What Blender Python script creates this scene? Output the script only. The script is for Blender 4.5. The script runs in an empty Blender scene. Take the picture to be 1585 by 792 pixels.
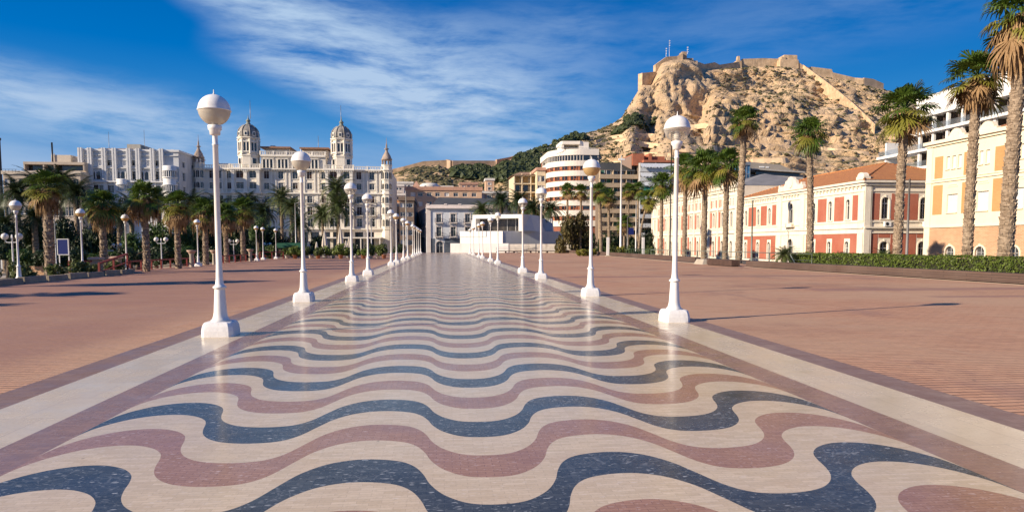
import bpy, math, random
import numpy as np
from mathutils import Vector, Matrix, noise
R = math.radians
PI = math.pi

# ---------------------------------------------------------------- camera, light, exposure
scene = bpy.context.scene
F_PX, CAM_H, PITCH = 1056.0, 1.65, R(4.1)
CX, CY = 792.5, 378 + 1056.0 * math.tan(R(4.1))
YAW = math.atan((792.5 - 685) / 1056.0 * math.cos(PITCH))
cam_d = bpy.data.cameras.new('camera')
cam = bpy.data.objects.new('camera', cam_d)
scene.collection.objects.link(cam)
cam.location = (0, 0, CAM_H)
cam.rotation_euler = (PI / 2 - PITCH, 0, -YAW)
cam_d.sensor_width = 36.0
cam_d.lens = 36.0 * F_PX / 1585.0
cam_d.shift_y = (CY - 396) / 1585.0
cam_d.clip_start = 0.1
cam_d.clip_end = 9000
scene.camera = cam

SUN_AZ, SUN_EL = R(20.5), R(23.5)          # light travels towards (cos az, sin az), downwards
sd = bpy.data.lights.new('sun', 'SUN')
sd.energy = 5.0
sd.angle = R(0.53)
sd.color = (1.0, 0.84, 0.65)
sun = bpy.data.objects.new('sun', sd)
scene.collection.objects.link(sun)
ldir = Vector((math.cos(SUN_EL) * math.cos(SUN_AZ), math.cos(SUN_EL) * math.sin(SUN_AZ), -math.sin(SUN_EL)))
sun.rotation_euler = ldir.to_track_quat('-Z', 'Y').to_euler()

scene.view_settings.view_transform = 'Standard'
scene.view_settings.look = 'None'
scene.view_settings.exposure = 0.6
scene.view_settings.gamma = 1.0
scene.render.engine = 'CYCLES'


class NT:
    """small node-tree writer"""
    def __init__(s, tree):
        s.t = tree
        s.n = tree.nodes
        s.l = tree.links

    def add(s, typ, **kw):
        n = s.n.new(typ)
        for k, v in kw.items():
            if k.startswith('_'):
                n.inputs[int(k[1:])].default_value = v
            else:
                setattr(n, k, v)
        return n

    def link(s, a, b):
        s.l.new(a, b)

    def inp(s, sock, v):
        if hasattr(v, 'is_output'):
            s.l.new(v, sock)
        else:
            sock.default_value = v

    def math(s, op, a, b=0.0, c=None, clamp=False):
        n = s.n.new('ShaderNodeMath')
        n.operation = op
        n.use_clamp = clamp
        s.inp(n.inputs[0], a)
        s.inp(n.inputs[1], b)
        if c is not None:
            s.inp(n.inputs[2], c)
        return n.outputs[0]

    def mix(s, f, a, b, blend='MIX'):
        n = s.n.new('ShaderNodeMix')
        n.data_type = 'RGBA'
        n.blend_type = blend
        n.clamp_factor = True
        s.inp(n.inputs[0], f)
        s.inp(n.inputs[6], a)
        s.inp(n.inputs[7], b)
        return n.outputs[2]

    def noise(s, vec, scale, detail=4, rough=0.55, dist=0.0):
        n = s.n.new('ShaderNodeTexNoise')
        if vec is not None:
            s.l.new(vec, n.inputs['Vector'])
        n.inputs['Scale'].default_value = scale
        n.inputs['Detail'].default_value = detail
        n.inputs['Roughness'].default_value = rough
        n.inputs['Distortion'].default_value = dist
        return n.outputs[0]

    def ramp(s, f, stops):
        n = s.n.new('ShaderNodeValToRGB')
        s.inp(n.inputs[0], f)
        cr = n.color_ramp
        while len(cr.elements) < len(stops):
            cr.elements.new(0.5)
        for e, (p, c) in zip(cr.elements, stops):
            e.position = p
            e.color = c if len(c) == 4 else (*c, 1)
        return n.outputs[0]

    def mapr(s, v, a, b, c=0.0, d=1.0, smooth=True):
        n = s.n.new('ShaderNodeMapRange')
        n.interpolation_type = 'SMOOTHSTEP' if smooth else 'LINEAR'
        n.clamp = True if not smooth else True
        s.inp(n.inputs[0], v)
        n.inputs[1].default_value = a
        n.inputs[2].default_value = b
        n.inputs[3].default_value = c
        n.inputs[4].default_value = d
        return n.outputs[0]

    def scale(s, vec, sc, loc=(0, 0, 0), rot=(0, 0, 0)):
        n = s.n.new('ShaderNodeMapping')
        s.l.new(vec, n.inputs[0])
        n.inputs['Scale'].default_value = sc
        n.inputs['Location'].default_value = loc
        n.inputs['Rotation'].default_value = rot
        return n.outputs[0]


def rgba(c):
    return (c[0], c[1], c[2], 1.0)


# sky: Nishita with thin cirrus laid out by direction
world = bpy.data.worlds.new('World')
scene.world = world
world.use_nodes = True
w = NT(world.node_tree)
for n in list(w.n):
    w.n.remove(n)
sky = w.add('ShaderNodeTexSky', sky_type='NISHITA')
sky.sun_disc = False
sky.sun_elevation = SUN_EL
sky.sun_rotation = math.atan2(-math.cos(SUN_AZ), -math.sin(SUN_AZ))
sky.altitude = 0
sky.air_density = 1.0
sky.dust_density = 0.25
sky.ozone_density = 2.6
hsv = w.add('ShaderNodeHueSaturation')
hsv.inputs['Saturation'].default_value = 1.32
hsv.inputs['Value'].default_value = 1.0
hsv.inputs['Hue'].default_value = 0.497
w.link(sky.outputs[0], hsv.inputs['Color'])
tc = w.add('ShaderNodeTexCoord')
sep = w.add('ShaderNodeSeparateXYZ')
w.link(tc.outputs['Generated'], sep.inputs[0])
dx, dy, dz = sep.outputs
az = w.math('ARCTAN2', dx, dy)
el = w.math('ARCSINE', dz)
comb = w.add('ShaderNodeCombineXYZ')
w.link(az, comb.inputs[0])
w.link(el, comb.inputs[1])
ae = comb.outputs[0]


def band(p0, p1, width0, width1, amt):
    """soft cloud band between two (azimuth, elevation) points"""
    ux, uy = p1[0] - p0[0], p1[1] - p0[1]
    L = math.hypot(ux, uy)
    ux, uy = ux / L, uy / L
    ax = w.math('SUBTRACT', az, p0[0])
    ay = w.math('SUBTRACT', el, p0[1])
    along = w.math('ADD', w.math('MULTIPLY', ax, ux), w.math('MULTIPLY', ay, uy))
    perp = w.math('SUBTRACT', w.math('MULTIPLY', ay, ux), w.math('MULTIPLY', ax, uy))
    t = w.math('DIVIDE', along, L)
    wd = w.math('ADD', w.math('MULTIPLY', t, width1 - width0), width0)
    wd = w.math('MAXIMUM', wd, 0.01)
    q = w.math('DIVIDE', w.math('ABSOLUTE', perp), wd)
    core = w.mapr(q, 0.0, 1.0, 1.0, 0.0)
    ends = w.math('MULTIPLY', w.mapr(t, -0.25, 0.15), w.mapr(t, 0.8, 1.25, 1.0, 0.0))
    return w.math('MULTIPLY', w.math('MULTIPLY', core, ends), amt)


warp = w.add('ShaderNodeTexNoise')
w.link(ae, warp.inputs[0])
warp.inputs['Scale'].default_value = 3.0
warp.inputs['Detail'].default_value = 3
vadd = w.add('ShaderNodeVectorMath', operation='MULTIPLY_ADD')
w.link(warp.outputs['Color'], vadd.inputs[0])
vadd.inputs[1].default_value = (0.10, 0.06, 0)
w.link(ae, vadd.inputs[2])
wv = vadd.outputs[0]
st1 = w.noise(w.scale(wv, (5.5, 24, 1), rot=(0, 0, R(28))), 1.0, 10, 0.62)
st2 = w.noise(w.scale(wv, (11, 60, 1), rot=(0, 0, R(20))), 1.0, 8, 0.65)
st3 = w.noise(w.scale(wv, (3.5, 16, 1), rot=(0, 0, R(10))), 1.0, 9, 0.6)
streak = w.math('ADD', w.math('MULTIPLY', st1, 0.65), w.math('MULTIPLY', st2, 0.35))
m1 = band((-0.36, 0.36), (0.16, 0.15), 0.055, 0.15, 1.15)
m2 = band((-0.27, 0.255), (-0.02, 0.17), 0.04, 0.06, 0.75)
m3 = band((-0.75, 0.20), (-0.28, 0.135), 0.055, 0.075, 0.95)
m4 = band((0.0, 0.30), (0.22, 0.30), 0.05, 0.06, 0.25)
m5 = band((0.10, 0.24), (0.75, 0.33), 0.10, 0.10, 0.20)
mm = w.math('ADD', w.math('ADD', m1, m2), w.math('ADD', m3, w.math('ADD', m4, m5)))
thin = w.mapr(streak, 0.30, 0.64)
thin = w.math('MULTIPLY', thin, mm)
low = w.math('MULTIPLY', w.mapr(el, 0.0, 0.24, 1.0, 0.0), w.mapr(st3, 0.30, 0.64, 0.15, 0.9))
low = w.math('MULTIPLY', low, w.mapr(az, -0.1, 0.35, 0.75, 0.35))
low = w.math('MULTIPLY', low, w.mapr(el, 0.11, 0.2, 1.0, 0.35))
cl = w.math('MAXIMUM', thin, low)
# one small cumulus low on the left
ca = w.math('DIVIDE', w.math('ADD', az, 0.640), 0.042)
ce = w.math('DIVIDE', w.math('SUBTRACT', el, 0.115), 0.016)
cr_ = w.math('SQRT', w.math('ADD', w.math('MULTIPLY', ca, ca), w.math('MULTIPLY', ce, ce)))
cn = w.noise(ae, 50, 6, 0.6)
cum = w.mapr(w.math('ADD', cr_, w.math('MULTIPLY', cn, 1.6)), 1.35, 1.95, 0.85, 0.0)
cl = w.math('MAXIMUM', cl, cum, clamp=True)
cloud_col = w.mix(w.mapr(el, 0.05, 0.35), (4.4, 5.3, 6.6, 1), (4.1, 5.4, 6.9, 1))
# polarised deep blue overhead, paler towards the horizon
grad = w.ramp(w.mapr(el, -0.02, 0.42, smooth=False), [(0.0, (0.44, 0.55, 0.73)), (0.16, (0.31, 0.46, 0.70)), (0.38, (0.040, 0.265, 0.62)), (0.62, (0.0, 0.165, 0.54)), (1.0, (0.0, 0.092, 0.38))])
gs = w.n.new('ShaderNodeVectorMath')
gs.operation = 'SCALE'
w.link(grad, gs.inputs[0])
gs.inputs['Scale'].default_value = 1.0 / 0.085 / 1.516
base_sky = w.mix(1.0, hsv.outputs[0], gs.outputs[0])
skyc = w.mix(w.math('MULTIPLY', cl, 0.80), base_sky, cloud_col)
bg = w.add('ShaderNodeBackground')
bg.inputs[1].default_value = 0.085
w.link(skyc, bg.inputs[0])
wo = w.add('ShaderNodeOutputWorld')
w.link(bg.outputs[0], wo.inputs[0])


# ---------------------------------------------------------------- helpers
COL = scene.collection
_f = Vector((math.sin(YAW) * math.cos(PITCH), math.cos(YAW) * math.cos(PITCH), -math.sin(PITCH)))
_r = Vector((math.cos(YAW), -math.sin(YAW), 0))
_u = _r.cross(_f)


def at(px, py, Y):
    """survey helper: a sight line read off the photograph, taken to a real distance Y"""
    d = _f + _r * ((px - CX) / F_PX) + _u * ((CY - py) / F_PX)
    t = Y / d.y
    return Vector((d.x * t, Y, CAM_H + d.z * t))


def px_x(px, Y):
    return at(px, 378, Y).x


HZ = [685]


def hz(py, Y, px=None):
    return at(HZ[0] if px is None else px, py, Y).z


class MB:
    """collects shapes and links them as ONE mesh object"""
    def __init__(s):
        s.v, s.f, s.m = [], [], []
        s.M = Matrix.Identity(4)
        s.mat = 0
        s.smooth = []
        s.sm = False

    def add(s, vs, fs, mat=None):
        b = len(s.v)
        for p in vs:
            s.v.append(tuple(s.M @ Vector(p)))
        for f in fs:
            s.f.append(tuple(b + i for i in f))
            s.m.append(s.mat if mat is None else mat)
            s.smooth.append(s.sm)
        return s

    def box(s, x0, x1, y0, y1, z0, z1, mat=None):
        vs = [(x0, y0, z0), (x1, y0, z0), (x1, y1, z0), (x0, y1, z0), (x0, y0, z1), (x1, y0, z1), (x1, y1, z1), (x0, y1, z1)]
        return s.add(vs, [(0, 3, 2, 1), (4, 5, 6, 7), (0, 1, 5, 4), (1, 2, 6, 5), (2, 3, 7, 6), (3, 0, 4, 7)], mat)

    def frustum(s, cx, cy, z0, z1, ax, ay, bx, by, mat=None):
        vs = [(cx - ax, cy - ay, z0), (cx + ax, cy - ay, z0), (cx + ax, cy + ay, z0), (cx - ax, cy + ay, z0),
              (cx - bx, cy - by, z1), (cx + bx, cy - by, z1), (cx + bx, cy + by, z1), (cx - bx, cy + by, z1)]
        return s.add(vs, [(0, 3, 2, 1), (4, 5, 6, 7), (0, 1, 5, 4), (1, 2, 6, 5), (2, 3, 7, 6), (3, 0, 4, 7)], mat)

    def prism(s, poly, z0, z1, mat=None):
        n = len(poly)
        vs = [(p[0], p[1], z0) for p in poly] + [(p[0], p[1], z1) for p in poly]
        fs = [tuple(range(n - 1, -1, -1)), tuple(range(n, 2 * n))] + [(i, (i + 1) % n, n + (i + 1) % n, n + i) for i in range(n)]
        return s.add(vs, fs, mat)

    def slab_xz(s, poly, y0, y1, mat=None):
        """outline in x,z given thickness in y"""
        n = len(poly)
        vs = [(p[0], y0, p[1]) for p in poly] + [(p[0], y1, p[1]) for p in poly]
        fs = [tuple(range(n)), tuple(range(2 * n - 1, n - 1, -1))] + [((i + 1) % n, i, n + i, n + (i + 1) % n) for i in range(n)]
        return s.add(vs, fs, mat)

    def lathe(s, prof, cx=0, cy=0, seg=16, mat=None, smooth=True, a0=0.0):
        n = len(prof)
        vs = []
        for (r, z) in prof:
            for k in range(seg):
                a = a0 + 2 * PI * k / seg
                vs.append((cx + r * math.cos(a), cy + r * math.sin(a), z))
        fs = []
        for i in range(n - 1):
            for k in range(seg):
                k2 = (k + 1) % seg
                fs.append((i * seg + k, i * seg + k2, (i + 1) * seg + k2, (i + 1) * seg + k))
        fs.append(tuple(range(seg - 1, -1, -1)))
        fs.append(tuple((n - 1) * seg + k for k in range(seg)))
        o = s.sm
        s.sm = smooth
        s.add(vs, fs, mat)
        s.sm = o
        return s

    def tube(s, pts, rad, seg=6, mat=None):
        pts = [Vector(p) for p in pts]
        if not isinstance(rad, (list, tuple)):
            rad = [rad] * len(pts)
        vs, fs = [], []
        for i, p in enumerate(pts):
            d = (pts[min(i + 1, len(pts) - 1)] - pts[max(i - 1, 0)])
            d = d.normalized() if d.length > 1e-9 else Vector((0, 0, 1))
            a = d.cross(Vector((0, 0, 1)))
            if a.length < 1e-3:
                a = Vector((1, 0, 0))
            a.normalize()
            b = d.cross(a)
            for k in range(seg):
                t = 2 * PI * k / seg
                vs.append(p + (a * math.cos(t) + b * math.sin(t)) * rad[i])
        for i in range(len(pts) - 1):
            for k in range(seg):
                k2 = (k + 1) % seg
                fs.append((i * seg + k, i * seg + k2, (i + 1) * seg + k2, (i + 1) * seg + k))
        fs.append(tuple(range(seg)))
        fs.append(tuple((len(pts) - 1) * seg + k for k in range(seg - 1, -1, -1)))
        o = s.sm
        s.sm = True
        s.add(vs, fs, mat)
        s.sm = o
        return s

    def bar(s, a, b, w_, h_=None, mat=None):
        """square bar from a to b"""
        a, b = Vector(a), Vector(b)
        h_ = w_ if h_ is None else h_
        d = (b - a).normalized()
        e = d.cross(Vector((0, 0, 1)))
        if e.length < 1e-3:
            e = Vector((1, 0, 0))
        e.normalize()
        g = e.cross(d)
        vs = []
        for p in (a, b):
            for (i, j) in ((-1, -1), (1, -1), (1, 1), (-1, 1)):
                vs.append(p + e * (i * w_ / 2) + g * (j * h_ / 2))
        return s.add(vs, [(0, 1, 2, 3), (7, 6, 5, 4), (1, 0, 4, 5), (2, 1, 5, 6), (3, 2, 6, 7), (0, 3, 7, 4)], mat)

    def build(s, name, mats, parent=None):
        me = bpy.data.meshes.new(name)
        me.from_pydata(s.v, [], s.f)
        if not isinstance(mats, (list, tuple)):
            mats = [mats]
        for m in mats:
            me.materials.append(m)
        if len(mats) > 1:
            me.polygons.foreach_set('material_index', s.m)
        me.polygons.foreach_set('use_smooth', s.smooth)
        me.update()
        o = bpy.data.objects.new(name, me)
        COL.objects.link(o)
        if parent:
            o.parent = parent
        return o


def tag(o, label, cat, group=None, kind=None):
    if label:
        o['label'] = label
    if cat:
        o['category'] = cat
    if group:
        o['group'] = group
    if kind or cat:
        o['kind'] = kind or 'thing'
    return o


def thing(name, label, cat, loc=(0, 0, 0), rz=0.0, group=None):
    o = bpy.data.objects.new(name, None)
    o.empty_display_size = 0.2
    COL.objects.link(o)
    o.location = loc
    o.rotation_euler = (0, 0, rz)
    return tag(o, label, cat, group)


def struct(o):
    o['kind'] = 'structure'
    return o


def copy_tree(o, parent=None):
    c = o.copy()
    COL.objects.link(c)
    c.parent = parent
    for ch in [x for x in KIDS.get(o.name, [])]:
        KIDS.setdefault(c.name, []).append(copy_tree(ch, c))
    return c


KIDS = {}


def kid(parent, child):
    KIDS.setdefault(parent.name, []).append(child)
    child.parent = parent
    return child


# ---------------------------------------------------------------- materials
MATS = {}


def mat(name, col, rough=0.7, spec=0.5, metal=0.0, var=0.12, vscale=1.5, bump=0.0, bscale=20.0, coat=0.0, stain=0.0, stain_scale=0.6):
    """plain surface with uneven tone, a little relief and optional weather stains"""
    if name in MATS:
        return MATS[name]
    m = bpy.data.materials.new(name)
    m.use_nodes = True
    t = NT(m.node_tree)
    p = t.n['Principled BSDF']
    p.inputs['Roughness'].default_value = rough
    p.inputs['Specular IOR Level'].default_value = spec
    p.inputs['Metallic'].default_value = metal
    p.inputs['Coat Weight'].default_value = coat
    co = t.add('ShaderNodeTexCoord').outputs['Object']
    c = rgba(col)
    if var > 0:
        n1 = t.noise(co, vscale, 5, 0.6)
        f = t.mapr(n1, 0.3, 0.7)
        c = t.mix(f, rgba([x * (1 - var) for x in col]), rgba([min(1, x * (1 + var)) for x in col]))
    if stain > 0:
        n2 = t.noise(t.scale(co, (1, 1, 0.18)), stain_scale * 4, 6, 0.65)
        f2 = t.math('MULTIPLY', t.mapr(n2, 0.5, 0.72), stain)
        c = t.mix(f2, c, rgba([col[0] * 0.5, col[1] * 0.46, col[2] * 0.4]))
    if hasattr(c, 'is_output'):
        t.link(c, p.inputs['Base Color'])
    else:
        p.inputs['Base Color'].default_value = c
    if bump > 0:
        b = t.add('ShaderNodeBump')
        b.inputs['Strength'].default_value = bump
        b.inputs['Distance'].default_value = 0.05
        t.link(t.noise(co, bscale, 6, 0.65), b.inputs['Height'])
        t.link(b.outputs[0], p.inputs['Normal'])
    MATS[name] = m
    return m


def brick_mat(name, c1, c2, cm, bw, bh, mortar=0.01, axis='xy', rough=0.8, bump=0.4, big=0.15, bigc=None):
    m = bpy.data.materials.new(name)
    m.use_nodes = True
    t = NT(m.node_tree)
    p = t.n['Principled BSDF']
    p.inputs['Roughness'].default_value = rough
    co = t.add('ShaderNodeTexCoord').outputs['Object']
    v = co
    if axis in ('xz', 'yz'):
        sx = t.add('ShaderNodeSeparateXYZ')
        t.link(co, sx.inputs[0])
        cb = t.add('ShaderNodeCombineXYZ')
        s_ = t.math('ADD', sx.outputs[0], sx.outputs[1])
        t.link(s_, cb.inputs[0])
        t.link(sx.outputs[2], cb.inputs[1])
        v = cb.outputs[0]
    b = t.add('ShaderNodeTexBrick')
    t.link(v, b.inputs['Vector'])
    b.inputs['Color1'].default_value = rgba(c1)
    b.inputs['Color2'].default_value = rgba(c2)
    b.inputs['Mortar'].default_value = rgba(cm)
    b.inputs['Scale'].default_value = 1.0
    b.inputs['Brick Width'].default_value = bw
    b.inputs['Row Height'].default_value = bh
    b.inputs['Mortar Size'].default_value = mortar
    b.inputs['Mortar Smooth'].default_value = 0.2
    n1 = t.noise(co, 0.35, 6, 0.6)
    c = t.mix(t.math('MULTIPLY', t.mapr(n1, 0.35, 0.7), big * 3), b.outputs[0], rgba(bigc or [x * 0.6 for x in c1]))
    t.link(c, p.inputs['Base Color'])
    bp = t.add('ShaderNodeBump')
    bp.inputs['Strength'].default_value = bump
    bp.inputs['Distance'].default_value = 0.01
    bp.invert = True
    t.link(b.outputs[1], bp.inputs['Height'])
    t.link(bp.outputs[0], p.inputs['Normal'])
    MATS[name] = m
    return m


def glass_mat(name, col, rough=0.08, spec=0.8):
    m = bpy.data.materials.new(name)
    m.use_nodes = True
    t = NT(m.node_tree)
    p = t.n['Principled BSDF']
    p.inputs['Roughness'].default_value = rough
    p.inputs['Specular IOR Level'].default_value = spec
    co = t.add('ShaderNodeTexCoord').outputs['Object']
    n1 = t.noise(co, 0.8, 3, 0.5)
    t.link(t.mix(t.mapr(n1, 0.35, 0.65), rgba([c * 0.5 for c in col]), rgba([c * 1.5 for c in col])), p.inputs['Base Color'])
    MATS[name] = m
    return m


white = mat('white_paint', (0.80, 0.79, 0.76), 0.45, var=0.05, vscale=6, stain=0.22, stain_scale=1.2, bump=0.05, bscale=40)
plinth_white = mat('plinth_white', (0.80, 0.79, 0.77), 0.6, var=0.05, vscale=8, bump=0.15, bscale=30, stain=0.45, stain_scale=2)
dark_glass = glass_mat('dark_glass', (0.02, 0.024, 0.03))
black = mat('black_metal', (0.02, 0.02, 0.02), 0.5, var=0)
grey_metal = mat('grey_metal', (0.30, 0.31, 0.32), 0.45, metal=0.4, var=0.05)

# ---------------------------------------------------------------- the ground
def ground_mat():
    m = bpy.data.materials.new('ground_mat')
    m.use_nodes = True
    t = NT(m.node_tree)
    p = t.n['Principled BSDF']
    p.inputs['Roughness'].default_value = 0.9
    co = t.add('ShaderNodeTexCoord').outputs['Object']
    a = t.mapr(t.noise(co, 0.06, 6, 0.6), 0.4, 0.6)
    c = t.mix(a, (0.11, 0.10, 0.085, 1), (0.20, 0.175, 0.14, 1))
    c = t.mix(t.mapr(t.noise(co, 6, 5, 0.6), 0.3, 0.7, 0, 0.4), c, (0.07, 0.065, 0.06, 1))
    t.link(c, p.inputs['Base Color'])
    return m


mb = MB()
mb.add([(-3000, -600, 0), (3000, -600, 0), (3000, 4000, 0), (-3000, 4000, 0)], [(0, 1, 2, 3)])
g = mb.build('ground', ground_mat())
g.location.z = -1.2
struct(g)


def brick_paving_mat():
    m = bpy.data.materials.new('brick_paving_mat')
    m.use_nodes = True
    t = NT(m.node_tree)
    p = t.n['Principled BSDF']
    co = t.add('ShaderNodeTexCoord').outputs['Object']
    # wobble so that the courses are not ruler straight
    wn = t.add('ShaderNodeTexNoise')
    t.link(co, wn.inputs[0])
    wn.inputs['Scale'].default_value = 0.9
    va = t.add('ShaderNodeVectorMath', operation='MULTIPLY_ADD')
    t.link(wn.outputs['Color'], va.inputs[0])
    va.inputs[1].default_value = (0.03, 0.03, 0)
    t.link(co, va.inputs[2])
    b = t.add('ShaderNodeTexBrick')
    t.link(va.outputs[0], b.inputs['Vector'])
    b.inputs['Scale'].default_value = 1.0
    b.inputs['Brick Width'].default_value = 0.26
    b.inputs['Row Height'].default_value = 0.13
    b.inputs['Mortar Size'].default_value = 0.0035
    b.inputs['Mortar Smooth'].default_value = 0.35
    b.inputs['Color1'].default_value = (0.62, 0.345, 0.205, 1)
    b.inputs['Color2'].default_value = (0.54, 0.29, 0.17, 1)
    b.inputs['Mortar'].default_value = (0.15, 0.085, 0.055, 1)
    c = b.outputs[0]
    sy = t.add('ShaderNodeSeparateXYZ')
    t.link(va.outputs[0], sy.inputs[0])
    fr = t.math('ABSOLUTE', t.math('SUBTRACT', t.math('FRACT', t.math('DIVIDE', sy.outputs[1], 0.13)), 0.5))
    gn = t.noise(t.scale(co, (1.2, 6, 1)), 1.0, 4, 0.7)
    groove = t.math('MULTIPLY', t.mapr(fr, 0.36, 0.47), t.mapr(gn, 0.3, 0.62, 0.35, 1.0))
    c = t.mix(t.math('MULTIPLY', groove, 0.85), c, (0.13, 0.07, 0.045, 1))
    n1 = t.noise(co, 0.22, 6, 0.6)
    c = t.mix(t.mapr(n1, 0.36, 0.66, 0, 0.75), c, (0.54, 0.345, 0.215, 1))
    n2 = t.noise(t.scale(co, (0.5, 2.2, 1)), 1.0, 7, 0.7)
    c = t.mix(t.mapr(n2, 0.52, 0.75, 0, 0.5), c, (0.36, 0.19, 0.125, 1))
    n4 = t.noise(co, 9.0, 4, 0.7)
    c = t.mix(t.mapr(n4, 0.56, 0.75, 0, 0.6), c, (0.20, 0.12, 0.09, 1))
    n3 = t.noise(t.scale(co, (1.0, 0.6, 1)), 0.35, 5, 0.65)
    c = t.mix(t.mapr(n3, 0.56, 0.66, 0, 0.38), c, (0.25, 0.145, 0.125, 1))
    n5 = t.noise(co, 0.09, 5, 0.7)
    c = t.mix(t.mapr(n5, 0.50, 0.62, 0, 0.40), c, (0.30, 0.17, 0.115, 1))
    n6 = t.noise(t.scale(co, (3.2, 0.5, 1)), 1.0, 5, 0.6)
    c = t.mix(t.mapr(n6, 0.58, 0.72, 0, 0.35), c, (0.60, 0.42, 0.28, 1))
    # duller sun reflection on the garden side, painted in as a browner tone
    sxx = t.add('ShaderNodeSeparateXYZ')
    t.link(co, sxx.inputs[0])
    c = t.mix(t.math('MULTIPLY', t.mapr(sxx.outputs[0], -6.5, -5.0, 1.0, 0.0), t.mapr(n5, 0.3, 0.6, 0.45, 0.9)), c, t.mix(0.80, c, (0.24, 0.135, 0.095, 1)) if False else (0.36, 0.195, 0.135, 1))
    vg = t.add('ShaderNodeTexVoronoi')
    vg.inputs['Scale'].default_value = 1.3
    t.link(co, vg.inputs['Vector'])
    c = t.mix(t.mapr(vg.outputs['Distance'], 0.022, 0.035, 0.75, 0), c, (0.06, 0.045, 0.04, 1))
    # wide darker bands of purple brick across the square
    sx = t.add('ShaderNodeSeparateXYZ')
    t.link(co, sx.inputs[0])
    for (y0, ww, x0) in ((23.5, 1.3, 13.0), (34.0, 1.0, 6.0), (20.0, 0.7, 15)):
        d = t.math('ABSOLUTE', t.math('SUBTRACT', sx.outputs[1], y0))
        f = t.mapr(d, ww * 0.5 - 0.05, ww * 0.5 + 0.05, 0.55, 0.0)
        f = t.math('MULTIPLY', f, t.mapr(sx.outputs[0], x0, x0 + 0.6))
        c = t.mix(f, c, (0.27, 0.145, 0.13, 1))
    t.link(c, p.inputs['Base Color'])
    t.link(t.mapr(n2, 0.3, 0.7, 0.62, 0.85), p.inputs['Roughness'])
    p.inputs['Specular IOR Level'].default_value = 0.3
    bp = t.add('ShaderNodeBump')
    bp.inputs['Strength'].default_value = 0.9
    bp.inputs['Distance'].default_value = 0.02
    bp.invert = True
    h = t.math('ADD', groove, t.math('MULTIPLY', n4, 0.5))
    t.link(h, bp.inputs['Height'])
    t.link(bp.outputs[0], p.inputs['Normal'])
    return m


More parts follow.
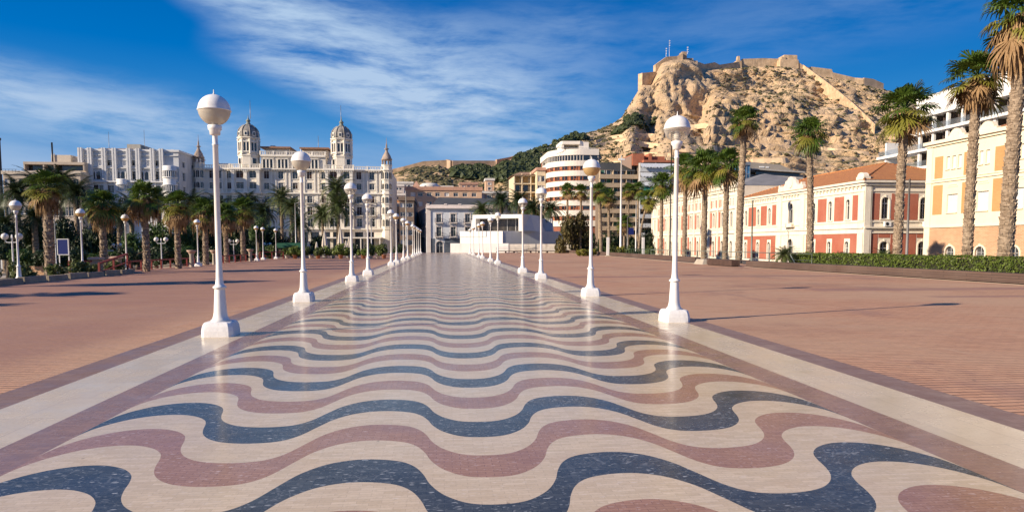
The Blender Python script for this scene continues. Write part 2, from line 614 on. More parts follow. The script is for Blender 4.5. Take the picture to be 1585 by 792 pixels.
def marble_mat(name, base, alt, chip, tile=(0.10, 0.05), chips=0.5, rough=0.2, gap=(0.2, 0.17, 0.14), spot=(0.3, 0.2, 0.12), off=0.0):
    """small polished stone setts with crazy veins and chips"""
    m = bpy.data.materials.new(name)
    m.use_nodes = True
    t = NT(m.node_tree)
    p = t.n['Principled BSDF']
    co = t.add('ShaderNodeTexCoord').outputs['Object']
    b = t.add('ShaderNodeTexBrick')
    t.link(co, b.inputs['Vector'])
    b.inputs['Scale'].default_value = 1.0
    b.inputs['Brick Width'].default_value = tile[0]
    b.inputs['Row Height'].default_value = tile[1]
    b.inputs['Mortar Size'].default_value = 0.0016 if tile[0] < 0.2 else 0.003
    b.inputs['Mortar Smooth'].default_value = 0.1
    b.inputs['Color1'].default_value = rgba(base)
    b.inputs['Color2'].default_value = rgba(alt)
    b.inputs['Mortar'].default_value = rgba(gap)
    c = b.outputs[0]
    n1 = t.noise(t.scale(co, (1.0, 2.4, 1)), 4.0, 8, 0.7)
    c = t.mix(t.mapr(n1, 0.35, 0.72, 0, 0.45), c, rgba([x * 0.80 for x in alt]))
    # elongated light chips in the stone
    v = t.add('ShaderNodeTexVoronoi')
    v.feature = 'F1'
    v.inputs['Scale'].default_value = 1.0
    v.inputs['Randomness'].default_value = 1.0
    wn = t.add('ShaderNodeTexNoise')
    t.link(co, wn.inputs[0])
    wn.inputs['Scale'].default_value = 20
    va = t.add('ShaderNodeVectorMath', operation='MULTIPLY_ADD')
    t.link(wn.outputs['Color'], va.inputs[0])
    va.inputs[1].default_value = (0.05, 0.03, 0)
    t.link(co, va.inputs[2])
    t.link(t.scale(va.outputs[0], (15, 33, 1), rot=(0, 0, R(24))), v.inputs['Vector'])
    sel = t.mapr(v.outputs['Color'], 0.62, 0.95)
    f = t.math('MULTIPLY', t.mapr(v.outputs['Distance'], 0.20, 0.40, 1, 0), sel)
    c = t.mix(t.math('MULTIPLY', f, chips), c, rgba(chip))
    # veins
    v2 = t.add('ShaderNodeTexVoronoi')
    v2.feature = 'DISTANCE_TO_EDGE'
    v2.inputs['Scale'].default_value = 7.0
    t.link(va.outputs[0], v2.inputs['Vector'])
    f = t.math('MULTIPLY', t.mapr(v2.outputs['Distance'], 0.0, 0.035, 1, 0), t.mapr(t.noise(co, 2.5, 3, 0.5), 0.45, 0.65, 0, 1))
    c = t.mix(t.math('MULTIPLY', f, chips * 0.22), c, rgba(chip))
    # scattered small pale fragments of every size
    v4 = t.add('ShaderNodeTexVoronoi')
    v4.inputs['Scale'].default_value = 1.0
    t.link(t.scale(va.outputs[0], (34, 60, 1), rot=(0, 0, R(-25))), v4.inputs['Vector'])
    f4 = t.math('MULTIPLY', t.mapr(v4.outputs['Distance'], 0.15, 0.45, 1, 0), t.mapr(v4.outputs['Color'], 0.55, 0.9))
    c = t.mix(t.math('MULTIPLY', f4, chips * 0.7), c, rgba(chip))
    c = t.mix(t.math('MULTIPLY', t.mapr(t.noise(co, 30, 5, 0.75), 0.48, 0.7), 0.35), c, rgba([x * 0.62 for x in base]))
    # warm stains and dark pits
    n3 = t.noise(co, 1.1, 6, 0.6)
    c = t.mix(t.mapr(n3, 0.52, 0.72, 0, 0.38), c, rgba(spot))
    v3 = t.add('ShaderNodeTexVoronoi')
    v3.inputs['Scale'].default_value = 2.6
    t.link(va.outputs[0], v3.inputs['Vector'])
    c = t.mix(t.mapr(v3.outputs['Distance'], 0.025, 0.045, 0.7, 0), c, rgba([x * 0.35 for x in base]))
    t.link(c, p.inputs['Base Color'])
    n4 = t.noise(co, 1.6, 5, 0.7)
    t.link(t.mapr(n4, 0.3, 0.7, rough * 0.65, rough * 1.3), p.inputs['Roughness'])
    p.inputs['Specular IOR Level'].default_value = 0.34
    bp = t.add('ShaderNodeBump')
    bp.inputs['Strength'].default_value = 0.10
    bp.inputs['Distance'].default_value = 0.004
    h = t.math('ADD', t.math('MULTIPLY', b.outputs[1], -1.0), t.math('MULTIPLY', t.noise(co, 3.0, 4, 0.6), 1.0))
    t.link(h, bp.inputs['Height'])
    t.link(bp.outputs[0], p.inputs['Normal'])
    return m


M_cream = marble_mat('cream_marble', (0.63, 0.485, 0.305), (0.75, 0.595, 0.40), (0.80, 0.69, 0.56), tile=(0.16, 0.04), chips=0.5, gap=(0.50, 0.38, 0.26), spot=(0.56, 0.40, 0.25))
M_blue = marble_mat('blue_marble', (0.050, 0.053, 0.050), (0.088, 0.092, 0.086), (0.44, 0.45, 0.44), tile=(0.12, 0.04), chips=1.0, gap=(0.02, 0.024, 0.03), spot=(0.05, 0.052, 0.056))
M_red = marble_mat('red_marble', (0.38, 0.200, 0.115), (0.46, 0.25, 0.150), (0.66, 0.48, 0.40), tile=(0.12, 0.04), chips=0.8, gap=(0.13, 0.07, 0.06), spot=(0.24, 0.11, 0.09))
M_border = marble_mat('border_marble', (0.29, 0.162, 0.105), (0.37, 0.21, 0.138), (0.48, 0.38, 0.36), tile=(0.12, 0.06), chips=0.5, rough=0.24, gap=(0.12, 0.075, 0.07), spot=(0.20, 0.11, 0.10))
M_slab = marble_mat('cream_slab', (0.62, 0.50, 0.34), (0.72, 0.59, 0.41), (0.74, 0.65, 0.54), tile=(0.42, 0.85), chips=0.15, rough=0.24, gap=(0.42, 0.34, 0.27), spot=(0.60, 0.47, 0.33))
M_grey_edge = marble_mat('grey_edge', (0.25, 0.155, 0.12), (0.31, 0.20, 0.155), (0.42, 0.34, 0.32), tile=(0.3, 0.15), chips=0.2, rough=0.5, gap=(0.13, 0.09, 0.08), spot=(0.22, 0.15, 0.14))

PX0, PX1, PY0, PY1 = -19.6, 25.2, -22.0, 136.0
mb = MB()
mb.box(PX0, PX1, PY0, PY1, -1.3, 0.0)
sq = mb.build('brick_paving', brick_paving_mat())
struct(sq)
# darker grey sheets of garden path beyond the square
WC, WH = 0.34, 3.49           # middle and half width of the wave mosaic
PROF = [(0.0, 4.20), (0.14, 4.22), (0.25, 4.29), (0.36, 4.43), (0.44, 4.62), (0.49, 4.82), (0.56, 5.00), (0.67, 5.13), (0.85, 5.20),
        (1.04, 5.20), (1.22, 5.11), (1.37, 4.92), (1.47, 4.68), (1.57, 4.42), (1.68, 4.27), (1.82, 4.21), (2.02, 4.21), (2.20, 4.27),
        (2.33, 4.38), (2.42, 4.52), (2.475, 4.68), (2.52, 4.88), (2.58, 5.03), (2.70, 5.17), (2.87, 5.26), (3.05, 5.26), (3.22, 5.18),
        (3.36, 5.02), (3.46, 4.78), (WH, 4.52)]


def prof_pts():
    px = [p[0] for p in PROF]
    py = [p[1] for p in PROF]
    # Catmull-Rom through the surveyed points
    out = []
    n = len(PROF)
    for i in range(n - 1):
        p0 = np.array(PROF[max(i - 1, 0)]) if i > 0 else np.array((-PROF[1][0], PROF[1][1]))
        p1, p2 = np.array(PROF[i]), np.array(PROF[i + 1])
        p3 = np.array(PROF[min(i + 2, n - 1)])
        for k in range(4):
            t = k / 4
            q = 0.5 * ((2 * p1) + (-p0 + p2) * t + (2 * p0 - 5 * p1 + 4 * p2 - p3) * t * t + (-p0 + 3 * p1 - 3 * p2 + p3) * t ** 3)
            out.append((float(q[0]), float(q[1])))
    out.append(PROF[-1])
    return [(-x, y) for x, y in out[:0:-1]] + out


PP = prof_pts()
mb = MB()
NB = len(PP)
z = 0.004
PERIOD = 2.035
y_lo, y_hi = PY0, 134.0
k0 = int((y_lo - 6) / (PERIOD / 4)) - 2
k1 = int((y_hi - 4) / (PERIOD / 4)) + 2
prev = None
vs, fs, ms = [], [], []
for k in range(k0, k1 + 1):
    base = 0.0
    row = []
    for (x, y) in PP:
        yy = min(max(y - 0.49 + k * PERIOD / 4, y_lo), y_hi)
        row.append(len(vs))
        vs.append((WC + x, yy, z))
    if prev is not None:
        # band between k-1 and k: 0 blue, 1 cream, 2 red, 3 cream
        kind = (k - 1) % 4
        mi = {0: 1, 1: 0, 2: 2, 3: 0}[kind]
        for i in range(NB - 1):
            if vs[prev[i]][1] == vs[row[i]][1] and vs[prev[i + 1]][1] == vs[row[i + 1]][1]:
                continue
            fs.append((prev[i], prev[i + 1], row[i + 1], row[i]))
            ms.append(mi)
    prev = row
b = len(mb.v)
mb.add(vs, [])
for f, m_ in zip(fs, ms):
    mb.f.append(f)
    mb.m.append(m_)
    mb.smooth.append(False)
xl, xr = WC - WH, WC + WH
for sgn in (-1, 1):
    def strip(a, b_, mi):
        x0, x1 = sorted((WC + sgn * a, WC + sgn * b_))
        n = 1
        mb.add([(x0, y_lo, z), (x1, y_lo, z), (x1, y_hi, z), (x0, y_hi, z)], [(0, 1, 2, 3)], mi)
    strip(WH, WH + 0.42, 3)
    strip(WH + 0.42, WH + 1.27, 4)
    strip(WH + 1.27, WH + 1.72, 5)
pr = mb.build('promenade', [M_cream, M_blue, M_red, M_border, M_slab, M_grey_edge])
struct(pr)

# right-hand garden strip and street level beyond
mb = MB()
mb.add([(25.2, -22, -1.19), (54, -22, -1.19), (54, 200, -1.19), (25.2, 200, -1.19)], [(0, 1, 2, 3)])
struct(mb.build('road', mat('asphalt', (0.06, 0.06, 0.06), 0.85, var=0.2, bump=0.3, bscale=60)))
mb = MB()
mb.box(-42, -19.6, 60, 64, -1.25, -1.10)
struct(mb.build('path', mat('pale_path', (0.45, 0.40, 0.33), 0.8, var=0.1)))


# ---------------------------------------------------------------- lamp posts
def clear_bowl_mat(name, tint, alpha_mix, rough, rim=0.5):
    m = bpy.data.materials.new(name)
    m.use_nodes = True
    t = NT(m.node_tree)
    for n in list(t.n):
        t.n.remove(n)
    out = t.add('ShaderNodeOutputMaterial')
    tr = t.add('ShaderNodeBsdfTransparent')
    tr.inputs[0].default_value = rgba(tint)
    p = t.add('ShaderNodeBsdfPrincipled')
    p.inputs['Base Color'].default_value = rgba(tint)
    p.inputs['Roughness'].default_value = rough
    tl = t.add('ShaderNodeBsdfTranslucent')
    tl.inputs[0].default_value = rgba(tint)
    m1 = t.add('ShaderNodeMixShader')
    m1.inputs[0].default_value = 0.5
    t.link(p.outputs[0], m1.inputs[1])
    t.link(tl.outputs[0], m1.inputs[2])
    m2 = t.add('ShaderNodeMixShader')
    lw = t.add('ShaderNodeLayerWeight')
    lw.inputs[0].default_value = 0.35
    co = t.add('ShaderNodeTexCoord').outputs['Object']
    f = t.math('ADD', t.math('MULTIPLY', lw.outputs[1], rim), alpha_mix, clamp=True)
    t.link(f, m2.inputs[0])
    t.link(tr.outputs[0], m2.inputs[1])
    t.link(m1.outputs[0], m2.inputs[2])
    t.link(m2.outputs[0], out.inputs[0])
    return m


bowl_clear = clear_bowl_mat('bowl_clear', (0.88, 0.86, 0.82), 0.12, 0.1, 0.6)
bowl_frost = clear_bowl_mat('bowl_frosted', (0.74, 0.70, 0.62), 0.7, 0.3)
bowl_amber = clear_bowl_mat('bowl_amber', (0.72, 0.52, 0.26), 0.85, 0.3)


def lamp_proto(h, bowl, R_=0.27):
    """h is the height of the globe centre"""
    root = thing('street_lamp', 'x', 'street lamp')
    s = MB()
    # square plinth with rounded shoulders
    n = 0.30
    pts = []
    prof = [(0.30, 0.0), (0.298, 0.10), (0.285, 0.18), (0.262, 0.235), (0.235, 0.255), (0.20, 0.258)]
    vs, fs = [], []
    seg = 24
    for (r, zz) in prof:
        for k in range(seg):
            a = 2 * PI * (k + 0.5) / seg
            ca, sa = math.cos(a), math.sin(a)
            q = 1.0 / (abs(ca) ** 9 + abs(sa) ** 9) ** (1 / 9)
            vs.append((r * q * ca * 0.93, r * q * sa * 0.93, zz))
    for i in range(len(prof) - 1):
        for k in range(seg):
            k2 = (k + 1) % seg
            fs.append((i * seg + k, i * seg + k2, (i + 1) * seg + k2, (i + 1) * seg + k))
    fs.append(tuple((len(prof) - 1) * seg + k for k in range(seg)))
    s.add(vs, fs)
    kid(root, s.build('base', plinth_white))
    s = MB()
    s.lathe([(0.165, 0.255), (0.165, 0.285), (0.14, 0.30), (0.122, 0.36), (0.112, 0.42), (0.088, 0.84), (0.088, 0.85), (0.115, 0.855), (0.118, 0.885), (0.09, 0.90),
             (0.072, 0.93), (0.062, 1.02), (0.052, 1.3), (0.046, h - 0.62), (0.055, h - 0.615), (0.055, h - 0.595), (0.044, h - 0.59), (0.044, h - 0.44), (0.05, h - 0.43)], seg=18)
    kid(root, s.build('pole', white))
    s = MB()
    s.lathe([(0.05, h - 0.44), (0.088, h - 0.43), (0.092, h - 0.36), (0.115, h - 0.34), (0.118, h - 0.27), (0.10, h - 0.262)], seg=20)
    for zz in (0.20, 0.165, 0.13):
        s.lathe([(0.055, h - zz - 0.02), (0.085, h - zz), (0.055, h - zz + 0.02)], seg=14)
    s.lathe([(0.05, h - 0.262), (0.05, h + 0.02), (0.03, h + 0.04)], seg=12)
    kid(root, s.build('socket', white))
    s = MB()
    pr_ = []
    for k in range(0, 9):
        a = R(-63 + 63 * k / 8)
        pr_.append((R_ * math.cos(a), h + R_ * math.sin(a)))
    seg = 24
    vs, fs = [], []
    for (r, zz) in pr_:
        for k in range(seg):
            a = 2 * PI * k / seg
            vs.append((r * math.cos(a), r * math.sin(a), zz))
    for i in range(len(pr_) - 1):
        for k in range(seg):
            k2 = (k + 1) % seg
            fs.append((i * seg + k, i * seg + k2, (i + 1) * seg + k2, (i + 1) * seg + k))
    s.sm = True
    s.add(vs, fs)
    s.sm = False
    kid(root, s.build('globe_bowl', bowl))
    s = MB()
    pr_ = [(R_ + 0.012, h - 0.015), (R_ + 0.016, h), (R_ + 0.006, h + 0.012)]
    for k in range(1, 10):
        a = R(90 * k / 9.3)
        pr_.append(((R_ + 0.004) * math.cos(a), h + (R_ + 0.004) * math.sin(a)))
    pr_ += [(0.018, h + R_ + 0.01), (0.010, h + R_ + 0.03), (0.006, h + R_ + 0.09)]
    s.lathe(pr_, seg=26)
    kid(root, s.build('globe_cap', white))
    return root


LAMP_L = [12.8, 20.3, 30.9, 37.6, 54.5, 60.6, 71.5, 80.0, 94.0, 99.8, 108.8, 116.7, 126.5]
LAMP_R = [14.2, 21.5, 32.6, 40.2, 58.5, 67.5, 81.2, 89.3, 105.0, 117.7]
pc = lamp_proto(4.08, bowl_clear)
pf = lamp_proto(4.02, bowl_frost)
pa = lamp_proto(4.06, bowl_amber)
first = {id(pc): True, id(pf): True, id(pa): True}


def place_lamp(p, x, y, label, group, rz=0.0, sc=None):
    o = p if first.pop(id(p), None) else copy_tree(p)
    o.location = (x, y, 0.004)
    o.rotation_euler = (0, 0, rz)
    if sc:
        o.scale = (sc, sc, sc)
    tag(o, label, 'street lamp', group)
    return o


ORD = ['nearest', 'second', 'third', 'fourth', 'fifth', 'sixth', 'seventh', 'eighth', 'ninth', 'tenth', 'eleventh', 'twelfth', 'farthest']
bl = [pf, pf, pc, pc, pc, pa, pc, pa, pc, pa, pc, pa, pa]
br = [pc, pa, pc, pc, pc, pf, pa, pa, pa, pf]
for i, y in enumerate(LAMP_L):
    place_lamp(bl[i], -4.02, y, '%s white globe lamp on square plinth along the left edge of the wave mosaic' % ORD[i], 'globe lamps along the left of the promenade')
for i, y in enumerate(LAMP_R):
    o = ORD[i] if i < 9 else 'farthest'
    place_lamp(br[i], 4.72 if i else 4.95, y, '%s white globe lamp on square plinth along the right edge of the wave mosaic' % o, 'globe lamps along the right of the promenade')
sq_row = [31.6, 41.8, 46.5, 53.5, 63.0, 70.8, 75.2, 83.0]
sq_px = [29, 196, None, 307, None, 398, 407, 427]
row_lab = ['nearest frosted globe lamp beside the low stone planter at far left', 'short globe lamp in front of the blue sign behind the red railing',
           'second globe lamp behind the red stair railing', 'globe lamp right of the terracotta urn pillar at the garden edge',
           'fourth', 'globe lamp at the garden edge left of its close twin before the terrace', 'globe lamp right of its close twin at the garden edge', 'last globe lamp of the garden edge beside the green kiosk']
for (y, px, gy, lab) in ((31.0, 27, 315, row_lab[0]), (37.5, 126.5, 328, row_lab[1]), (44.0, 195, 336, row_lab[2]), (53.5, 306, 343, row_lab[3]), (70.8, 397, 352, row_lab[5]),
                     (75.8, 407, 354, row_lab[6]), (80.0, 427, 356, row_lab[7])):
    x = px_x(px, y)
    place_lamp(pa if gy != 315 else pf, x, y, lab, 'globe lamps along the garden edge', sc=hz(gy, y, px) / 4.13)

# ---------------------------------------------------------------- the hill
def lerp_tab(tab, x):
    if x <= tab[0][0]:
        return tab[0][1]
    for (a, va), (b, vb) in zip(tab, tab[1:]):
        if x <= b:
            return va + (vb - va) * (x - a) / (b - a)
    return tab[-1][1]


def sstep(a, b, x):
    t = min(max((x - a) / (b - a), 0), 1)
    return t * t * (3 - 2 * t)


RIDGE = [(430, 372), (520, 330), (580, 280), (608, 270), (640, 260), (680, 256), (700, 262), (765, 262), (780, 250), (800, 243), (830, 234), (850, 224), (870, 214),
         (900, 207), (925, 201), (945, 192), (960, 182), (972, 162), (984, 142), (992, 130), (1005, 128), (1012, 112), (1020, 97), (1035, 92), (1062, 90),
         (1078, 98), (1084, 108), (1100, 108), (1140, 105), (1165, 102), (1215, 102), (1235, 107), (1255, 118), (1290, 122), (1340, 135), (1370, 141), (1420, 158),
         (1500, 185), (1600, 215), (1750, 262), (1900, 330)]
RDIST = [(430, 430), (780, 450), (860, 500), (960, 570), (1010, 590), (1090, 605), (1150, 640), (1400, 640), (1900, 600)]
FOOT = [(430, 330), (700, 320), (780, 290), (1900, 270)]
FOOTZ = [(430, 5), (600, 16), (700, 18), (800, 8), (1900, 4)]


def terrain(px, t):
    """t from 0 at the foot to 1 on the ridge and on to 1.4 behind it"""
    Dr, Df = lerp_tab(RDIST, px), lerp_tab(FOOT, px)
    Y = Df + (Dr - Df) * t
    zr = hz(lerp_tab(RIDGE, px), Dr, px)
    zf = lerp_tab(FOOTZ, px)
    crag = sstep(968, 1000, px) * (1 - sstep(1078, 1105, px))
    upper = sstep(1078, 1110, px) * (1 - sstep(1330, 1420, px))
    tt = min(t, 1.0)
    k = zr * 0.0
    s_lin = tt ** 1.12
    s_crag = 0.77 * tt ** 1.1 + 0.23 * sstep(0.83, 0.955, tt)
    s_up = 0.80 * tt ** 1.12 + 0.13 * sstep(0.50, 0.72, tt) + 0.07 * sstep(0.84, 0.95, tt)
    s = s_lin * (1 - crag - upper) + s_crag * crag + s_up * upper
    zz = zf + (zr - zf) * s
    x = px_x(px, Y)
    env = min(1.0, tt * 3) * (1 - sstep(0.93, 1.0, tt))
    rocky = max(crag, upper, 0.3)
    P = Vector((x, Y, zz))
    n = noise.fractal(P * 0.016, 0.9, 2.1, 7) * 7.0 + (noise.ridged_multi_fractal(P * 0.03, 1.0, 2.2, 5, 1.0, 2.0) - 1.0) * 1.3 * rocky
    n *= (0.45 + 0.55 * rocky) * (0.55 + 0.45 * sstep(0.4, 0.6, tt))
    terr = sstep(850, 910, px) * (1 - sstep(1150, 1230, px) * 0.35) * (1 - sstep(0.66, 0.80, tt)) * sstep(0.08, 0.16, tt)
    zz += n * env * (1 - 0.65 * terr)
    # farm terraces and path walls on the lower slopes
    if terr > 0:
        st = 8.5 if px < 1150 else 6.5
        q = (zz + noise.noise(Vector((x * 0.012, Y * 0.012, 3))) * 7) / st
        fr = q - math.floor(q)
        stepped = (math.floor(q) + sstep(0.66, 0.92, fr)) * st - noise.noise(Vector((x * 0.012, Y * 0.012, 3))) * 7
        zz = zz * (1 - terr * 0.85) + stepped * terr * 0.85
    # rocks push out and in
    dis = noise.fractal(P * 0.035 + Vector((7, 3, 1)), 0.75, 2.2, 7) * (5 + 3 * crag) * rocky * env * (0.22 + 0.78 * sstep(0.42, 0.62, tt))
    # tilted rock ledges
    led = (zz + 0.22 * x + noise.noise(P * 0.02) * 9) / 7.5
    dis += (sstep(0.55, 0.95, led - math.floor(led)) * 4.2 - 2.1) * env * max(upper, 0.5 * sstep(900, 980, px))
    if crag > 0.3 or upper > 0.3:
        dis += (noise.ridged_multi_fractal(Vector((P.x * 0.075, P.y * 0.03, P.z * 0.03)), 0.8, 2.2, 6, 1.0, 2.0) - 1.0) * (1.9 + 1.2 * crag) * env * (0.25 + 0.75 * sstep(0.45, 0.62, tt))
    if t > 1:
        zz -= (t - 1) * (zr - zf) * 0.7 + (0 if t < 1.02 else 3)
    return Vector((x, Y - dis, zz))


def hill_mat():
    m = bpy.data.materials.new('hill_mat')
    m.use_nodes = True
    t = NT(m.node_tree)
    p = t.n['Principled BSDF']
    p.inputs['Roughness'].default_value = 0.95
    p.inputs['Specular IOR Level'].default_value = 0.1
    tc_ = t.add('ShaderNodeTexCoord')
    co = tc_.outputs['Object']
    geo = t.add('ShaderNodeNewGeometry')
    sn = t.add('ShaderNodeSeparateXYZ')
    t.link(geo.outputs['True Normal'], sn.inputs[0])
    nz = sn.outputs[2]
    sp = t.add('ShaderNodeSeparateXYZ')
    t.link(co, sp.inputs[0])
    big = t.noise(t.scale(co, (0.018, 0.018, 0.03)), 1.0, 8, 0.62)
    mid = t.noise(t.scale(co, (0.07, 0.07, 0.12)), 1.0, 10, 0.68)
    fine = t.noise(t.scale(co, (0.28, 0.28, 0.5)), 1.0, 8, 0.7)
    strata = t.noise(t.scale(co, (0.02, 0.02, 0.33), rot=(R(14), R(-12), 0)), 1.0, 8, 0.7)
    c = t.mix(t.mapr(big, 0.38, 0.62), (0.66, 0.45, 0.26, 1), (0.56, 0.42, 0.28, 1))
    c = t.mix(t.mapr(strata, 0.42, 0.66, 0, 0.7), c, (0.74, 0.54, 0.33, 1))
    c = t.mix(t.mapr(mid, 0.50, 0.68, 0, 0.55), c, (0.42, 0.35, 0.27, 1))
    c = t.mix(t.mapr(mid, 0.30, 0.42, 0.55, 0.0), c, (0.70, 0.43, 0.21, 1))
    c = t.mix(t.mapr(fine, 0.54, 0.70, 0, 0.45), c, (0.30, 0.22, 0.145, 1))
    # dry scrub on the gentler ground
    flat = t.mapr(nz, 0.62, 0.90)
    scr = t.noise(t.scale(co, (0.13, 0.13, 0.13)), 1.0, 9, 0.72)
    zone = t.noise(t.scale(co, (0.012, 0.012, 0.02)), 1.0, 5, 0.6)
    amt = t.math('ADD', t.math('MULTIPLY', zone, 0.55), t.math('MULTIPLY', scr, 0.9))
    left = t.mapr(sp.outputs[0], 70, 190, 0.0, 0.0)
    amt = t.math('ADD', amt, left)
    f = t.math('MULTIPLY', t.mapr(amt, 0.70, 0.80), t.math('ADD', t.math('MULTIPLY', flat, 0.85), 0.08))
    c = t.mix(f, c, t.mix(t.mapr(fine, 0.4, 0.6), (0.12, 0.11, 0.055, 1), (0.25, 0.20, 0.11, 1)))
    t.link(c, p.inputs['Base Color'])
    bp = t.add('ShaderNodeBump')
    bp.inputs['Strength'].default_value = 1.0
    bp.inputs['Distance'].default_value = 3.6
    crk = t.add('ShaderNodeTexVoronoi')
    crk.feature = 'DISTANCE_TO_EDGE'
    t.link(t.scale(co, (0.12, 0.12, 0.07), rot=(R(20), R(10), 0)), crk.inputs['Vector'])
    crk.inputs['Scale'].default_value = 1.0
    h = t.math('ADD', t.math('MULTIPLY', mid, 0.9), t.math('MULTIPLY', fine, 0.45))
    h = t.math('ADD', h, t.math('MULTIPLY', strata, 0.5))
    h = t.math('ADD', h, t.math('MULTIPLY', t.mapr(crk.outputs[0], 0, 0.08), 0.08))
    t.link(h, bp.inputs['Height'])
    t.link(bp.outputs[0], p.inputs['Normal'])
    return m


pxs = [430 + 3.2 * i for i in range(int((1900 - 430) / 3.2) + 1)]
ts = [i / 190 for i in range(0, 191)] + [1.01, 1.03, 1.08, 1.2, 1.4, 1.6]
mb = MB()
mb.sm = False
vs = []
for px in pxs:
    for t_ in ts:
        vs.append(terrain(px, t_))
nt = len(ts)
fs = []
for i in range(len(pxs) - 1):
    for j in range(nt - 1):
        fs.append((i * nt + j, (i + 1) * nt + j, (i + 1) * nt + j + 1, i * nt + j + 1))
mb.sm = True
mb.add(vs, fs)
mb.sm = False
hill = struct(mb.build('hill', hill_mat()))
# land between the streets and the hill foot
mb = MB()
fv = [vs[i * nt] for i in range(0, len(pxs))]
ap = []
for v in fv:
    ap.append((v.x * 0.45, v.y * 0.62, -1.15))
    ap.append((v.x + 0.0, v.y + 3, v.z + 0.5))
mb.add(ap, [(2 * i, 2 * i + 2, 2 * i + 3, 2 * i + 1) for i in range(len(fv) - 1)])
struct(mb.build('terrain', MATS['pale_path'] if False else hill.data.materials[0]))

# terrain lookup for things that stand on the hill
VS = np.array([tuple(v) for v in vs]).reshape(len(pxs), nt, 3)


def on_hill(px, t_):
    i = min(max((px - 430) / 3.2, 0), len(pxs) - 2)
    j = min(max(t_ * 190, 0), 188)
    a, b_ = int(i), int(j)
    return Vector(VS[a, b_])


# scrub: nobody could count it
rnd = random.Random(5)


def leaf_mat(name, c1, c2, rough=0.6, trans=0.25, var=0.8):
    m = bpy.data.materials.new(name)
    m.use_nodes = True
    t = NT(m.node_tree)
    p = t.n['Principled BSDF']
    p.inputs['Roughness'].default_value = rough
    p.inputs['Specular IOR Level'].default_value = 0.35
    co = t.add('ShaderNodeTexCoord').outputs['Object']
    n1 = t.noise(co, var, 4, 0.7)
    n2 = t.noise(co, var * 9, 3, 0.7)
    f = t.math('ADD', t.math('MULTIPLY', t.mapr(n1, 0.35, 0.65), 0.6), t.math('MULTIPLY', t.mapr(n2, 0.35, 0.65), 0.4))
    c = t.mix(f, rgba(c1), rgba(c2))
    t.link(c, p.inputs['Base Color'])
    if trans > 0:
        out = [n for n in t.n if n.type == 'OUTPUT_MATERIAL'][0]
        tl = t.add('ShaderNodeBsdfTranslucent')
        t.link(c, tl.inputs[0])
        mx = t.add('ShaderNodeMixShader')
        mx.inputs[0].default_value = trans
        t.link(p.outputs[0], mx.inputs[1])
        t.link(tl.outputs[0], mx.inputs[2])
        t.link(mx.outputs[0], out.inputs[0])
    MATS[name] = m
    return m


scrub_m = leaf_mat('scrub', (0.06, 0.062, 0.026), (0.17, 0.145, 0.072), trans=0.0, var=0.15)
pine_m = leaf_mat('pine_leaves', (0.024, 0.038, 0.014), (0.065, 0.08, 0.028), trans=0.0, var=0.2)


def blob(mb, c, r, rn, flat=0.7):
    """one low bush as a crumpled faceted tuft"""
    vs = []
    rings, seg = 3, 6
    for i in range(rings + 1):
        a = PI * 0.5 * i / rings
        for k in range(seg):
            th = 2 * PI * k / seg + i * 0.5
            q = r * (0.7 + 0.6 * rn.random())
            vs.append((c[0] + q * math.cos(a) * math.cos(th), c[1] + q * math.cos(a) * math.sin(th), c[2] - 0.2 * r + q * math.sin(a) * flat))
    fs = []
    for i in range(rings):
        for k in range(seg):
            k2 = (k + 1) % seg
            fs.append((i * seg + k, i * seg + k2, (i + 1) * seg + k2, (i + 1) * seg + k))
    mb.add(vs, fs)


mb = MB()
for i in range(16000):
    px = 590 + rnd.random() * 940
    t_ = rnd.random() ** 0.8
    P = on_hill(px, t_)
    crag = sstep(968, 1000, px) * (1 - sstep(1078, 1105, px))
    dens = noise.fractal(P * 0.02, 1, 2, 4) * 1.2 + 0.35
    if px < 950:
        dens += 0.25 if px > 800 else -0.35
    if crag > 0.5 and t_ > 0.72:
        dens -= 1.0
    if px > 1100 and t_ < 0.6:
        dens -= 0.05
    if 1110 < px < 1240 and t_ > 0.78:
        dens += 0.9
    if px > 1250 and t_ > 0.55:
        dens += 0.3
    if rnd.random() > dens:
        continue
    blob(mb, P, 0.5 + 1.5 * rnd.random() ** 2 + (0.4 if px < 960 else 0), rnd)
sc_ = mb.build('hillside_scrub', scrub_m)
tag(sc_, 'dry green scrub scattered over the rocky castle hill', 'scrub', kind='stuff')
mb = MB()
for i in range(2300):
    # pine woods under the low fortress wall and on the left shoulder
    if rnd.random() < 0.35:
        px = 705 + rnd.random() * 130
        t_ = 0.62 + 0.26 * rnd.random()
        if px < 780:
            t_ = 0.70 + 0.17 * rnd.random()
    elif rnd.random() < 0.86:
        px = 800 + rnd.random() * 125
        t_ = 0.55 + 0.44 * rnd.random()
    else:
        px = 940 + rnd.random() * 75
        t_ = 0.78 + 0.07 * rnd.random()
    P = on_hill(px, t_)
    if noise.fractal(P * 0.03, 1, 2, 3) < -0.12:
        continue
    blob(mb, P + Vector((0, 0, 0.8)), 1.5 + 2.0 * rnd.random(), rnd, 1.0)
tag(mb.build('pine_wood', pine_m), 'dark green pine wood on the left shoulder of the castle hill', 'wood', kind='stuff')

# ---------------------------------------------------------------- castle and fortress walls
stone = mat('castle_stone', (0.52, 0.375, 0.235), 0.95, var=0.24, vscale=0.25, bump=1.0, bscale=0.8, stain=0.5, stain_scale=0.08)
stone_dark = mat('castle_stone_grey', (0.40, 0.30, 0.21), 0.95, var=0.2, vscale=0.12, bump=0.5, bscale=1.2)


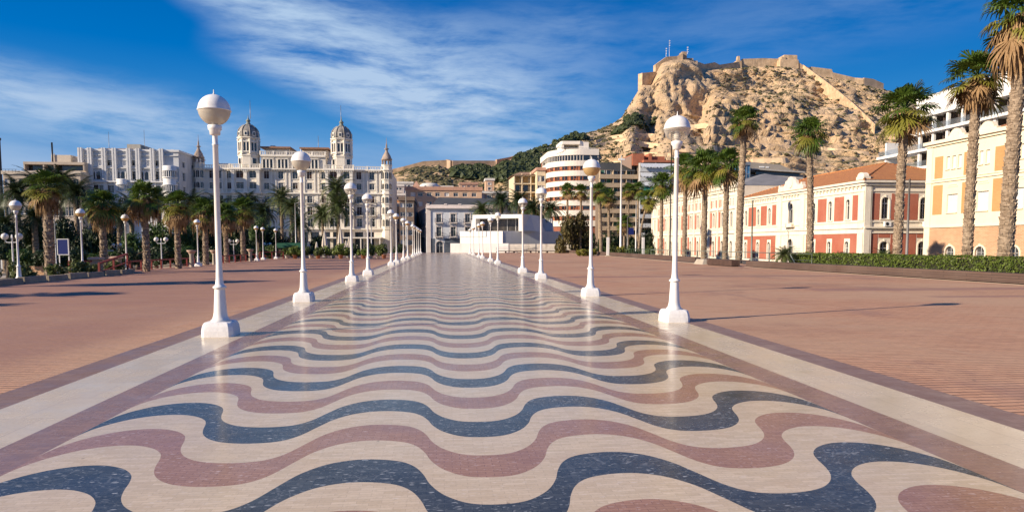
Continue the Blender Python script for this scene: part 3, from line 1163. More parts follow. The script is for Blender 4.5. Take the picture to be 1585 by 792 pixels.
def wall_line(mb, pts, thick=3.0, down=9.0, crenel=0.0):
    """pts: (px, py top, Y distance)"""
    P = [at(*p) for p in pts]
    for a, b_ in zip(P, P[1:]):
        d = Vector((b_.x - a.x, b_.y - a.y, 0)).normalized()
        n = Vector((-d.y, d.x, 0)) * thick / 2
        vs = [a - n - Vector((0, 0, down)), b_ - n - Vector((0, 0, down)), b_ + n - Vector((0, 0, down)), a + n - Vector((0, 0, down)), a - n, b_ - n, b_ + n, a + n]
        mb.add(vs, [(0, 3, 2, 1), (4, 5, 6, 7), (0, 1, 5, 4), (1, 2, 6, 5), (2, 3, 7, 6), (3, 0, 4, 7)])
        if crenel:
            L = (b_ - a).length
            k = int(L / 4)
            for i in range(k):
                q = a + (b_ - a) * ((i + 0.25) / max(k, 1))
                q2 = a + (b_ - a) * ((i + 0.75) / max(k, 1))
                mb.bar(q + Vector((0, 0, crenel / 2)), q2 + Vector((0, 0, crenel / 2)), 1.0, crenel)


cas = thing('castle', 'sand coloured hilltop castle with ramparts and towers crowning the rocky summit', 'castle')


def cpart(name, fn, m=None, label=None):
    q = MB()
    fn(q)
    o = q.build(name, m or stone, cas)
    if label:
        o['label'] = label
    return o


def blk(mb, px0, px1, py_top, Y, depth=10, down=14):
    a, b_ = at(px0, py_top, Y), at(px1, py_top, Y)
    mb.frustum((a.x + b_.x) / 2, Y + depth / 2, a.z - down, a.z, (b_.x - a.x) / 2 + 0.6, depth / 2 + 0.6, (b_.x - a.x) / 2, depth / 2)


cpart('rampart', lambda q: wall_line(q, [(991, 114, 578), (1013, 112, 586)], 5, 14))
cpart('rampart', lambda q: wall_line(q, [(1013, 101, 590), (1030, 89, 592), (1047, 88, 594), (1056, 83, 594)], 4, 10))
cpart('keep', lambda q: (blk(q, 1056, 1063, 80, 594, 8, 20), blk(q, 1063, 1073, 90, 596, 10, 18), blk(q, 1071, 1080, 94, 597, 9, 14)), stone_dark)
cpart('rampart', lambda q: wall_line(q, [(1080, 97, 600), (1088, 100, 606), (1104, 97, 618), (1112, 101, 622), (1144, 96, 634)], 3, 9))
cpart('tower', lambda q: (blk(q, 1140, 1148, 94, 632, 8, 14), blk(q, 1142, 1145, 87, 634, 3, 8)))
cpart('rampart', lambda q: wall_line(q, [(1148, 92, 637), (1180, 91, 638), (1208, 92, 638), (1236, 96, 638)], 3, 9))
cpart('bastion', lambda q: (blk(q, 1208, 1236, 92, 630, 16, 20), blk(q, 1214, 1234, 85, 632, 12, 14), blk(q, 1210, 1216, 88, 631, 6, 14)))
cpart('rampart', lambda q: wall_line(q, [(1236, 98, 632), (1245, 104, 632), (1256, 107, 634)], 3, 14))
cpart('rampart', lambda q: wall_line(q, [(1254, 104, 640), (1286, 108, 640), (1288, 113, 640), (1322, 121, 640), (1336, 122, 638)], 3, 11))
cpart('rampart', lambda q: wall_line(q, [(1336, 121, 638), (1350, 123, 640), (1366, 130, 642)], 3, 9), stone_dark, 'darker grey rampart at the right end of the castle')
# descending wall, wide and pale, running down the slope and hugging it
def hill_hit(px, py):
    i = int((px - 430) / 3.2)
    for j in range(4, 188):
        P = VS[i, j]
        d = Vector(P) - Vector((0, 0, CAM_H))
        c = d.dot(_f)
        if CY - F_PX * d.dot(_u) / c <= py:
            return Vector(P)
    return Vector(VS[i, 187])


def descend(q):
    P = [(1238, 108), (1250, 119), (1263, 131), (1278, 142), (1294, 152), (1308, 160), (1318, 170), (1329, 183), (1340, 195), (1352, 208)]
    V = [hill_hit(*p) for p in P]
    for _ in range(9):
        V = [V[0]] + [(V[k - 1] + V[k] * 2 + V[k + 1]) / 4 for k in range(1, len(V) - 1)] + [V[-1]]
    for a, b_ in zip(V, V[1:]):
        q.add([a + Vector((-4, -4, -8)), b_ + Vector((-4, -4, -8)), b_ + Vector((5, 7, -8)), a + Vector((5, 7, -8)), a + Vector((-3, -3.5, 4.4)), b_ + Vector((-3, -3.5, 4.4)), b_ + Vector((5, 7, 6.2)), a + Vector((5, 7, 6.2))],
              [(0, 3, 2, 1), (4, 5, 6, 7), (0, 1, 5, 4), (1, 2, 6, 5), (2, 3, 7, 6), (3, 0, 4, 7)])
cpart('descending_wall', descend, None, 'long sand coloured wall running down the right of the slope')
for (px, p0, p1) in ((1031, 74, 90), (1036, 62, 90), (1064, 72, 84)):
    q = MB()
    a, b_ = at(px, p1, 592), at(px, p0, 592)
    q.tube([a, b_], [0.16, 0.08], 5)
    for k in range(3):
        z_ = b_.z - 1 - 2.0 * k
        q.tube([(b_.x, b_.y - 0.4, z_), (b_.x, b_.y - 0.9, z_)], [0.45, 0.45], 8)
    q.build('antenna', white, cas)

fw = thing('fortress_wall', 'long low sand coloured rampart on the ridge left of the castle hill', 'fortress wall')
q = MB()
wall_line(q, [(604, 263, 447), (625, 258, 447), (655, 250, 448), (693, 248, 450)], 3, 6)
q.build('rampart', stone, fw)
q = MB()
wall_line(q, [(693, 247, 450), (700, 249, 446), (765, 249, 452), (768, 251, 452)], 3, 6)
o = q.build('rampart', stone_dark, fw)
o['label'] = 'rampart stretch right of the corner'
q = MB()
wall_line(q, [(768, 247, 455), (790, 243, 460), (822, 233, 478)], 2, 4)
q.build('parapet', mat('parapet_stone', (0.42, 0.27, 0.18), 0.9), fw)
# pale path walls on the slope, hugging the ground
pathm = mat('path_wall', (0.62, 0.46, 0.29), 0.95, var=0.12, vscale=0.2)


TW = [('highest pale terrace wall, just under the summit crag', 922, 1040, ((922, 218), (950, 210), (985, 207), (1040, 209))),
      ('second highest pale terrace wall under the summit crag', 900, 1110, ((900, 232), (930, 222), (965, 215), (1000, 221), (1060, 228), (1110, 226))),
      ('middle pale terrace wall of the stack left of the tall fan palm', 985, 1128, ((985, 236), (1040, 238), (1090, 237), (1128, 240))),
      ('short pale terrace wall behind the rounded building', 866, 920, ((866, 249), (895, 243), (920, 239))),
      ('lowest pale terrace wall above the red brick roof storey', 930, 1140, ((930, 252), (1000, 248), (1060, 250), (1140, 252))),
      ('pale terrace wall right of the tall fan palm', 1165, 1240, ((1165, 247), (1240, 244))),
      ('faint pale ledge wall right of the slender leaning palm', 1268, 1345, ((1268, 228), (1345, 236))),
      ('short pale wall on the ledge under the crag right of the second lamp', 1062, 1115, ((1062, 196), (1090, 191), (1115, 197)))]


def hit_j(px, py):
    i = min(int((px - 430) / 3.2), len(pxs) - 1)
    for j in range(4, 188):
        P = VS[i, j]
        d = Vector(P) - Vector((0, 0, CAM_H))
        if CY - F_PX * d.dot(_u) / d.dot(_f) <= py:
            return j
    return 187


for i, (lab, a0, a1, tab) in enumerate(TW):
    q = MB()
    n = int((a1 - a0) / 4)
    xs_ = [a0 + (a1 - a0) * k / n for k in range(n + 1)]
    js = [float(hit_j(x, lerp_tab(tab, x))) for x in xs_]
    for _ in range(12):
        js = [js[0] * .5 + js[1] * .5] + [(js[k - 1] + js[k] + js[k + 1]) / 3 for k in range(1, n)] + [js[-1] * .5 + js[-2] * .5]
    V = []
    for x, j in zip(xs_, js):
        Yd = VS[min(int((x - 430) / 3.2), len(pxs) - 1), int(j)][1] - 3
        V.append(at(x, lerp_tab(tab, x) - 1.0, Yd))
    for _ in range(3):
        V = [V[0]] + [(V[k - 1] + V[k] * 2 + V[k + 1]) / 4 for k in range(1, n)] + [V[-1]]
    for a, b_ in zip(V, V[1:]):
        q.add([a + Vector((0, -1.5, -4)), b_ + Vector((0, -1.5, -4)), b_ + Vector((0, 9, -4)), a + Vector((0, 9, -4)), a, b_, b_ + Vector((0, 9, .6)), a + Vector((0, 9, .6))],
              [(0, 3, 2, 1), (4, 5, 6, 7), (0, 1, 5, 4), (1, 2, 6, 5), (2, 3, 7, 6), (3, 0, 4, 7)])
    tag(q.build('retaining_wall', pathm), lab, 'retaining wall', 'terrace walls on the castle hill')

# ---------------------------------------------------------------- facade kit
def wall_holes(mb, W, z0, z1, holes, t=0.35, mat_=None):
    """upright wall along +x, outer face y=0, with real openings and reveals; holes: (x0, x1, za, zb)"""
    xs = sorted(set([0, W] + [h[0] for h in holes] + [h[1] for h in holes]))
    zs = sorted(set([z0, z1] + [h[2] for h in holes] + [h[3] for h in holes]))
    xs = [x for x in xs if 0 <= x <= W]
    zs = [z_ for z_ in zs if z0 <= z_ <= z1]
    for i in range(len(xs) - 1):
        col = []
        for j in range(len(zs) - 1):
            xm, zm = (xs[i] + xs[i + 1]) / 2, (zs[j] + zs[j + 1]) / 2
            solid = not any(h[0] < xm < h[1] and h[2] < zm < h[3] for h in holes)
            if solid and col and col[-1][1] == zs[j]:
                col[-1][1] = zs[j + 1]
            elif solid:
                col.append([zs[j], zs[j + 1]])
        for a, b_ in col:
            mb.add([(xs[i], 0, a), (xs[i + 1], 0, a), (xs[i + 1], 0, b_), (xs[i], 0, b_)], [(0, 1, 2, 3)], mat_)
    for (a, b_, c, d) in holes:
        mb.add([(a, 0, c), (b_, 0, c), (b_, 0, d), (a, 0, d), (a, t, c), (b_, t, c), (b_, t, d), (a, t, d)],
               [(0, 4, 5, 1), (1, 5, 6, 2), (2, 6, 7, 3), (3, 7, 4, 0)], mat_)


WP = {}


def arc_pts(w, h, n=8, rise=None):
    r = w / 2
    rise = r if rise is None else rise
    return [(r * math.cos(PI * k / n), h - rise + rise * math.sin(PI * k / n)) for k in range(n + 1)]


def win_proto(kind, w, h, trim, frame, pane, wallm, extra=None):
    """a window object (frame mesh) with pane, sill, railing sub-parts; first call builds, later calls copy"""
    key = (kind, round(w, 2), round(h, 2), trim.name, frame.name, pane.name, wallm.name)
    if key in WP:
        return copy_tree(WP[key])
    r = w / 2
    arch = kind.startswith('arch')
    far = 'far' in kind
    mb = MB()
    yi = 0.20
    fw_ = 0.07 if not far else 0.10
    # joinery
    mb.box(-r, -r + fw_, yi - 0.04, yi + 0.04, 0, h, 1)
    mb.box(r - fw_, r, yi - 0.04, yi + 0.04, 0, h, 1)
    mb.box(-r + fw_, r - fw_, yi - 0.038, yi + 0.038, 0, fw_, 1)
    mb.box(-r + fw_, r - fw_, yi - 0.038, yi + 0.038, h - fw_, h, 1)
    if 'blind' not in kind:
        mb.box(-0.03, 0.03, yi - 0.035, yi + 0.035, fw_, h - fw_, 1)
        zt = h * 0.7
        mb.box(-r + fw_, r - fw_, yi - 0.032, yi + 0.032, zt, zt + 0.05, 1)
    tw = 0.0
    if 'trim' in kind:
        tw = 0.17
        if arch:
            A = arc_pts(w, h, 10)
            B = [(x * (r + tw) / r, h - r + (z_ - h + r) * (r + tw) / r) for x, z_ in A]
            for k in range(10):
                mb.slab_xz([A[k], B[k], B[k + 1], A[k + 1]], -0.07, 0.0, 0)
            mb.box(-r - tw, -r, -0.07, 0, 0, h - r, 0)
            mb.box(r, r + tw, -0.07, 0, 0, h - r, 0)
            mb.box(-0.11, 0.11, -0.11, 0, h - 0.02, h + tw + 0.1, 0)
        else:
            mb.box(-r - tw, -r, -0.07, 0, 0, h + tw, 0)
            mb.box(r, r + tw, -0.07, 0, 0, h + tw, 0)
            mb.box(-r, r, -0.068, 0, h, h + tw, 0)
            mb.box(-r - tw - 0.08, r + tw + 0.08, -0.14, 0, h + tw, h + tw + 0.1, 0)
    if arch:
        A = arc_pts(w, h, 12)
        half = [p for p in A if p[0] >= -1e-6]
        for sgn in (1, -1):
            for k in range(len(half) - 1):
                a, b_ = half[k], half[k + 1]
                poly = [(sgn * a[0], a[1]), (sgn * a[0], h + 0.001), (sgn * b_[0], h + 0.001), (sgn * b_[0], b_[1])]
                mb.slab_xz(poly if sgn > 0 else poly[::-1], 0.002, 0.16, 2)
    win = mb.build('window', [trim, frame, wallm])
    p_ = MB()
    p_.box(-r + 0.01, r - 0.01, yi + 0.0, yi + 0.02, 0.01, h - 0.01)
    kid(win, p_.build('shutter' if 'blind' in kind else 'pane', pane))
    if 'sill' in kind:
        s = MB()
        s.box(-r - tw - 0.05, r + tw + 0.05, -0.14, 0.0, -0.12, -0.002)
        kid(win, s.build('sill', trim))
    if 'rail' in kind:
        s = MB()
        s.box(-r - 0.35, r + 0.35, -0.75, 0.0, -0.16, -0.002)
        s.box(-r - 0.2, -r - 0.05, -0.5, 0, -0.5, -0.16)
        s.box(r + 0.05, r + 0.2, -0.5, 0, -0.5, -0.16)
        kid(win, s.build('balcony_slab', trim))
        s = MB()
        x0, x1 = -r - 0.3, r + 0.3
        for a, b_ in (((x0, -0.7), (x1, -0.7)), ((x0, -0.7), (x0, -0.02)), ((x1, -0.7), (x1, -0.02))):
            s.bar((a[0], a[1], 0.95), (b_[0], b_[1], 0.95), 0.05)
            s.bar((a[0], a[1], 0.08), (b_[0], b_[1], 0.08), 0.03)
            n = max(2, int(math.hypot(b_[0] - a[0], b_[1] - a[1]) / 0.16))
            for k in range(n + 1):
                xx, yy = a[0] + (b_[0] - a[0]) * k / n, a[1] + (b_[1] - a[1]) * k / n
                s.bar((xx, yy, 0.0), (xx, yy, 0.95), 0.025)
        kid(win, s.build('railing', black))
    if 'grille' in kind:
        s = MB()
        n = int(w / 0.14)
        for k in range(1, n):
            xx = -r + w * k / n
            s.bar((xx, 0.03, 0), (xx, 0.03, h - r * 0.25), 0.02)
        for zz in (0.25, 0.6):
            s.bar((-r, 0.04, h * zz), (r, 0.04, h * zz), 0.03)
        kid(win, s.build('grille', mat('grille_grey', (0.25, 0.25, 0.25), 0.5, var=0)))
    WP[key] = win
    return win


def facade(root, ox, oy, rz, W, z0, z1, wins, wallm, trim, frame, pane, t=0.35, name='wall'):
    """wins: (x centre, z bottom, w, h, kind[, pane])"""
    M = Matrix.Translation((ox, oy, 0)) @ Matrix.Rotation(rz, 4, 'Z')
    mb = MB()
    mb.M = M
    holes = [(a[0] - a[2] / 2, a[0] + a[2] / 2, a[1], a[1] + a[3]) for a in wins]
    wall_holes(mb, W, z0, z1, holes, t)
    o = mb.build(name, wallm, root)
    for a in wins:
        wn = win_proto(a[4], a[2], a[3], trim, frame, a[5] if len(a) > 5 else pane, wallm)
        wn.parent = root
        wn.location = M @ Vector((a[0], 0, a[1]))
        wn.rotation_euler = (0, 0, rz)
    return M


def part(root, name, m, fn, M=None, label=None):
    mb = MB()
    if M is not None:
        mb.M = M
    fn(mb)
    o = mb.build(name, m, root)
    if label:
        o['label'] = label
    return o


class EachBox:
    """every box becomes a part of its own"""
    def __init__(s, root, name, m, M):
        s.a = (root, name, m, M)

    def box(s, *c):
        root, name, m, M = s.a
        q = MB()
        if M is not None:
            q.M = M
        q.box(*c)
        q.build(name, m, root)


def part_each(root, name, m, fn, M=None):
    fn(EachBox(root, name, m, M))


def balustrade(mb, x0, x1, y, z_, h=1.0, post=3.0, step=0.45, th=0.3):
    """rails, posts and balusters along x"""
    mb.box(x0, x1, y, y + th, z_, z_ + 0.15)
    mb.box(x0, x1, y - 0.03, y + th + 0.03, z_ + h - 0.14, z_ + h)
    n = max(1, int(abs(x1 - x0) / post))
    for k in range(n + 1):
        xx = x0 + (x1 - x0) * k / n
        mb.box(xx - 0.22, xx + 0.22, y - 0.05, y + th + 0.05, z_, z_ + h + 0.08)
    n = max(1, int(abs(x1 - x0) / step))
    for k in range(n):
        xx = x0 + (x1 - x0) * (k + 0.5) / n
        mb.box(xx - 0.09, xx + 0.09, y + 0.06, y + th - 0.06, z_ + 0.15, z_ + h - 0.14)


# ---------------------------------------------------------------- white domed palace
cw = mat('palace_stucco', (0.76, 0.70, 0.59), 0.8, var=0.08, vscale=0.4, bump=0.3, bscale=2.5, stain=0.45, stain_scale=0.25)
ct = mat('palace_trim', (0.82, 0.77, 0.67), 0.7, var=0.06, vscale=0.8, stain=0.3, stain_scale=0.4)
brown_frame = mat('brown_joinery', (0.10, 0.05, 0.03), 0.6, var=0.1)
white_frame = mat('white_joinery', (0.68, 0.68, 0.66), 0.5, var=0.03)
brown_pane = glass_mat('brown_shutter', (0.06, 0.03, 0.022), 0.5, 0.3)
zinc = mat('dome_scales', (0.27, 0.25, 0.22), 0.7, var=0.3, vscale=0.5, bump=0.6, bscale=3)
terra_dome = mat('dome_terracotta', (0.33, 0.26, 0.21), 0.8, var=0.3, vscale=0.5, bump=0.6, bscale=3)
terracotta = brick_mat('terracotta_tiles', (0.66, 0.28, 0.08), (0.50, 0.19, 0.055), (0.20, 0.08, 0.04), 0.26, 0.42, 0.05, rough=0.85, bump=1.0, big=0.15)
CY0 = 200.0
HZ[0] = 440
CX0 = px_x(301, CY0)


def cxp(px):
    return px_x(px, CY0) - CX0


def cz(py):
    return hz(py, CY0, 440)


pal = thing('palace', 'white ornate seven storey palace with two domed towers and pinnacled corner turrets', 'palace', (CX0, CY0, 0))
CWID = cxp(608.5)
rowsP = [(265, 277), (283, 293), (303, 314), (319.5, 333), (337.5, 351)]
colsC = [415, 437, 459, 481, 503]
colsW = [331, 343.5, 357]
colsR = [557, 577]
colsP1, colsP2 = [376, 396], [519, 540]


def wset(cols, off, last=True, tall=True):
    out = []
    for ci, c in enumerate(cols):
        for ri, (a, b_) in enumerate(rowsP):
            zb, zt = cz(b_), cz(a)
            kind = ['archfar trim sill', 'far trim sill', 'far trim rail', 'far trim rail', 'far trim sill'][ri]
            w_ = 1.5
            if ri == 0:
                kind = 'far trim sill'
            pane_ = dark_glass if (ci + ri) % 3 else brown_pane
            out.append((cxp(c) - off, zb, w_, zt - zb, kind, pane_))
    return out


z_bal = cz(262)
zc_top = cz(241)
M0 = Matrix.Identity(4)
xp1, xp2, xp3, xp4 = cxp(363), cxp(407), cxp(506.5), cxp(549)
xt1, xt2 = cxp(319.5), cxp(592)
base_z = cz(355)
facade(pal, 0, 0, 0, xp1, base_z, z_bal, wset(colsW, 0), cw, ct, white_frame, dark_glass)
facade(pal, xp4, 0, 0, CWID - xp4, base_z, z_bal, wset(colsR, xp4), cw, ct, white_frame, dark_glass)
zattic = (cz(261), cz(247))
att = []
for k, c in enumerate([418, 441, 464, 487]):
    for d in (-5.2, 0, 5.2):
        att.append((cxp(c + d) - xp2, cz(260.5), 0.86, cz(247) - cz(260.5), 'archfar'))
facade(pal, xp2, 0, 0, xp3 - xp2, base_z, zc_top, wset(colsC, xp2) + att[:0], cw, ct, white_frame, dark_glass)
# attic windows stand on the set-back attic storey
part(pal, 'cornice', ct, lambda q: (q.box(xp2, xp3, -0.9, 0.0, cz(263), cz(261.4)), q.box(xp2, xp3, -0.5, -0.002, cz(242.5), cz(240.6))))
for k, c in enumerate([418, 441, 464, 487, 508]):
    mb = MB()
    for d in (-5.2, 0, 5.2):
        xx = cxp(c + d)
        w_, h_ = 0.95, cz(247) - cz(260)
        mb.slab_xz([(xx - w_ / 2, cz(260)), (xx + w_ / 2, cz(260))] + [(xx + p[0], cz(260) + p[1]) for p in arc_pts(w_, h_, 8)], -0.06, -0.01, 0)
    for d in (-8.3, -2.6, 2.6, 8.3):
        xx = cxp(c + d)
        mb.box(xx - 0.16, xx + 0.16, -0.4, -0.005, cz(260.5), cz(247.5), 1)
    mb.box(cxp(c - 9), cxp(c + 9), -0.45, -0.007, cz(246.5), cz(245.3), 1)
    if c < 500:
        mb.build('attic_window', [dark_glass, ct], pal)
for (xa, xb, cols) in ((xp1, xp2, colsP1), (xp3, xp4, colsP2)):
    M = facade(pal, xa, -1.3, 0, xb - xa, base_z, z_bal, [(a[0], a[1], 2.1 if a[4].find('sill') >= 0 else 1.6, a[3], a[4], a[5]) for a in wset(cols, xa)], cw, ct, white_frame, dark_glass)
    part(pal, 'pavilion', cw, lambda q: (q.box(xa, xa + 0.3, -1.298, 0.5, base_z, z_bal - 0.002), q.box(xb - 0.3, xb, -1.298, 0.5, base_z, z_bal - 0.002)))
    def pil(q):
        for f in (0.0, 0.5, 1.0):
            xx = xa + 0.5 + (xb - xa - 1.0) * f
            q.box(xx - 0.42, xx + 0.42, -1.72, -1.302, cz(298), cz(266))
            q.box(xx - 0.55, xx + 0.55, -1.85, -1.30, cz(298), cz(294.5))
            q.box(xx - 0.6, xx + 0.6, -1.9, -1.30, cz(267.5), cz(264))
        for dxx in (-0.35, 0.35):
            xx = (xa + xb) / 2 + dxx * 1.2
        q.box(xa - 0.4, xb + 0.4, -2.15, -1.31, cz(264), cz(262))
        q.box(xa - 0.3, xb + 0.3, -1.95, -1.31, cz(300), cz(298))
        q.box(xa - 0.2, xb + 0.2, -1.9, -1.31, cz(355), cz(353))
        balustrade(q, xa - 0.2, xb + 0.2, -1.9, cz(262), cz(255.5) - cz(262), 2.6)
        n = 14
        for i in range(n):
            xx = xa + (xb - xa) * (i + .5) / n
            q.box(xx - 0.14, xx + 0.14, -2.0, -1.312, cz(266), cz(264.1))
    part(pal, 'cornice', ct, pil)


def wing_top(q, a, b_):
    q.box(a, b_, -0.7, -0.003, cz(263.5), cz(262))
    balustrade(q, a, b_, -0.45, cz(262), cz(256.5) - cz(262), 3.0)
    for i in range(int((b_ - a) / 0.7)):
        q.box(a + 0.7 * i, a + 0.7 * i + 0.3, -0.55, -0.003, cz(265.5), cz(263.52))


for a_, c_ in ((xt1, xp1), (xp4, xt2)):
    part(pal, 'cornice', ct, lambda q: wing_top(q, a_, c_))
    part(pal, 'string_course', ct, lambda q: q.box(a_, c_, -0.5, -0.003, cz(300), cz(298)))
    part(pal, 'string_course', ct, lambda q: q.box(a_, c_, -0.6, -0.003, cz(355), cz(353)))
part(pal, 'string_course', ct, lambda q: q.box(xp2, xp3, -0.5, -0.003, cz(300), cz(298)))
part(pal, 'string_course', ct, lambda q: q.box(xp2, xp3, -0.6, -0.003, cz(355), cz(353)))
part(pal, 'balustrade', ct, lambda q: balustrade(q, xp2, xp3, -0.45, cz(240.5), cz(234.5) - cz(240.5), 3.4))


def trims(q):
    for i in range(int((xp3 - xp2) / 0.7)):
        q.box(xp2 + 0.7 * i, xp2 + 0.7 * i + 0.3, -0.55, -0.003, cz(265.5), cz(263.02))
    # pilaster strips between the bays
    for c in (426, 448, 470, 492, 337.5, 350.5, 567, 587):
        xx = cxp(c)
        for s_ in (-0.55, 0.55):
            q.box(xx + s_ - 0.22, xx + s_ + 0.22, -0.22, -0.003, cz(298), cz(266))
        q.box(xx - 0.35, xx + 0.35, -0.12, -0.003, cz(353), cz(301))
    # ground floor
part(pal, 'cornice', ct, trims)


def body(q):
    q.box(0.3, CWID - 0.3, 0.36, 24, -1.2, z_bal - 0.3)
    q.box(xp2 + 0.01, xp3 - 0.01, 0.37, 20, z_bal - 0.3, zc_top - 0.2)
part(pal, 'body', cw, body)
facade(pal, 0, -0.02, 0, CWID, -1.2, base_z, [(cxp(c), -1.0, 2.3, cz(359) + 1.0, 'far') for c in range(335, 590, 17)], cw, ct, brown_frame, dark_glass, 0.3)
part(pal, 'canopy', ct, lambda q: (q.box(cxp(500), cxp(592), -4, -0.03, cz(369), cz(367)), [q.box(cxp(c), cxp(c) + .3, -3.9, -3.6, -1.2, cz(369)) for c in (501, 530, 560, 589)]))


def roofstuff(q):
    q.box(cxp(412), cxp(449), 2, 9, zc_top - .3, cz(229))
    q.box(cxp(468), cxp(508), 2.5, 9, zc_top - .3, cz(230))
part(pal, 'penthouse', cw, roofstuff)
part(pal, 'awning', mat('roof_rust', (0.28, 0.15, 0.09), 0.8), lambda q: (q.box(cxp(406), cxp(452), 0.6, 9, cz(229), cz(226.5)), q.box(cxp(466), cxp(511), 0.6, 9, cz(229.5), cz(227))))
part(pal, 'chimney', ct, lambda q: (q.box(cxp(417), cxp(424), 4, 6, zc_top, cz(222.5)), q.box(cxp(440), cxp(450), 4, 6, zc_top, cz(225)), q.box(cxp(330), cxp(352), 3, 6, z_bal, cz(252)), q.box(cxp(488), cxp(500), 5, 7, zc_top, cz(224))))


def tower(px0, px1):
    xa, xb = cxp(px0), cxp(px1)
    xc, r = (xa + xb) / 2, (xb - xa) / 2
    a0 = PI / 8
    T = MB()
    T.mat = 0
    yc = r - 1.2
    T.lathe([(r * 1.0, z_bal - 1), (r * 1.0, cz(243)), (r * 1.06, cz(242.5)), (r * 1.06, cz(240.5)), (r * 0.93, cz(240)), (r * 0.93, cz(216.5)), (r * 1.0, cz(216)), (r * 1.10, cz(214.5)), (r * 1.10, cz(213)), (r * 0.95, cz(212.6))],
            xc, yc, 8, smooth=False, a0=a0)
    for k in range(8):
        a = 2 * PI * k / 8 + a0
        px_, py_ = xc + r * 0.95 * math.cos(a), yc + r * 0.95 * math.sin(a)
        T.lathe([(0.42, cz(240)), (0.34, cz(238)), (0.34, cz(219)), (0.45, cz(217.5)), (0.45, cz(216.6))], px_, py_, 8)
    o = T.build('tower', cw, pal)
    # paired tower windows on the visible faces
    ri = r * 0.93 * math.cos(PI / 8)
    for k in (5, 6, 7):
        a = 2 * PI * k / 8
        M = Matrix.Translation((xc + ri * math.cos(a), yc + ri * math.sin(a), 0)) @ Matrix.Rotation(a + PI / 2, 4, 'Z')
        q = MB()
        q.M = M
        for d in (-0.62, 0.62):
            q.box(d - 0.48, d + 0.48, -0.05, 0.05, cz(234), cz(222), 0)
        for d in (-1.18, 0, 1.18):
            q.box(d - 0.13, d + 0.13, -0.22, 0.0, cz(235), cz(221), 1)
        q.box(-1.3, 1.3, -0.3, 0, cz(221), cz(219.6), 1)
        q.box(-1.3, 1.3, -0.3, 0, cz(236.5), cz(235), 1)
        q.build('tower_window', [dark_glass, ct], pal)
        q = MB()
        ri2 = r * math.cos(PI / 8)
        q.M = Matrix.Translation((xc + ri2 * math.cos(a), yc + ri2 * math.sin(a), 0)) @ Matrix.Rotation(a + PI / 2, 4, 'Z')
        q.box(-0.6, 0.6, -0.06, 0.05, cz(254), cz(246), 0)
        q.box(-0.85, -0.6, -0.2, 0, cz(254), cz(245), 1)
        q.box(0.6, 0.85, -0.2, 0, cz(254), cz(245), 1)
        if k != 6:
            q.build('tower_window', [dark_glass, ct], pal)
    D = MB()
    D.lathe([(r * 0.98, cz(213)), (r * 0.98, cz(209)), (r * 0.95, cz(205)), (r * 0.86, cz(201)), (r * 0.70, cz(197.2)), (r * 0.48, cz(194.2)), (r * 0.25, cz(192.3))], xc, yc, 24)
    for k in range(8):
        a = 2 * PI * k / 8 + a0
        pts = [(r * 1.0, 212), (r * 0.985, 206), (r * 0.9, 201), (r * 0.72, 197), (r * 0.4, 193.3)]
        D.tube([(xc + p * math.cos(a), yc + p * math.sin(a), cz(y)) for p, y in pts], 0.16, 5)
    d = D.build('dome', zinc, pal)
    q = MB()
    for k in range(8):
        a = 2 * PI * k / 8
        cxx, cyy = xc + r * 0.93 * math.cos(a), yc + r * 0.93 * math.sin(a)
        q.M = Matrix.Translation((cxx, cyy, cz(208.5))) @ Matrix.Rotation(a + PI / 2, 4, 'Z')
        q.lathe([(0.0, 0), (0.6, 0), (0.6, 0.1)], 0, 0, 10) if False else None
        q.box(-0.42, 0.42, -0.22, 0.4, -0.6, 0.7, 0)
        q.box(-0.25, 0.25, -0.26, -0.2, -0.35, 0.45, 1)
    q.build('dormer', [ct, dark_glass], pal)
    L = MB()
    L.lathe([(r * 0.26, cz(193)), (r * 0.26, cz(191)), (r * 0.18, cz(190.5)), (r * 0.16, cz(187.5)), (r * 0.24, cz(187)), (r * 0.2, cz(185.8)), (r * 0.08, cz(183.5)), (0.12, cz(181.5)), (0.05, cz(177))], xc, yc, 12)
    L.build('lantern', mat('lantern_green', (0.22, 0.24, 0.20), 0.7), pal)


tower(370.5, 403)
tower(514, 546.5)
terr_m = terra_dome


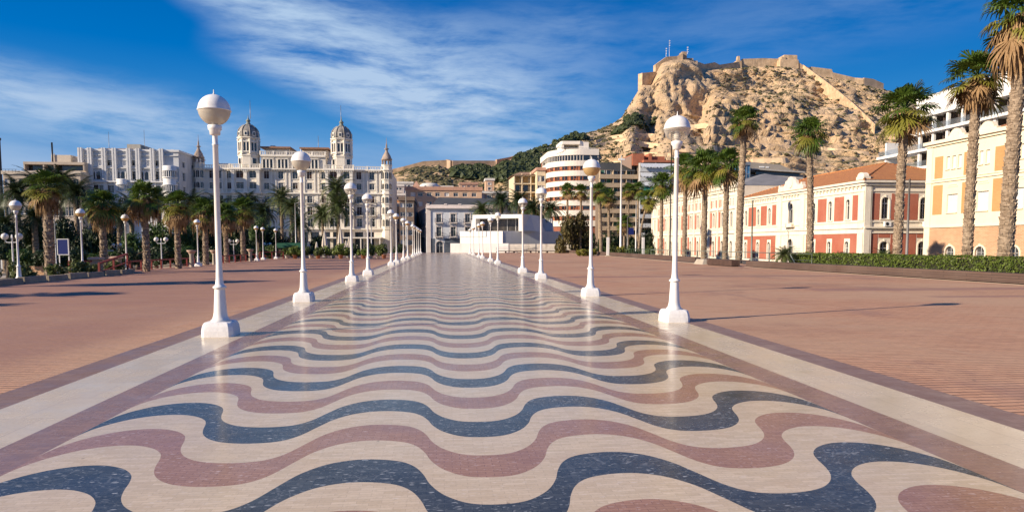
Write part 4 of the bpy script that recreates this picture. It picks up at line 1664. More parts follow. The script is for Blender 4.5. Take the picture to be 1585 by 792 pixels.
def turret(px0, px1):
    xa, xb = cxp(px0), cxp(px1)
    xc, r = (xa + xb) / 2, (xb - xa) / 2
    yc = 0.55
    T = MB()
    prof = [(r, -1.2), (r, cz(356)), (r * 1.1, cz(355)), (r * 1.1, cz(353)), (r * 0.94, cz(352.5)), (r * 0.94, cz(300.5)), (r * 1.1, cz(300)), (r * 1.1, cz(297.5)), (r * 0.94, cz(297)), (r * 0.94, cz(264)),
            (r * 1.12, cz(262.5)), (r * 1.12, cz(261)), (r * 0.92, cz(260.6)), (r * 0.92, cz(254.5)), (r * 1.0, cz(254.2)), (r * 1.0, cz(253.2)), (r * 0.2, cz(253.1))]
    T.lathe(prof, xc, yc, 8, smooth=False, a0=PI / 8)
    T.build('turret', cw, pal)
    ri = r * 0.94 * math.cos(PI / 8)
    for (za, zb) in ((276, 264.8), (292, 283), (314, 304), (331, 320), (350, 339)):
        q = MB()
        for k in (5, 6, 7):
            a = 2 * PI * k / 8
            q.M = Matrix.Translation((xc + ri * math.cos(a), yc + ri * math.sin(a), 0)) @ Matrix.Rotation(a + PI / 2, 4, 'Z')
            h_ = cz(zb) - cz(za)
            q.slab_xz([(-0.42, cz(za)), (0.42, cz(za))] + [(p[0], cz(za) + p[1]) for p in arc_pts(0.84, h_, 6)], -0.05, 0.03, 0)
            q.box(-0.03, 0.03, -0.07, -0.05, cz(za), cz(zb), 1)
            q.box(-0.66, 0.66, -0.2, 0, cz(za) - 0.25, cz(za), 1)
        q.build('turret_window', [dark_glass, ct], pal)
    A = MB()
    for k in range(8):
        a = 2 * PI * k / 8 + PI / 8
        A.tube([(xc + r * 0.78 * math.cos(a), yc + r * 0.78 * math.sin(a), cz(253.2)), (xc + r * 0.78 * math.cos(a), yc + r * 0.78 * math.sin(a), cz(244.5))], 0.2, 6)
    A.lathe([(r * 0.9, cz(246)), (r * 0.98, cz(244.6)), (r * 0.8, cz(242.5)), (r * 0.68, cz(239)), (r * 0.42, cz(235)), (r * 0.24, cz(232)), (r * 0.2, cz(229)), (r * 0.42, cz(228.6)), (r * 0.38, cz(227.6)),
             (r * 0.16, cz(227)), (r * 0.14, cz(223)), (0.08, cz(218)), (0.03, cz(210))], xc, yc, 12)
    A.build('pinnacle', terr_m, pal)


turret(302, 320)
turret(591, 609)
for px, p0, p1 in ((386.8, 181, 152), (528, 180, 157), (492, 228, 206)):
    part(pal, 'antenna', grey_metal, lambda q: q.tube([(cxp(px), 4, cz(p0)), (cxp(px), 4, cz(p1))], [0.10, 0.05], 5))

# ---------------------------------------------------------------- customs house, nearer block (red and cream)
cream = mat('customs_cream', (0.78, 0.70, 0.57), 0.8, var=0.06, vscale=0.5, bump=0.2, bscale=4, stain=0.22, stain_scale=0.3)
cream_t = mat('customs_trim', (0.76, 0.69, 0.57), 0.75, var=0.05, vscale=1.0, stain=0.25, stain_scale=0.5)
redp = brick_mat('red_render', (0.42, 0.125, 0.075), (0.37, 0.105, 0.062), (0.34, 0.10, 0.06), 0.26, 0.07, 0.008, axis='xz', rough=0.85, bump=0.3, big=0.14, bigc=(0.48, 0.20, 0.13))
door_dark = glass_mat('dark_door', (0.035, 0.03, 0.025), 0.4, 0.4)
zb0 = -1.2
YC, YF = 84.8, 121.0
XC = 55.0
ch = thing('customs_house', 'two storey red and cream customs house with orange tiled hipped roof and arched windows', 'customs house', (XC, YC, 0))
LN = YF - YC
DW = 17.0


def uy(y):
    """distance along the long side counted from its far end"""
    return YF - y


colsU = [119.8, 115.0, 110.9, 97.0, 92.7, 88.4]
wins = []
for y in colsU:
    wins.append((uy(y), 4.98, 0.95, 2.75, 'arch trim sill'))
    wins.append((uy(y), zb0 + 0.15, 0.95, 3.1, 'arch trim'))
wins.append((uy(103.7), 4.98, 1.3, 3.1, 'arch trim sill'))
wins.append((uy(103.7), zb0 + 0.02, 1.6, 3.7, 'arch trim', door_dark))
Ms = facade(ch, 0, LN, -PI / 2, LN, zb0, 10.0, wins, cream, cream_t, white_frame, dark_glass)


def panels(q, segs, z0, z1, holes_m):
    for a, b_ in segs:
        q.box(a, b_, -0.025, -0.003, z0, z1)


def customs_red(q):
    edges = [uy(120.8), uy(119.8) - 0.8]
    for a, b_ in ((uy(118.9), uy(115.9)), (uy(114.1), uy(111.9)), (uy(110.0), uy(108.6)), (uy(99.0), uy(98.0)), (uy(96.0), uy(93.7)), (uy(91.7), uy(89.4)), (uy(87.4), uy(86.2))):
        q.box(a, b_, -0.028, -0.003, 4.85, 8.2)
    for a, b_ in ((uy(119.1), uy(115.7)), (uy(114.3), uy(111.6)), (uy(110.2), uy(108.6)), (uy(99.0), uy(97.7)), (uy(96.3), uy(93.4)), (uy(92.0), uy(89.1)), (uy(87.7), uy(86.2))):
        q.box(a, b_, -0.028, -0.003, zb0 + 0.3, 3.05)
    for y in colsU:
        q.box(uy(y) - 0.7, uy(y) + 0.7, -0.028, -0.003, 2.45, 3.05)
part_each(ch, 'red_panel', redp, customs_red, Ms)


def scroll(q, x0, x1, z_, h, y0=-0.3, y1=0.2):
    """baroque crest"""
    w_ = x1 - x0
    xc = (x0 + x1) / 2
    pts = [(x0, z_), (x1, z_), (x1, z_ + h * .25), (x1 - w_ * .06, z_ + h * .38), (x1 - w_ * .2, z_ + h * .36), (x1 - w_ * .28, z_ + h * .52), (x1 - w_ * .3, z_ + h * .72), (xc + w_ * .12, z_ + h * .78),
           (xc + w_ * .09, z_ + h * .93), (xc, z_ + h), (xc - w_ * .09, z_ + h * .93), (xc - w_ * .12, z_ + h * .78), (x0 + w_ * .3, z_ + h * .72), (x0 + w_ * .28, z_ + h * .52), (x0 + w_ * .2, z_ + h * .36),
           (x0 + w_ * .06, z_ + h * .38), (x0, z_ + h * .25)]
    q.slab_xz(pts, y0, y1)
    q.lathe([(0.0001, 0), (w_ * 0.10, 0.0)], 0, 0, 8) if False else None
    for s_ in (-1, 1):
        q.box(xc + s_ * w_ * .44 - 0.2, xc + s_ * w_ * .44 + 0.2, y0 - 0.06, y1, z_, z_ + h * .5)
    q.slab_xz([(xc + w_ * .1 * math.cos(PI * 2 * k / 12), z_ + h * .55 + w_ * .1 * math.sin(PI * 2 * k / 12)) for k in range(12)], y0 - 0.1, y0)


def customs_trim(q):
    L = LN
    q.box(-0.3, L + 0.3, -0.55, -0.003, 9.7, 10.0)
    q.box(-0.15, L + 0.15, -0.30, -0.003, 9.35, 9.7)
    q.box(0, L, -0.12, -0.003, 8.55, 8.75)
    q.box(0, L, -0.18, -0.003, 3.75, 3.95)
    q.box(0, L, -0.10, -0.003, 3.10, 3.25)
    q.box(0, L, -0.10, -0.003, 4.55, 4.72)
    q.box(0, L, -0.06, -0.003, zb0, zb0 + 0.28)
    a, b_ = uy(107.9), uy(99.5)
    for (x0, x1) in ((a, a + 1.3), (b_ - 1.3, b_)):
        q.box(x0, x1, -0.2, -0.003, 3.97, 9.34)
        q.box(x0, x1, -0.2, -0.003, zb0, 3.08)
    q.box(L - 1.1, L + 0.05, -0.16, -0.003, 4.74, 8.5)
    q.box(L - 1.1, L + 0.05, -0.16, -0.003, zb0 + .3, 3.08)
    for i in range(int(L / 0.9)):
        q.box(0.9 * i + 0.3, 0.9 * i + 0.5, -0.25, -0.003, 9.05, 9.34)
    # balcony
    q.box(uy(103.7) - 1.3, uy(103.7) + 1.3, -0.7, -0.003, 4.35, 4.54)
    q.box(uy(103.7) - 1.2, uy(103.7) + 1.2, -0.62, -0.5, 4.54, 4.95)
part(ch, 'cornice', cream_t, customs_trim, Ms)
part(ch, 'crest', cream_t, lambda q: scroll(q, uy(107.6), uy(99.8), 10.0, 2.3), Ms)
part(ch, 'corner_crest', cream_t, lambda q: (q.box(LN - 1.4, LN + 0.2, -0.4, 0.6, 10.0, 10.5), q.slab_xz([(LN - 0.6 + .75 * math.cos(PI * k / 8), 10.5 + .55 * math.sin(PI * k / 8)) for k in range(9)], -0.3, 0.4)), Ms)
# end wall facing the square
ew = []
for xx in (2.9, 8.3, 13.7):
    ew.append((xx, 4.98, 1.05, 2.85, 'arch trim sill'))
    ew.append((xx, zb0 + 0.15, 1.15, 3.1, 'arch trim', door_dark))
Me = facade(ch, 0, 0, 0, DW, zb0, 10.0, ew, cream, cream_t, white_frame, dark_glass)
part_each(ch, 'red_panel', redp, lambda q: [q.box(a, b_, -0.028, -0.003, 4.85, 8.3) for a, b_ in ((0.9, 2.1), (3.75, 7.5), (9.1, 12.9))] + [q.box(a, b_, -0.028, -0.003, zb0 + .3, 3.05) for a, b_ in ((0.9, 2.0), (3.8, 7.4), (9.2, 12.8))]
     + [q.box(x_ - 0.8, x_ + 0.8, -0.028, -0.003, 2.5, 3.05) for x_ in (2.9, 8.3, 13.7)], Me)
part(ch, 'cornice', cream_t, lambda q: (q.box(-0.5, DW, -0.55, -0.003, 9.7, 10.0), q.box(-0.2, DW, -0.3, -0.003, 9.35, 9.7), q.box(0, DW, -0.12, -0.003, 8.55, 8.75), q.box(0, DW, -0.3, -0.003, 3.75, 3.95),
     q.box(0, DW, -0.12, -0.003, 3.1, 3.25), q.box(0, DW, -0.12, -0.003, 4.55, 4.72), q.box(-0.02, 0.8, -0.14, -0.003, zb0, 9.3)), Me)
part(ch, 'drainpipe', mat('drain_grey', (0.35, 0.33, 0.30), 0.6), lambda q: q.tube([(0.95, -0.12, zb0), (0.95, -0.12, 9.3)], 0.06, 6), Me)
part(ch, 'body', cream, lambda q: q.box(0.36, DW, 0.36, LN - 0.01, zb0, 9.9))


def hip(q, x0, x1, y0, y1, z0, z1, ov=0.6, th=0.12):
    x0, x1, y0, y1 = x0 - ov, x1 + ov, y0 - ov, y1 + ov
    w_ = x1 - x0
    if y1 - y0 > w_:
        a, b_ = ((x0 + x1) / 2, y0 + w_ / 2, z1), ((x0 + x1) / 2, y1 - w_ / 2, z1)
        vs = [(x0, y0, z0), (x1, y0, z0), (x1, y1, z0), (x0, y1, z0), a, b_]
        fs = [(0, 1, 4), (1, 2, 5, 4), (2, 3, 5), (3, 0, 4, 5), (0, 3, 2, 1)]
    else:
        d_ = y1 - y0
        a, b_ = (x0 + d_ / 2, (y0 + y1) / 2, z1), (x1 - d_ / 2, (y0 + y1) / 2, z1)
        vs = [(x0, y0, z0), (x1, y0, z0), (x1, y1, z0), (x0, y1, z0), a, b_]
        fs = [(0, 1, 5, 4), (1, 2, 5), (2, 3, 4, 5), (3, 0, 4), (0, 3, 2, 1)]
    q.add(vs, fs)
    return a, b_


def tiled(q):
    a, b_ = hip(q, 0, DW, 0, LN, 10.02, 13.3)
    for p in ((-0.6, -0.6, 10.05), (DW + .6, -0.6, 10.05)):
        q.tube([p, a], 0.12, 6)
    for p in ((-0.6, LN + .6, 10.05), (DW + .6, LN + .6, 10.05)):
        q.tube([p, b_], 0.12, 6)
    q.tube([a, b_], 0.13, 6)
part(ch, 'roof', terracotta, tiled)
for (lx, lz) in ((3.1, 4.0), (8.6, 4.0)):
    ac = thing('air_conditioner', 'white air conditioner on the ledge under the %s end wall window' % ('left' if lx < 5 else 'right'), 'air conditioner', (XC + lx, YC, lz), 0, 'air conditioners on the end wall')
    q = MB()
    q.box(-0.45, 0.45, -0.42, -0.12, 0.02, 0.62)
    q.build('casing', white, ac)
    q = MB()
    q.lathe([(0.0, 0), (0.22, 0.0), (0.22, 0.03)], 0, 0, 12) if False else q.slab_xz([(-0.1 + 0.22 * math.cos(2 * PI * k / 12), 0.32 + 0.22 * math.sin(2 * PI * k / 12)) for k in range(12)], -0.45, -0.42)
    q.build('fan', black, ac)

# ---------------------------------------------------------------- customs house, farther block
YN2, YF2 = 123.6, 176.0
L2 = YF2 - YN2
c2 = thing('customs_hall', 'three storey cream and red hall with grey slate roof behind fan palms', 'public building', (XC, YN2, 0))
wins = []
segs_u = []
cols2 = []
for i in range(12):
    y = YN2 + 2.6 + i * (L2 - 5.2) / 11
    cols2.append(y)
for i, y in enumerate(cols2):
    wins.append((YF2 - y, 5.0, 1.0, 2.9, 'arch trim sill', dark_glass))
    wins.append((YF2 - y, zb0 + 0.1, 1.1, 3.4, 'arch trim', door_dark))
    for d in (-0.62, 0.62):
        wins.append((YF2 - y + d, 9.0, 0.62, 1.4, 'plain'))
M2 = facade(c2, 0, L2, -PI / 2, L2, zb0, 13.2, wins, cream, cream_t, white_frame, dark_glass)


def red2(q):
    for i, y in enumerate(cols2):
        if i in (0, 3, 8, 11):
            continue
        x = YF2 - y
        for s_ in (-1, 1):
            a, b_ = sorted((x + s_ * 0.95, x + s_ * 1.75))
            q.box(a, b_, -0.03, -0.003, 4.9, 8.1)
            q.box(a, b_, -0.03, -0.003, zb0 + .5, 3.2)
            a, b_ = sorted((x + s_ * 1.1, x + s_ * 1.6))
            q.box(a, b_, -0.03, -0.003, 8.9, 10.5)
part_each(c2, 'red_panel', redp, red2, M2)


def trim2(q):
    q.box(-0.4, L2 + 0.4, -0.6, -0.003, 12.3, 12.7)
    q.box(-0.2, L2 + 0.2, -0.3, -0.003, 11.7, 12.3)
    q.box(0, L2, -0.25, -0.003, 8.35, 8.6)
    q.box(0, L2, -0.25, -0.003, 3.7, 3.95)
    q.box(0, L2, -0.12, -0.003, 4.5, 4.7)
    q.box(0, L2, -0.12, -0.003, 10.9, 11.05)
    for i in range(13):
        x = 0.35 + i * (L2 - 0.7) / 12
        q.box(x - 0.35, x + 0.35, -0.22, -0.003, 3.95, 8.35)
        q.box(x - 0.3, x + 0.3, -0.18, -0.003, 8.6, 11.7)
        q.box(x - 0.4, x + 0.4, -0.2, -0.003, zb0, 3.7)
    for i in range(int(L2 / 0.8)):
        q.box(0.8 * i, 0.8 * i + 0.3, -0.45, -0.003, 11.95, 12.29)
    for i in (0, 3, 8, 11):
        x = YF2 - cols2[i]
        scroll(q, x - 2.0, x + 2.0, 12.7, 1.6)
    balustrade(q, 0, L2, -0.3, 12.7, 0.8, 4.0, 0.9)
part(c2, 'cornice', cream_t, trim2, M2)
slate = mat('slate_roof', (0.22, 0.215, 0.21), 0.7, var=0.15, vscale=0.5, bump=0.4, bscale=6)
part(c2, 'body', cream, lambda q: q.box(0.36, 20, 0.01, L2, zb0, 12.6))
part(c2, 'roof', slate, lambda q: (hip(q, 1, 19, 1, L2 * 0.42, 12.7, 15.9), hip(q, 1, 19, L2 * 0.5, L2 - 1, 12.7, 15.4)))

# ---------------------------------------------------------------- yellow office building on the right
yel = mat('yellow_render', (0.76, 0.665, 0.49), 0.85, var=0.04, vscale=0.4, bump=0.15, bscale=4, stain=0.10, stain_scale=0.3)
yel_t = mat('yellow_trim', (0.80, 0.70, 0.52), 0.8, var=0.04)
ochre = brick_mat('ochre_brick', (0.56, 0.30, 0.11), (0.50, 0.255, 0.09), (0.50, 0.32, 0.16), 0.25, 0.07, 0.008, axis='xz', rough=0.85, bump=0.3, big=0.08)
pinkbrick = brick_mat('pink_brick', (0.56, 0.31, 0.165), (0.46, 0.225, 0.115), (0.62, 0.47, 0.32), 0.42, 0.13, 0.02, axis='xz', rough=0.85, bump=0.6, big=0.12)
blindm = mat('white_blind', (0.66, 0.65, 0.62), 0.6, var=0.05, vscale=3)
YY0, YY1 = 44.0, 73.4
LY = YY1 - YY0
yb = thing('office_building', 'three storey pale yellow building with ochre brick panels and a brick ground floor', 'office building', (XC, YY0, 0))
def vy(y):
    return YY1 - y
bays = [69.3, 65.1, 60.9, 56.7, 52.5, 48.3]
pans = [71.5, 67.2, 63.1, 58.8, 54.6, 50.4]
wins = []
for i, y in enumerate(bays):
    n = 3 if i == 0 else 2
    for k in range(n):
        d = (k - (n - 1) / 2) * 0.85
        wins.append((vy(y) + d, 9.85, 0.52, 1.35, 'plain blind sill', blindm))
    wins.append((vy(y), 5.12, 1.55, 1.95, 'plain blind sill', blindm))
My = facade(yb, 0, LY, -PI / 2, LY, 3.6, 13.1, wins, yel, yel_t, white_frame, dark_glass)
facade(yb, 0.001, LY, -PI / 2, LY, zb0, 3.6, [(vy(y), -0.75, 1.3, 2.2, 'arch trim grille sill') for y in bays], pinkbrick, yel_t, white_frame, dark_glass)
part_each(yb, 'brick_panel', ochre, lambda q: [(q.box(vy(y) - 0.62, vy(y) + 0.62, -0.03, -0.003, 8.95, 11.35), q.box(vy(y) - 0.72, vy(y) + 0.72, -0.03, -0.003, 4.95, 8.2)) for y in pans], My)


def yt(q):
    q.box(-0.2, LY + 0.3, -0.45, -0.003, 12.75, 13.1)
    q.box(-0.1, LY + 0.15, -0.2, -0.003, 12.5, 12.75)
    q.box(0, LY, -0.14, -0.003, 8.5, 8.66)
    q.box(0, LY, -0.10, -0.003, 8.76, 8.84)
    q.box(0, LY, -0.14, -0.003, 3.5, 3.7)
    q.box(0, 0.9, -0.08, -0.003, zb0, 12.5)
    for y in bays:
        x = vy(y)
        q.slab_xz([(x + .62 * math.cos(PI * k / 10), 8.05 + .22 * math.sin(PI * k / 10)) for k in range(11)], -0.07, -0.003)
        q.box(x - 0.75, x + 0.75, -0.05, -0.003, 7.85, 7.95)
    for y in bays:
        x = vy(y) + 0.4
        q.slab_xz([(x + .95 * math.cos(PI * k / 12), 13.1 + .95 * math.sin(PI * k / 12)) for k in range(13)], -0.25, 0.25)
        q.slab_xz([(x + .55 * math.cos(PI * k / 12), 13.2 + .55 * math.sin(PI * k / 12)) for k in range(13)], -0.32, -0.25)
        q.box(x - 1.3, x + 1.3, -0.3, 0.2, 13.1, 13.35)
part(yb, 'cornice', yel_t, yt, My)
part(yb, 'body', yel, lambda q: q.box(0.36, 18, 0.01, LY - 0.36, zb0, 13.0))
part(yb, 'wall', yel, lambda q: (q.box(0.0, 18, LY - 0.35, LY, zb0, 13.08), q.box(0, 18, 0, 0.35, zb0, 13.08)))
part(yb, 'roof', terracotta, lambda q: hip(q, 0.7, 17, 1.0, LY - 1.0, 13.12, 15.6, 0.2))

# ---------------------------------------------------------------- white hotel with balconies
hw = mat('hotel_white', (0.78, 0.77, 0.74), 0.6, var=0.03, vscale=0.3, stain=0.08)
hbrown = mat('balcony_brown', (0.13, 0.095, 0.08), 0.7, var=0.1)
balglass = clear_bowl_mat('balcony_glass', (0.80, 0.84, 0.88), 0.10, 0.05, 0.0)
ho = thing('hotel', 'long white modern hotel with rows of dark recessed balconies and a blank white roof storey', 'hotel', (76, 60, 0))
HY1 = 104.5 - 60
part(ho, 'roof_storey', hw, lambda q: (q.box(0.0, 20, 0, HY1, 21.7, 24.9), q.box(5, 20, 0, HY1 - 12, 24.9, 29)))
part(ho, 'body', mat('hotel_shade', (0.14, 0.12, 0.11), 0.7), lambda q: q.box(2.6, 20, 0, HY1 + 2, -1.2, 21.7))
floors = [10.9, 13.6, 16.35, 19.05]
part_each(ho, 'slab', hw, lambda q: [q.box(-0.15, 2.6, 0, HY1 + (9.5 if z_ < 17 else (4.0 if z_ < 20 else 0)), z_, z_ + 0.42) for z_ in floors])


def hp(q):
    for z_ in floors:
        n = int(HY1 / 3.0)
        for k in range(n + 1):
            y = HY1 - 0.2 - 3.0 * k
            q.box(0.5, 2.6, y - 0.10, y + 0.10, z_ + 0.42, z_ + 2.7 - 0.02 if z_ < 19 else 21.7)
            q.box(1.2, 2.55, y - 1.55, y - 1.45, z_ + 0.42, z_ + 2.68 if z_ < 19 else 21.7)
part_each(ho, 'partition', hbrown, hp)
part_each(ho, 'pillar', hw, lambda q: [q.box(0.35, 0.75, HY1 - 0.75 - 3.0 * k, HY1 - 0.3 - 3.0 * k, 0, 21.7) for k in range(15)])
for z_ in floors:
    part(ho, 'glass_railing', balglass, lambda q: q.box(0.12, 0.16, 0, HY1 + (9.4 if z_ < 17 else (3.9 if z_ < 20 else 0)), z_ + 0.42, z_ + 1.35))
part_each(ho, 'end_wall', hw, lambda q: [q.box(0.3, 2.6, HY1 + (7.5 if z_ < 17 else 2.8), HY1 + (7.9 if z_ < 17 else 3.2), z_ + .42, z_ + 2.7) for z_ in floors[:3]])

# ---------------------------------------------------------------- buildings round the square
def block(name, label, cat, px0, px1, Y, py_top, depth, wallm, trim, rows, cols, w=1.1, kind='far trim sill', z0=-1.2, pane=None, frame=None, parapet=0.5, side=None, sidew=None, group=None, rows_z=None):
    """street block: front wall with openings, lit side wall, parapet; px/py are sight lines at distance Y"""
    HZ[0] = max(0, (px0 + px1) / 2)
    X0, X1 = px_x(px0, Y), px_x(px1, Y)
    W = X1 - X0
    zt = hz(py_top, Y)
    r = thing(name, label, cat, (X0, Y, 0), 0, group)
    wins = []
    for ci, c in enumerate(cols):
        for ri, rr in enumerate(rows):
            zb, zt2 = hz(rr[1], Y), hz(rr[0], Y)
            p_ = pane or (dark_glass if (ci * 3 + ri * 5) % 4 else blindm)
            wins.append((px_x(c, Y) - X0, zb, w, zt2 - zb, kind, p_))
    facade(r, 0, 0, 0, W, z0, zt, wins, wallm, trim, frame or white_frame, dark_glass)
    part(r, 'body', wallm, lambda q: q.box(0.36, W - 0.36, 0.36, depth, z0, zt - 0.25))
    sw = []
    if sidew:
        for k in range(sidew):
            for rr in rows:
                zb, zt2 = hz(rr[1], Y), hz(rr[0], Y)
                sw.append((depth * (k + 0.5) / sidew, zb, w, zt2 - zb, kind, dark_glass))
    if side == 'left':
        facade(r, 0, depth, -PI / 2, depth, z0, zt, sw, wallm, trim, frame or white_frame, dark_glass)
        part(r, 'wall', wallm, lambda q: q.box(W - 0.36, W, 0.36, depth, z0, zt))
    else:
        facade(r, W, 0, PI / 2, depth, z0, zt, sw, wallm, trim, frame or white_frame, dark_glass)
        part(r, 'wall', wallm, lambda q: q.box(0, 0.36, 0.36, depth, z0, zt))
    part(r, 'parapet', trim, lambda q: (q.box(-0.25, W + 0.25, -0.3, -0.003, zt - 0.35, zt + parapet), q.box(-0.25, -0.003, 0, depth, zt - 0.35, zt + parapet), q.box(W + 0.003, W + 0.25, 0, depth, zt - 0.35, zt + parapet)))
    return r, X0, W, zt


bluew = mat('blue_white_render', (0.56, 0.57, 0.57), 0.8, var=0.08, vscale=0.3, bump=0.2, bscale=3, stain=0.35, stain_scale=0.3)
bluet = mat('blue_white_trim', (0.66, 0.66, 0.65), 0.75, var=0.06, stain=0.2)
Y_ = 190
r, X0, W, zt = block('apartment_house', 'pale blue grey apartment house with tall vertical piers and round bay windows behind palms', 'apartment house', 129, 281, Y_, 232.5, 20, bluew, bluet,
                     [(248, 257), (265, 278), (287, 299), (306, 318), (325, 338)], [139.5, 176, 213.5, 249], 1.9, parapet=0.2, side='right', sidew=3)


def lx(px):
    return px_x(px, Y_) - X0


part(r, 'pier', bluet, lambda q: [(q.box(lx(p) - 0.6, lx(p) + 0.6, -0.7, -0.003, hz(281, Y_), hz(230.5, Y_)), q.box(lx(p) - 0.5, lx(p) - 0.12, -0.85, -0.70, hz(279, Y_), hz(230, Y_)), q.box(lx(p) + 0.12, lx(p) + 0.5, -0.85, -0.70, hz(279, Y_), hz(230, Y_)),
                                  q.box(lx(p) - 0.5, lx(p) + 0.5, -0.35, -0.003, -1.2, hz(281, Y_))) for p in (132, 146.5, 168, 184, 206, 220, 242, 256)])
part(r, 'cornice', bluet, lambda q: (q.box(0, W, -0.9, -0.003, hz(282.5, Y_), hz(280.5, Y_)), q.box(0, W, -0.5, -0.003, hz(261, Y_), hz(259.5, Y_)), q.box(0, W, -0.3, -0.003, hz(241, Y_), hz(240, Y_)), q.box(0, W, -0.6, -0.003, hz(302, Y_), hz(300, Y_))))
for c in (157.5, 195, 231.5):
    for ri, (a, b_) in enumerate([(248, 257), (266, 278), (287, 299), (306, 318)]):
        zb, zz = hz(b_, Y_), hz(a, Y_)
        q = MB()
        if ri == 1:
            for d in (-1.3, 0, 1.3):
                q.slab_xz([(lx(c) + d - 0.5, zb), (lx(c) + d + 0.5, zb)] + [(lx(c) + d + p[0], zb + p[1]) for p in arc_pts(1.0, zz - zb, 6)], -0.06, -0.005, 0)
            for d in (-1.95, -0.65, 0.65, 1.95):
                q.box(lx(c) + d - 0.1, lx(c) + d + 0.1, -0.3, -0.004, zb, zz, 1)
        else:
            q.box(lx(c) - 1.9, lx(c) + 1.9, -0.05, -0.005, zb, zz, 0 if ri else 2)
            q.box(lx(c) - 2.1, lx(c) + 2.1, -0.3, -0.006, zz, zz + 0.3, 1)
            q.box(lx(c) - 1.8, lx(c) + 1.8, -0.3, -0.006, zb - 0.3, zb, 1)
            for d in (-1.7, 0, 1.7):
                q.box(lx(c) + d - 0.1, lx(c) + d + 0.1, -0.2, -0.007, zb, zz, 1)
        q.build('window', [dark_glass, bluet, blindm], r)


def bay(px0, px1, ptop, pb, rows):
    xa, xb = lx(px0), lx(px1)
    xc, rr = (xa + xb) / 2, (xb - xa) / 2
    q = MB()
    rr *= 1.15
    q.lathe([(rr, pb), (rr, hz(ptop, Y_)), (rr * 0.9, hz(ptop, Y_) + 0.1)], xc, -0.3, 20, 0)
    for (a, b_) in rows:
        q.lathe([(rr + 0.06, hz(b_, Y_)), (rr + 0.06, hz(a, Y_))], xc, -0.3, 20, 1, smooth=False)
        q.lathe([(rr + 0.2, hz(b_, Y_) - 0.3), (rr + 0.2, hz(b_, Y_) - 0.02)], xc, -0.3, 20, 0)
        q.lathe([(rr + 0.2, hz(a, Y_) + 0.02), (rr + 0.2, hz(a, Y_) + 0.3)], xc, -0.3, 20, 0)
        for k in range(12):
            an = PI + PI * k / 11
            q.box(xc + (rr + .07) * math.cos(an) - 0.09, xc + (rr + .07) * math.cos(an) + 0.09, -0.3 + (rr + .07) * math.sin(an) - 0.09, -0.3 + (rr + .07) * math.sin(an) + 0.09, hz(b_, Y_), hz(a, Y_), 0)
    q.build('bay_window', [mat('bay_white', (0.72, 0.71, 0.68), 0.7), dark_glass], r)


bay(259, 277, 257, -1.2, [(265, 274), (287, 296), (307, 316)])
bay(187, 202, 278, -1.2, [(287, 296), (307, 317)])
part(r, 'stair_tower', mat('roof_grey_green', (0.38, 0.37, 0.32), 0.8), lambda q: (q.box(lx(192), lx(213), 4, 9, zt - .3, hz(220, Y_)), q.box(lx(213.05), lx(219), 5, 9, zt - .3, hz(222, Y_))))
part(r, 'roof_shed', mat('roof_rust', (0.28, 0.15, 0.09), 0.8), lambda q: q.box(lx(154), lx(206), 1.5, 6, zt - 0.2, hz(229, Y_)))
part(r, 'pinnacle', bluet, lambda q: q.frustum(lx(270), 1, zt, hz(230, Y_), 1.4, 1, 0.2, 0.2))
for p, t_ in ((161, 200), (217, 196)):
    part(r, 'antenna', grey_metal, lambda q: q.tube([(lx(p), 5, zt), (lx(p), 5, hz(t_, Y_))], [0.08, 0.04], 4))

beige = mat('beige_render', (0.50, 0.42, 0.33), 0.85, var=0.08, vscale=0.2, stain=0.3, stain_scale=0.2)
beige_t = mat('beige_trim', (0.58, 0.50, 0.40), 0.8, var=0.06, stain=0.2)
r, X0, W, zt = block('office_block', 'low beige office block with set back roof storey and dark mast at far left', 'office block', 10, 129, 185, 268, 18, beige, beige_t,
                     [(277, 288), (298, 309), (320, 334), (345, 358)], [16, 24, 38, 46, 60, 68, 82, 90, 104, 112, 122], 1.15, 'far sill', side='right')
Y_ = 185
part(r, 'roof_storey', beige, lambda q: (q.box(px_x(34, Y_) - X0, W, 3, 14, zt, hz(262, Y_)), q.box(px_x(34, Y_) - X0, W, 2.2, 14, hz(253, Y_), hz(249, Y_)), [q.box(px_x(p, Y_) - X0, px_x(p + 2.2, Y_) - X0, 2.3, 14, hz(262, Y_), hz(253, Y_)) for p in (34, 64, 81, 126.5)]))
part(r, 'window_band', dark_glass, lambda q: q.box(px_x(36, Y_) - X0, W - 0.5, 4, 13, hz(262, Y_), hz(253, Y_)))
part(r, 'stair_tower', beige_t, lambda q: (q.box(px_x(65, Y_) - X0, px_x(96, Y_) - X0, 6, 10, hz(249, Y_), hz(235, Y_)), q.box(px_x(96, Y_) - X0 + .01, px_x(106, Y_) - X0, 7, 10, hz(249, Y_), hz(237, Y_)), q.box(px_x(70, Y_) - X0, px_x(71, Y_) - X0, 5.8, 6, hz(249, Y_), hz(233, Y_))))
part(r, 'mast', black, lambda q: q.tube([(px_x(74, Y_) - X0, 4, hz(249, Y_)), (px_x(74, Y_) - X0, 4, hz(217, Y_))], 0.22, 6))
part(r, 'railing', black, lambda q: (q.box(0, px_x(34, Y_) - X0, -0.3, -0.25, hz(263, Y_), hz(262.5, Y_)), [q.box(k * 0.8, k * 0.8 + 0.06, -0.3, -0.25, zt, hz(263, Y_)) for k in range(6)]))

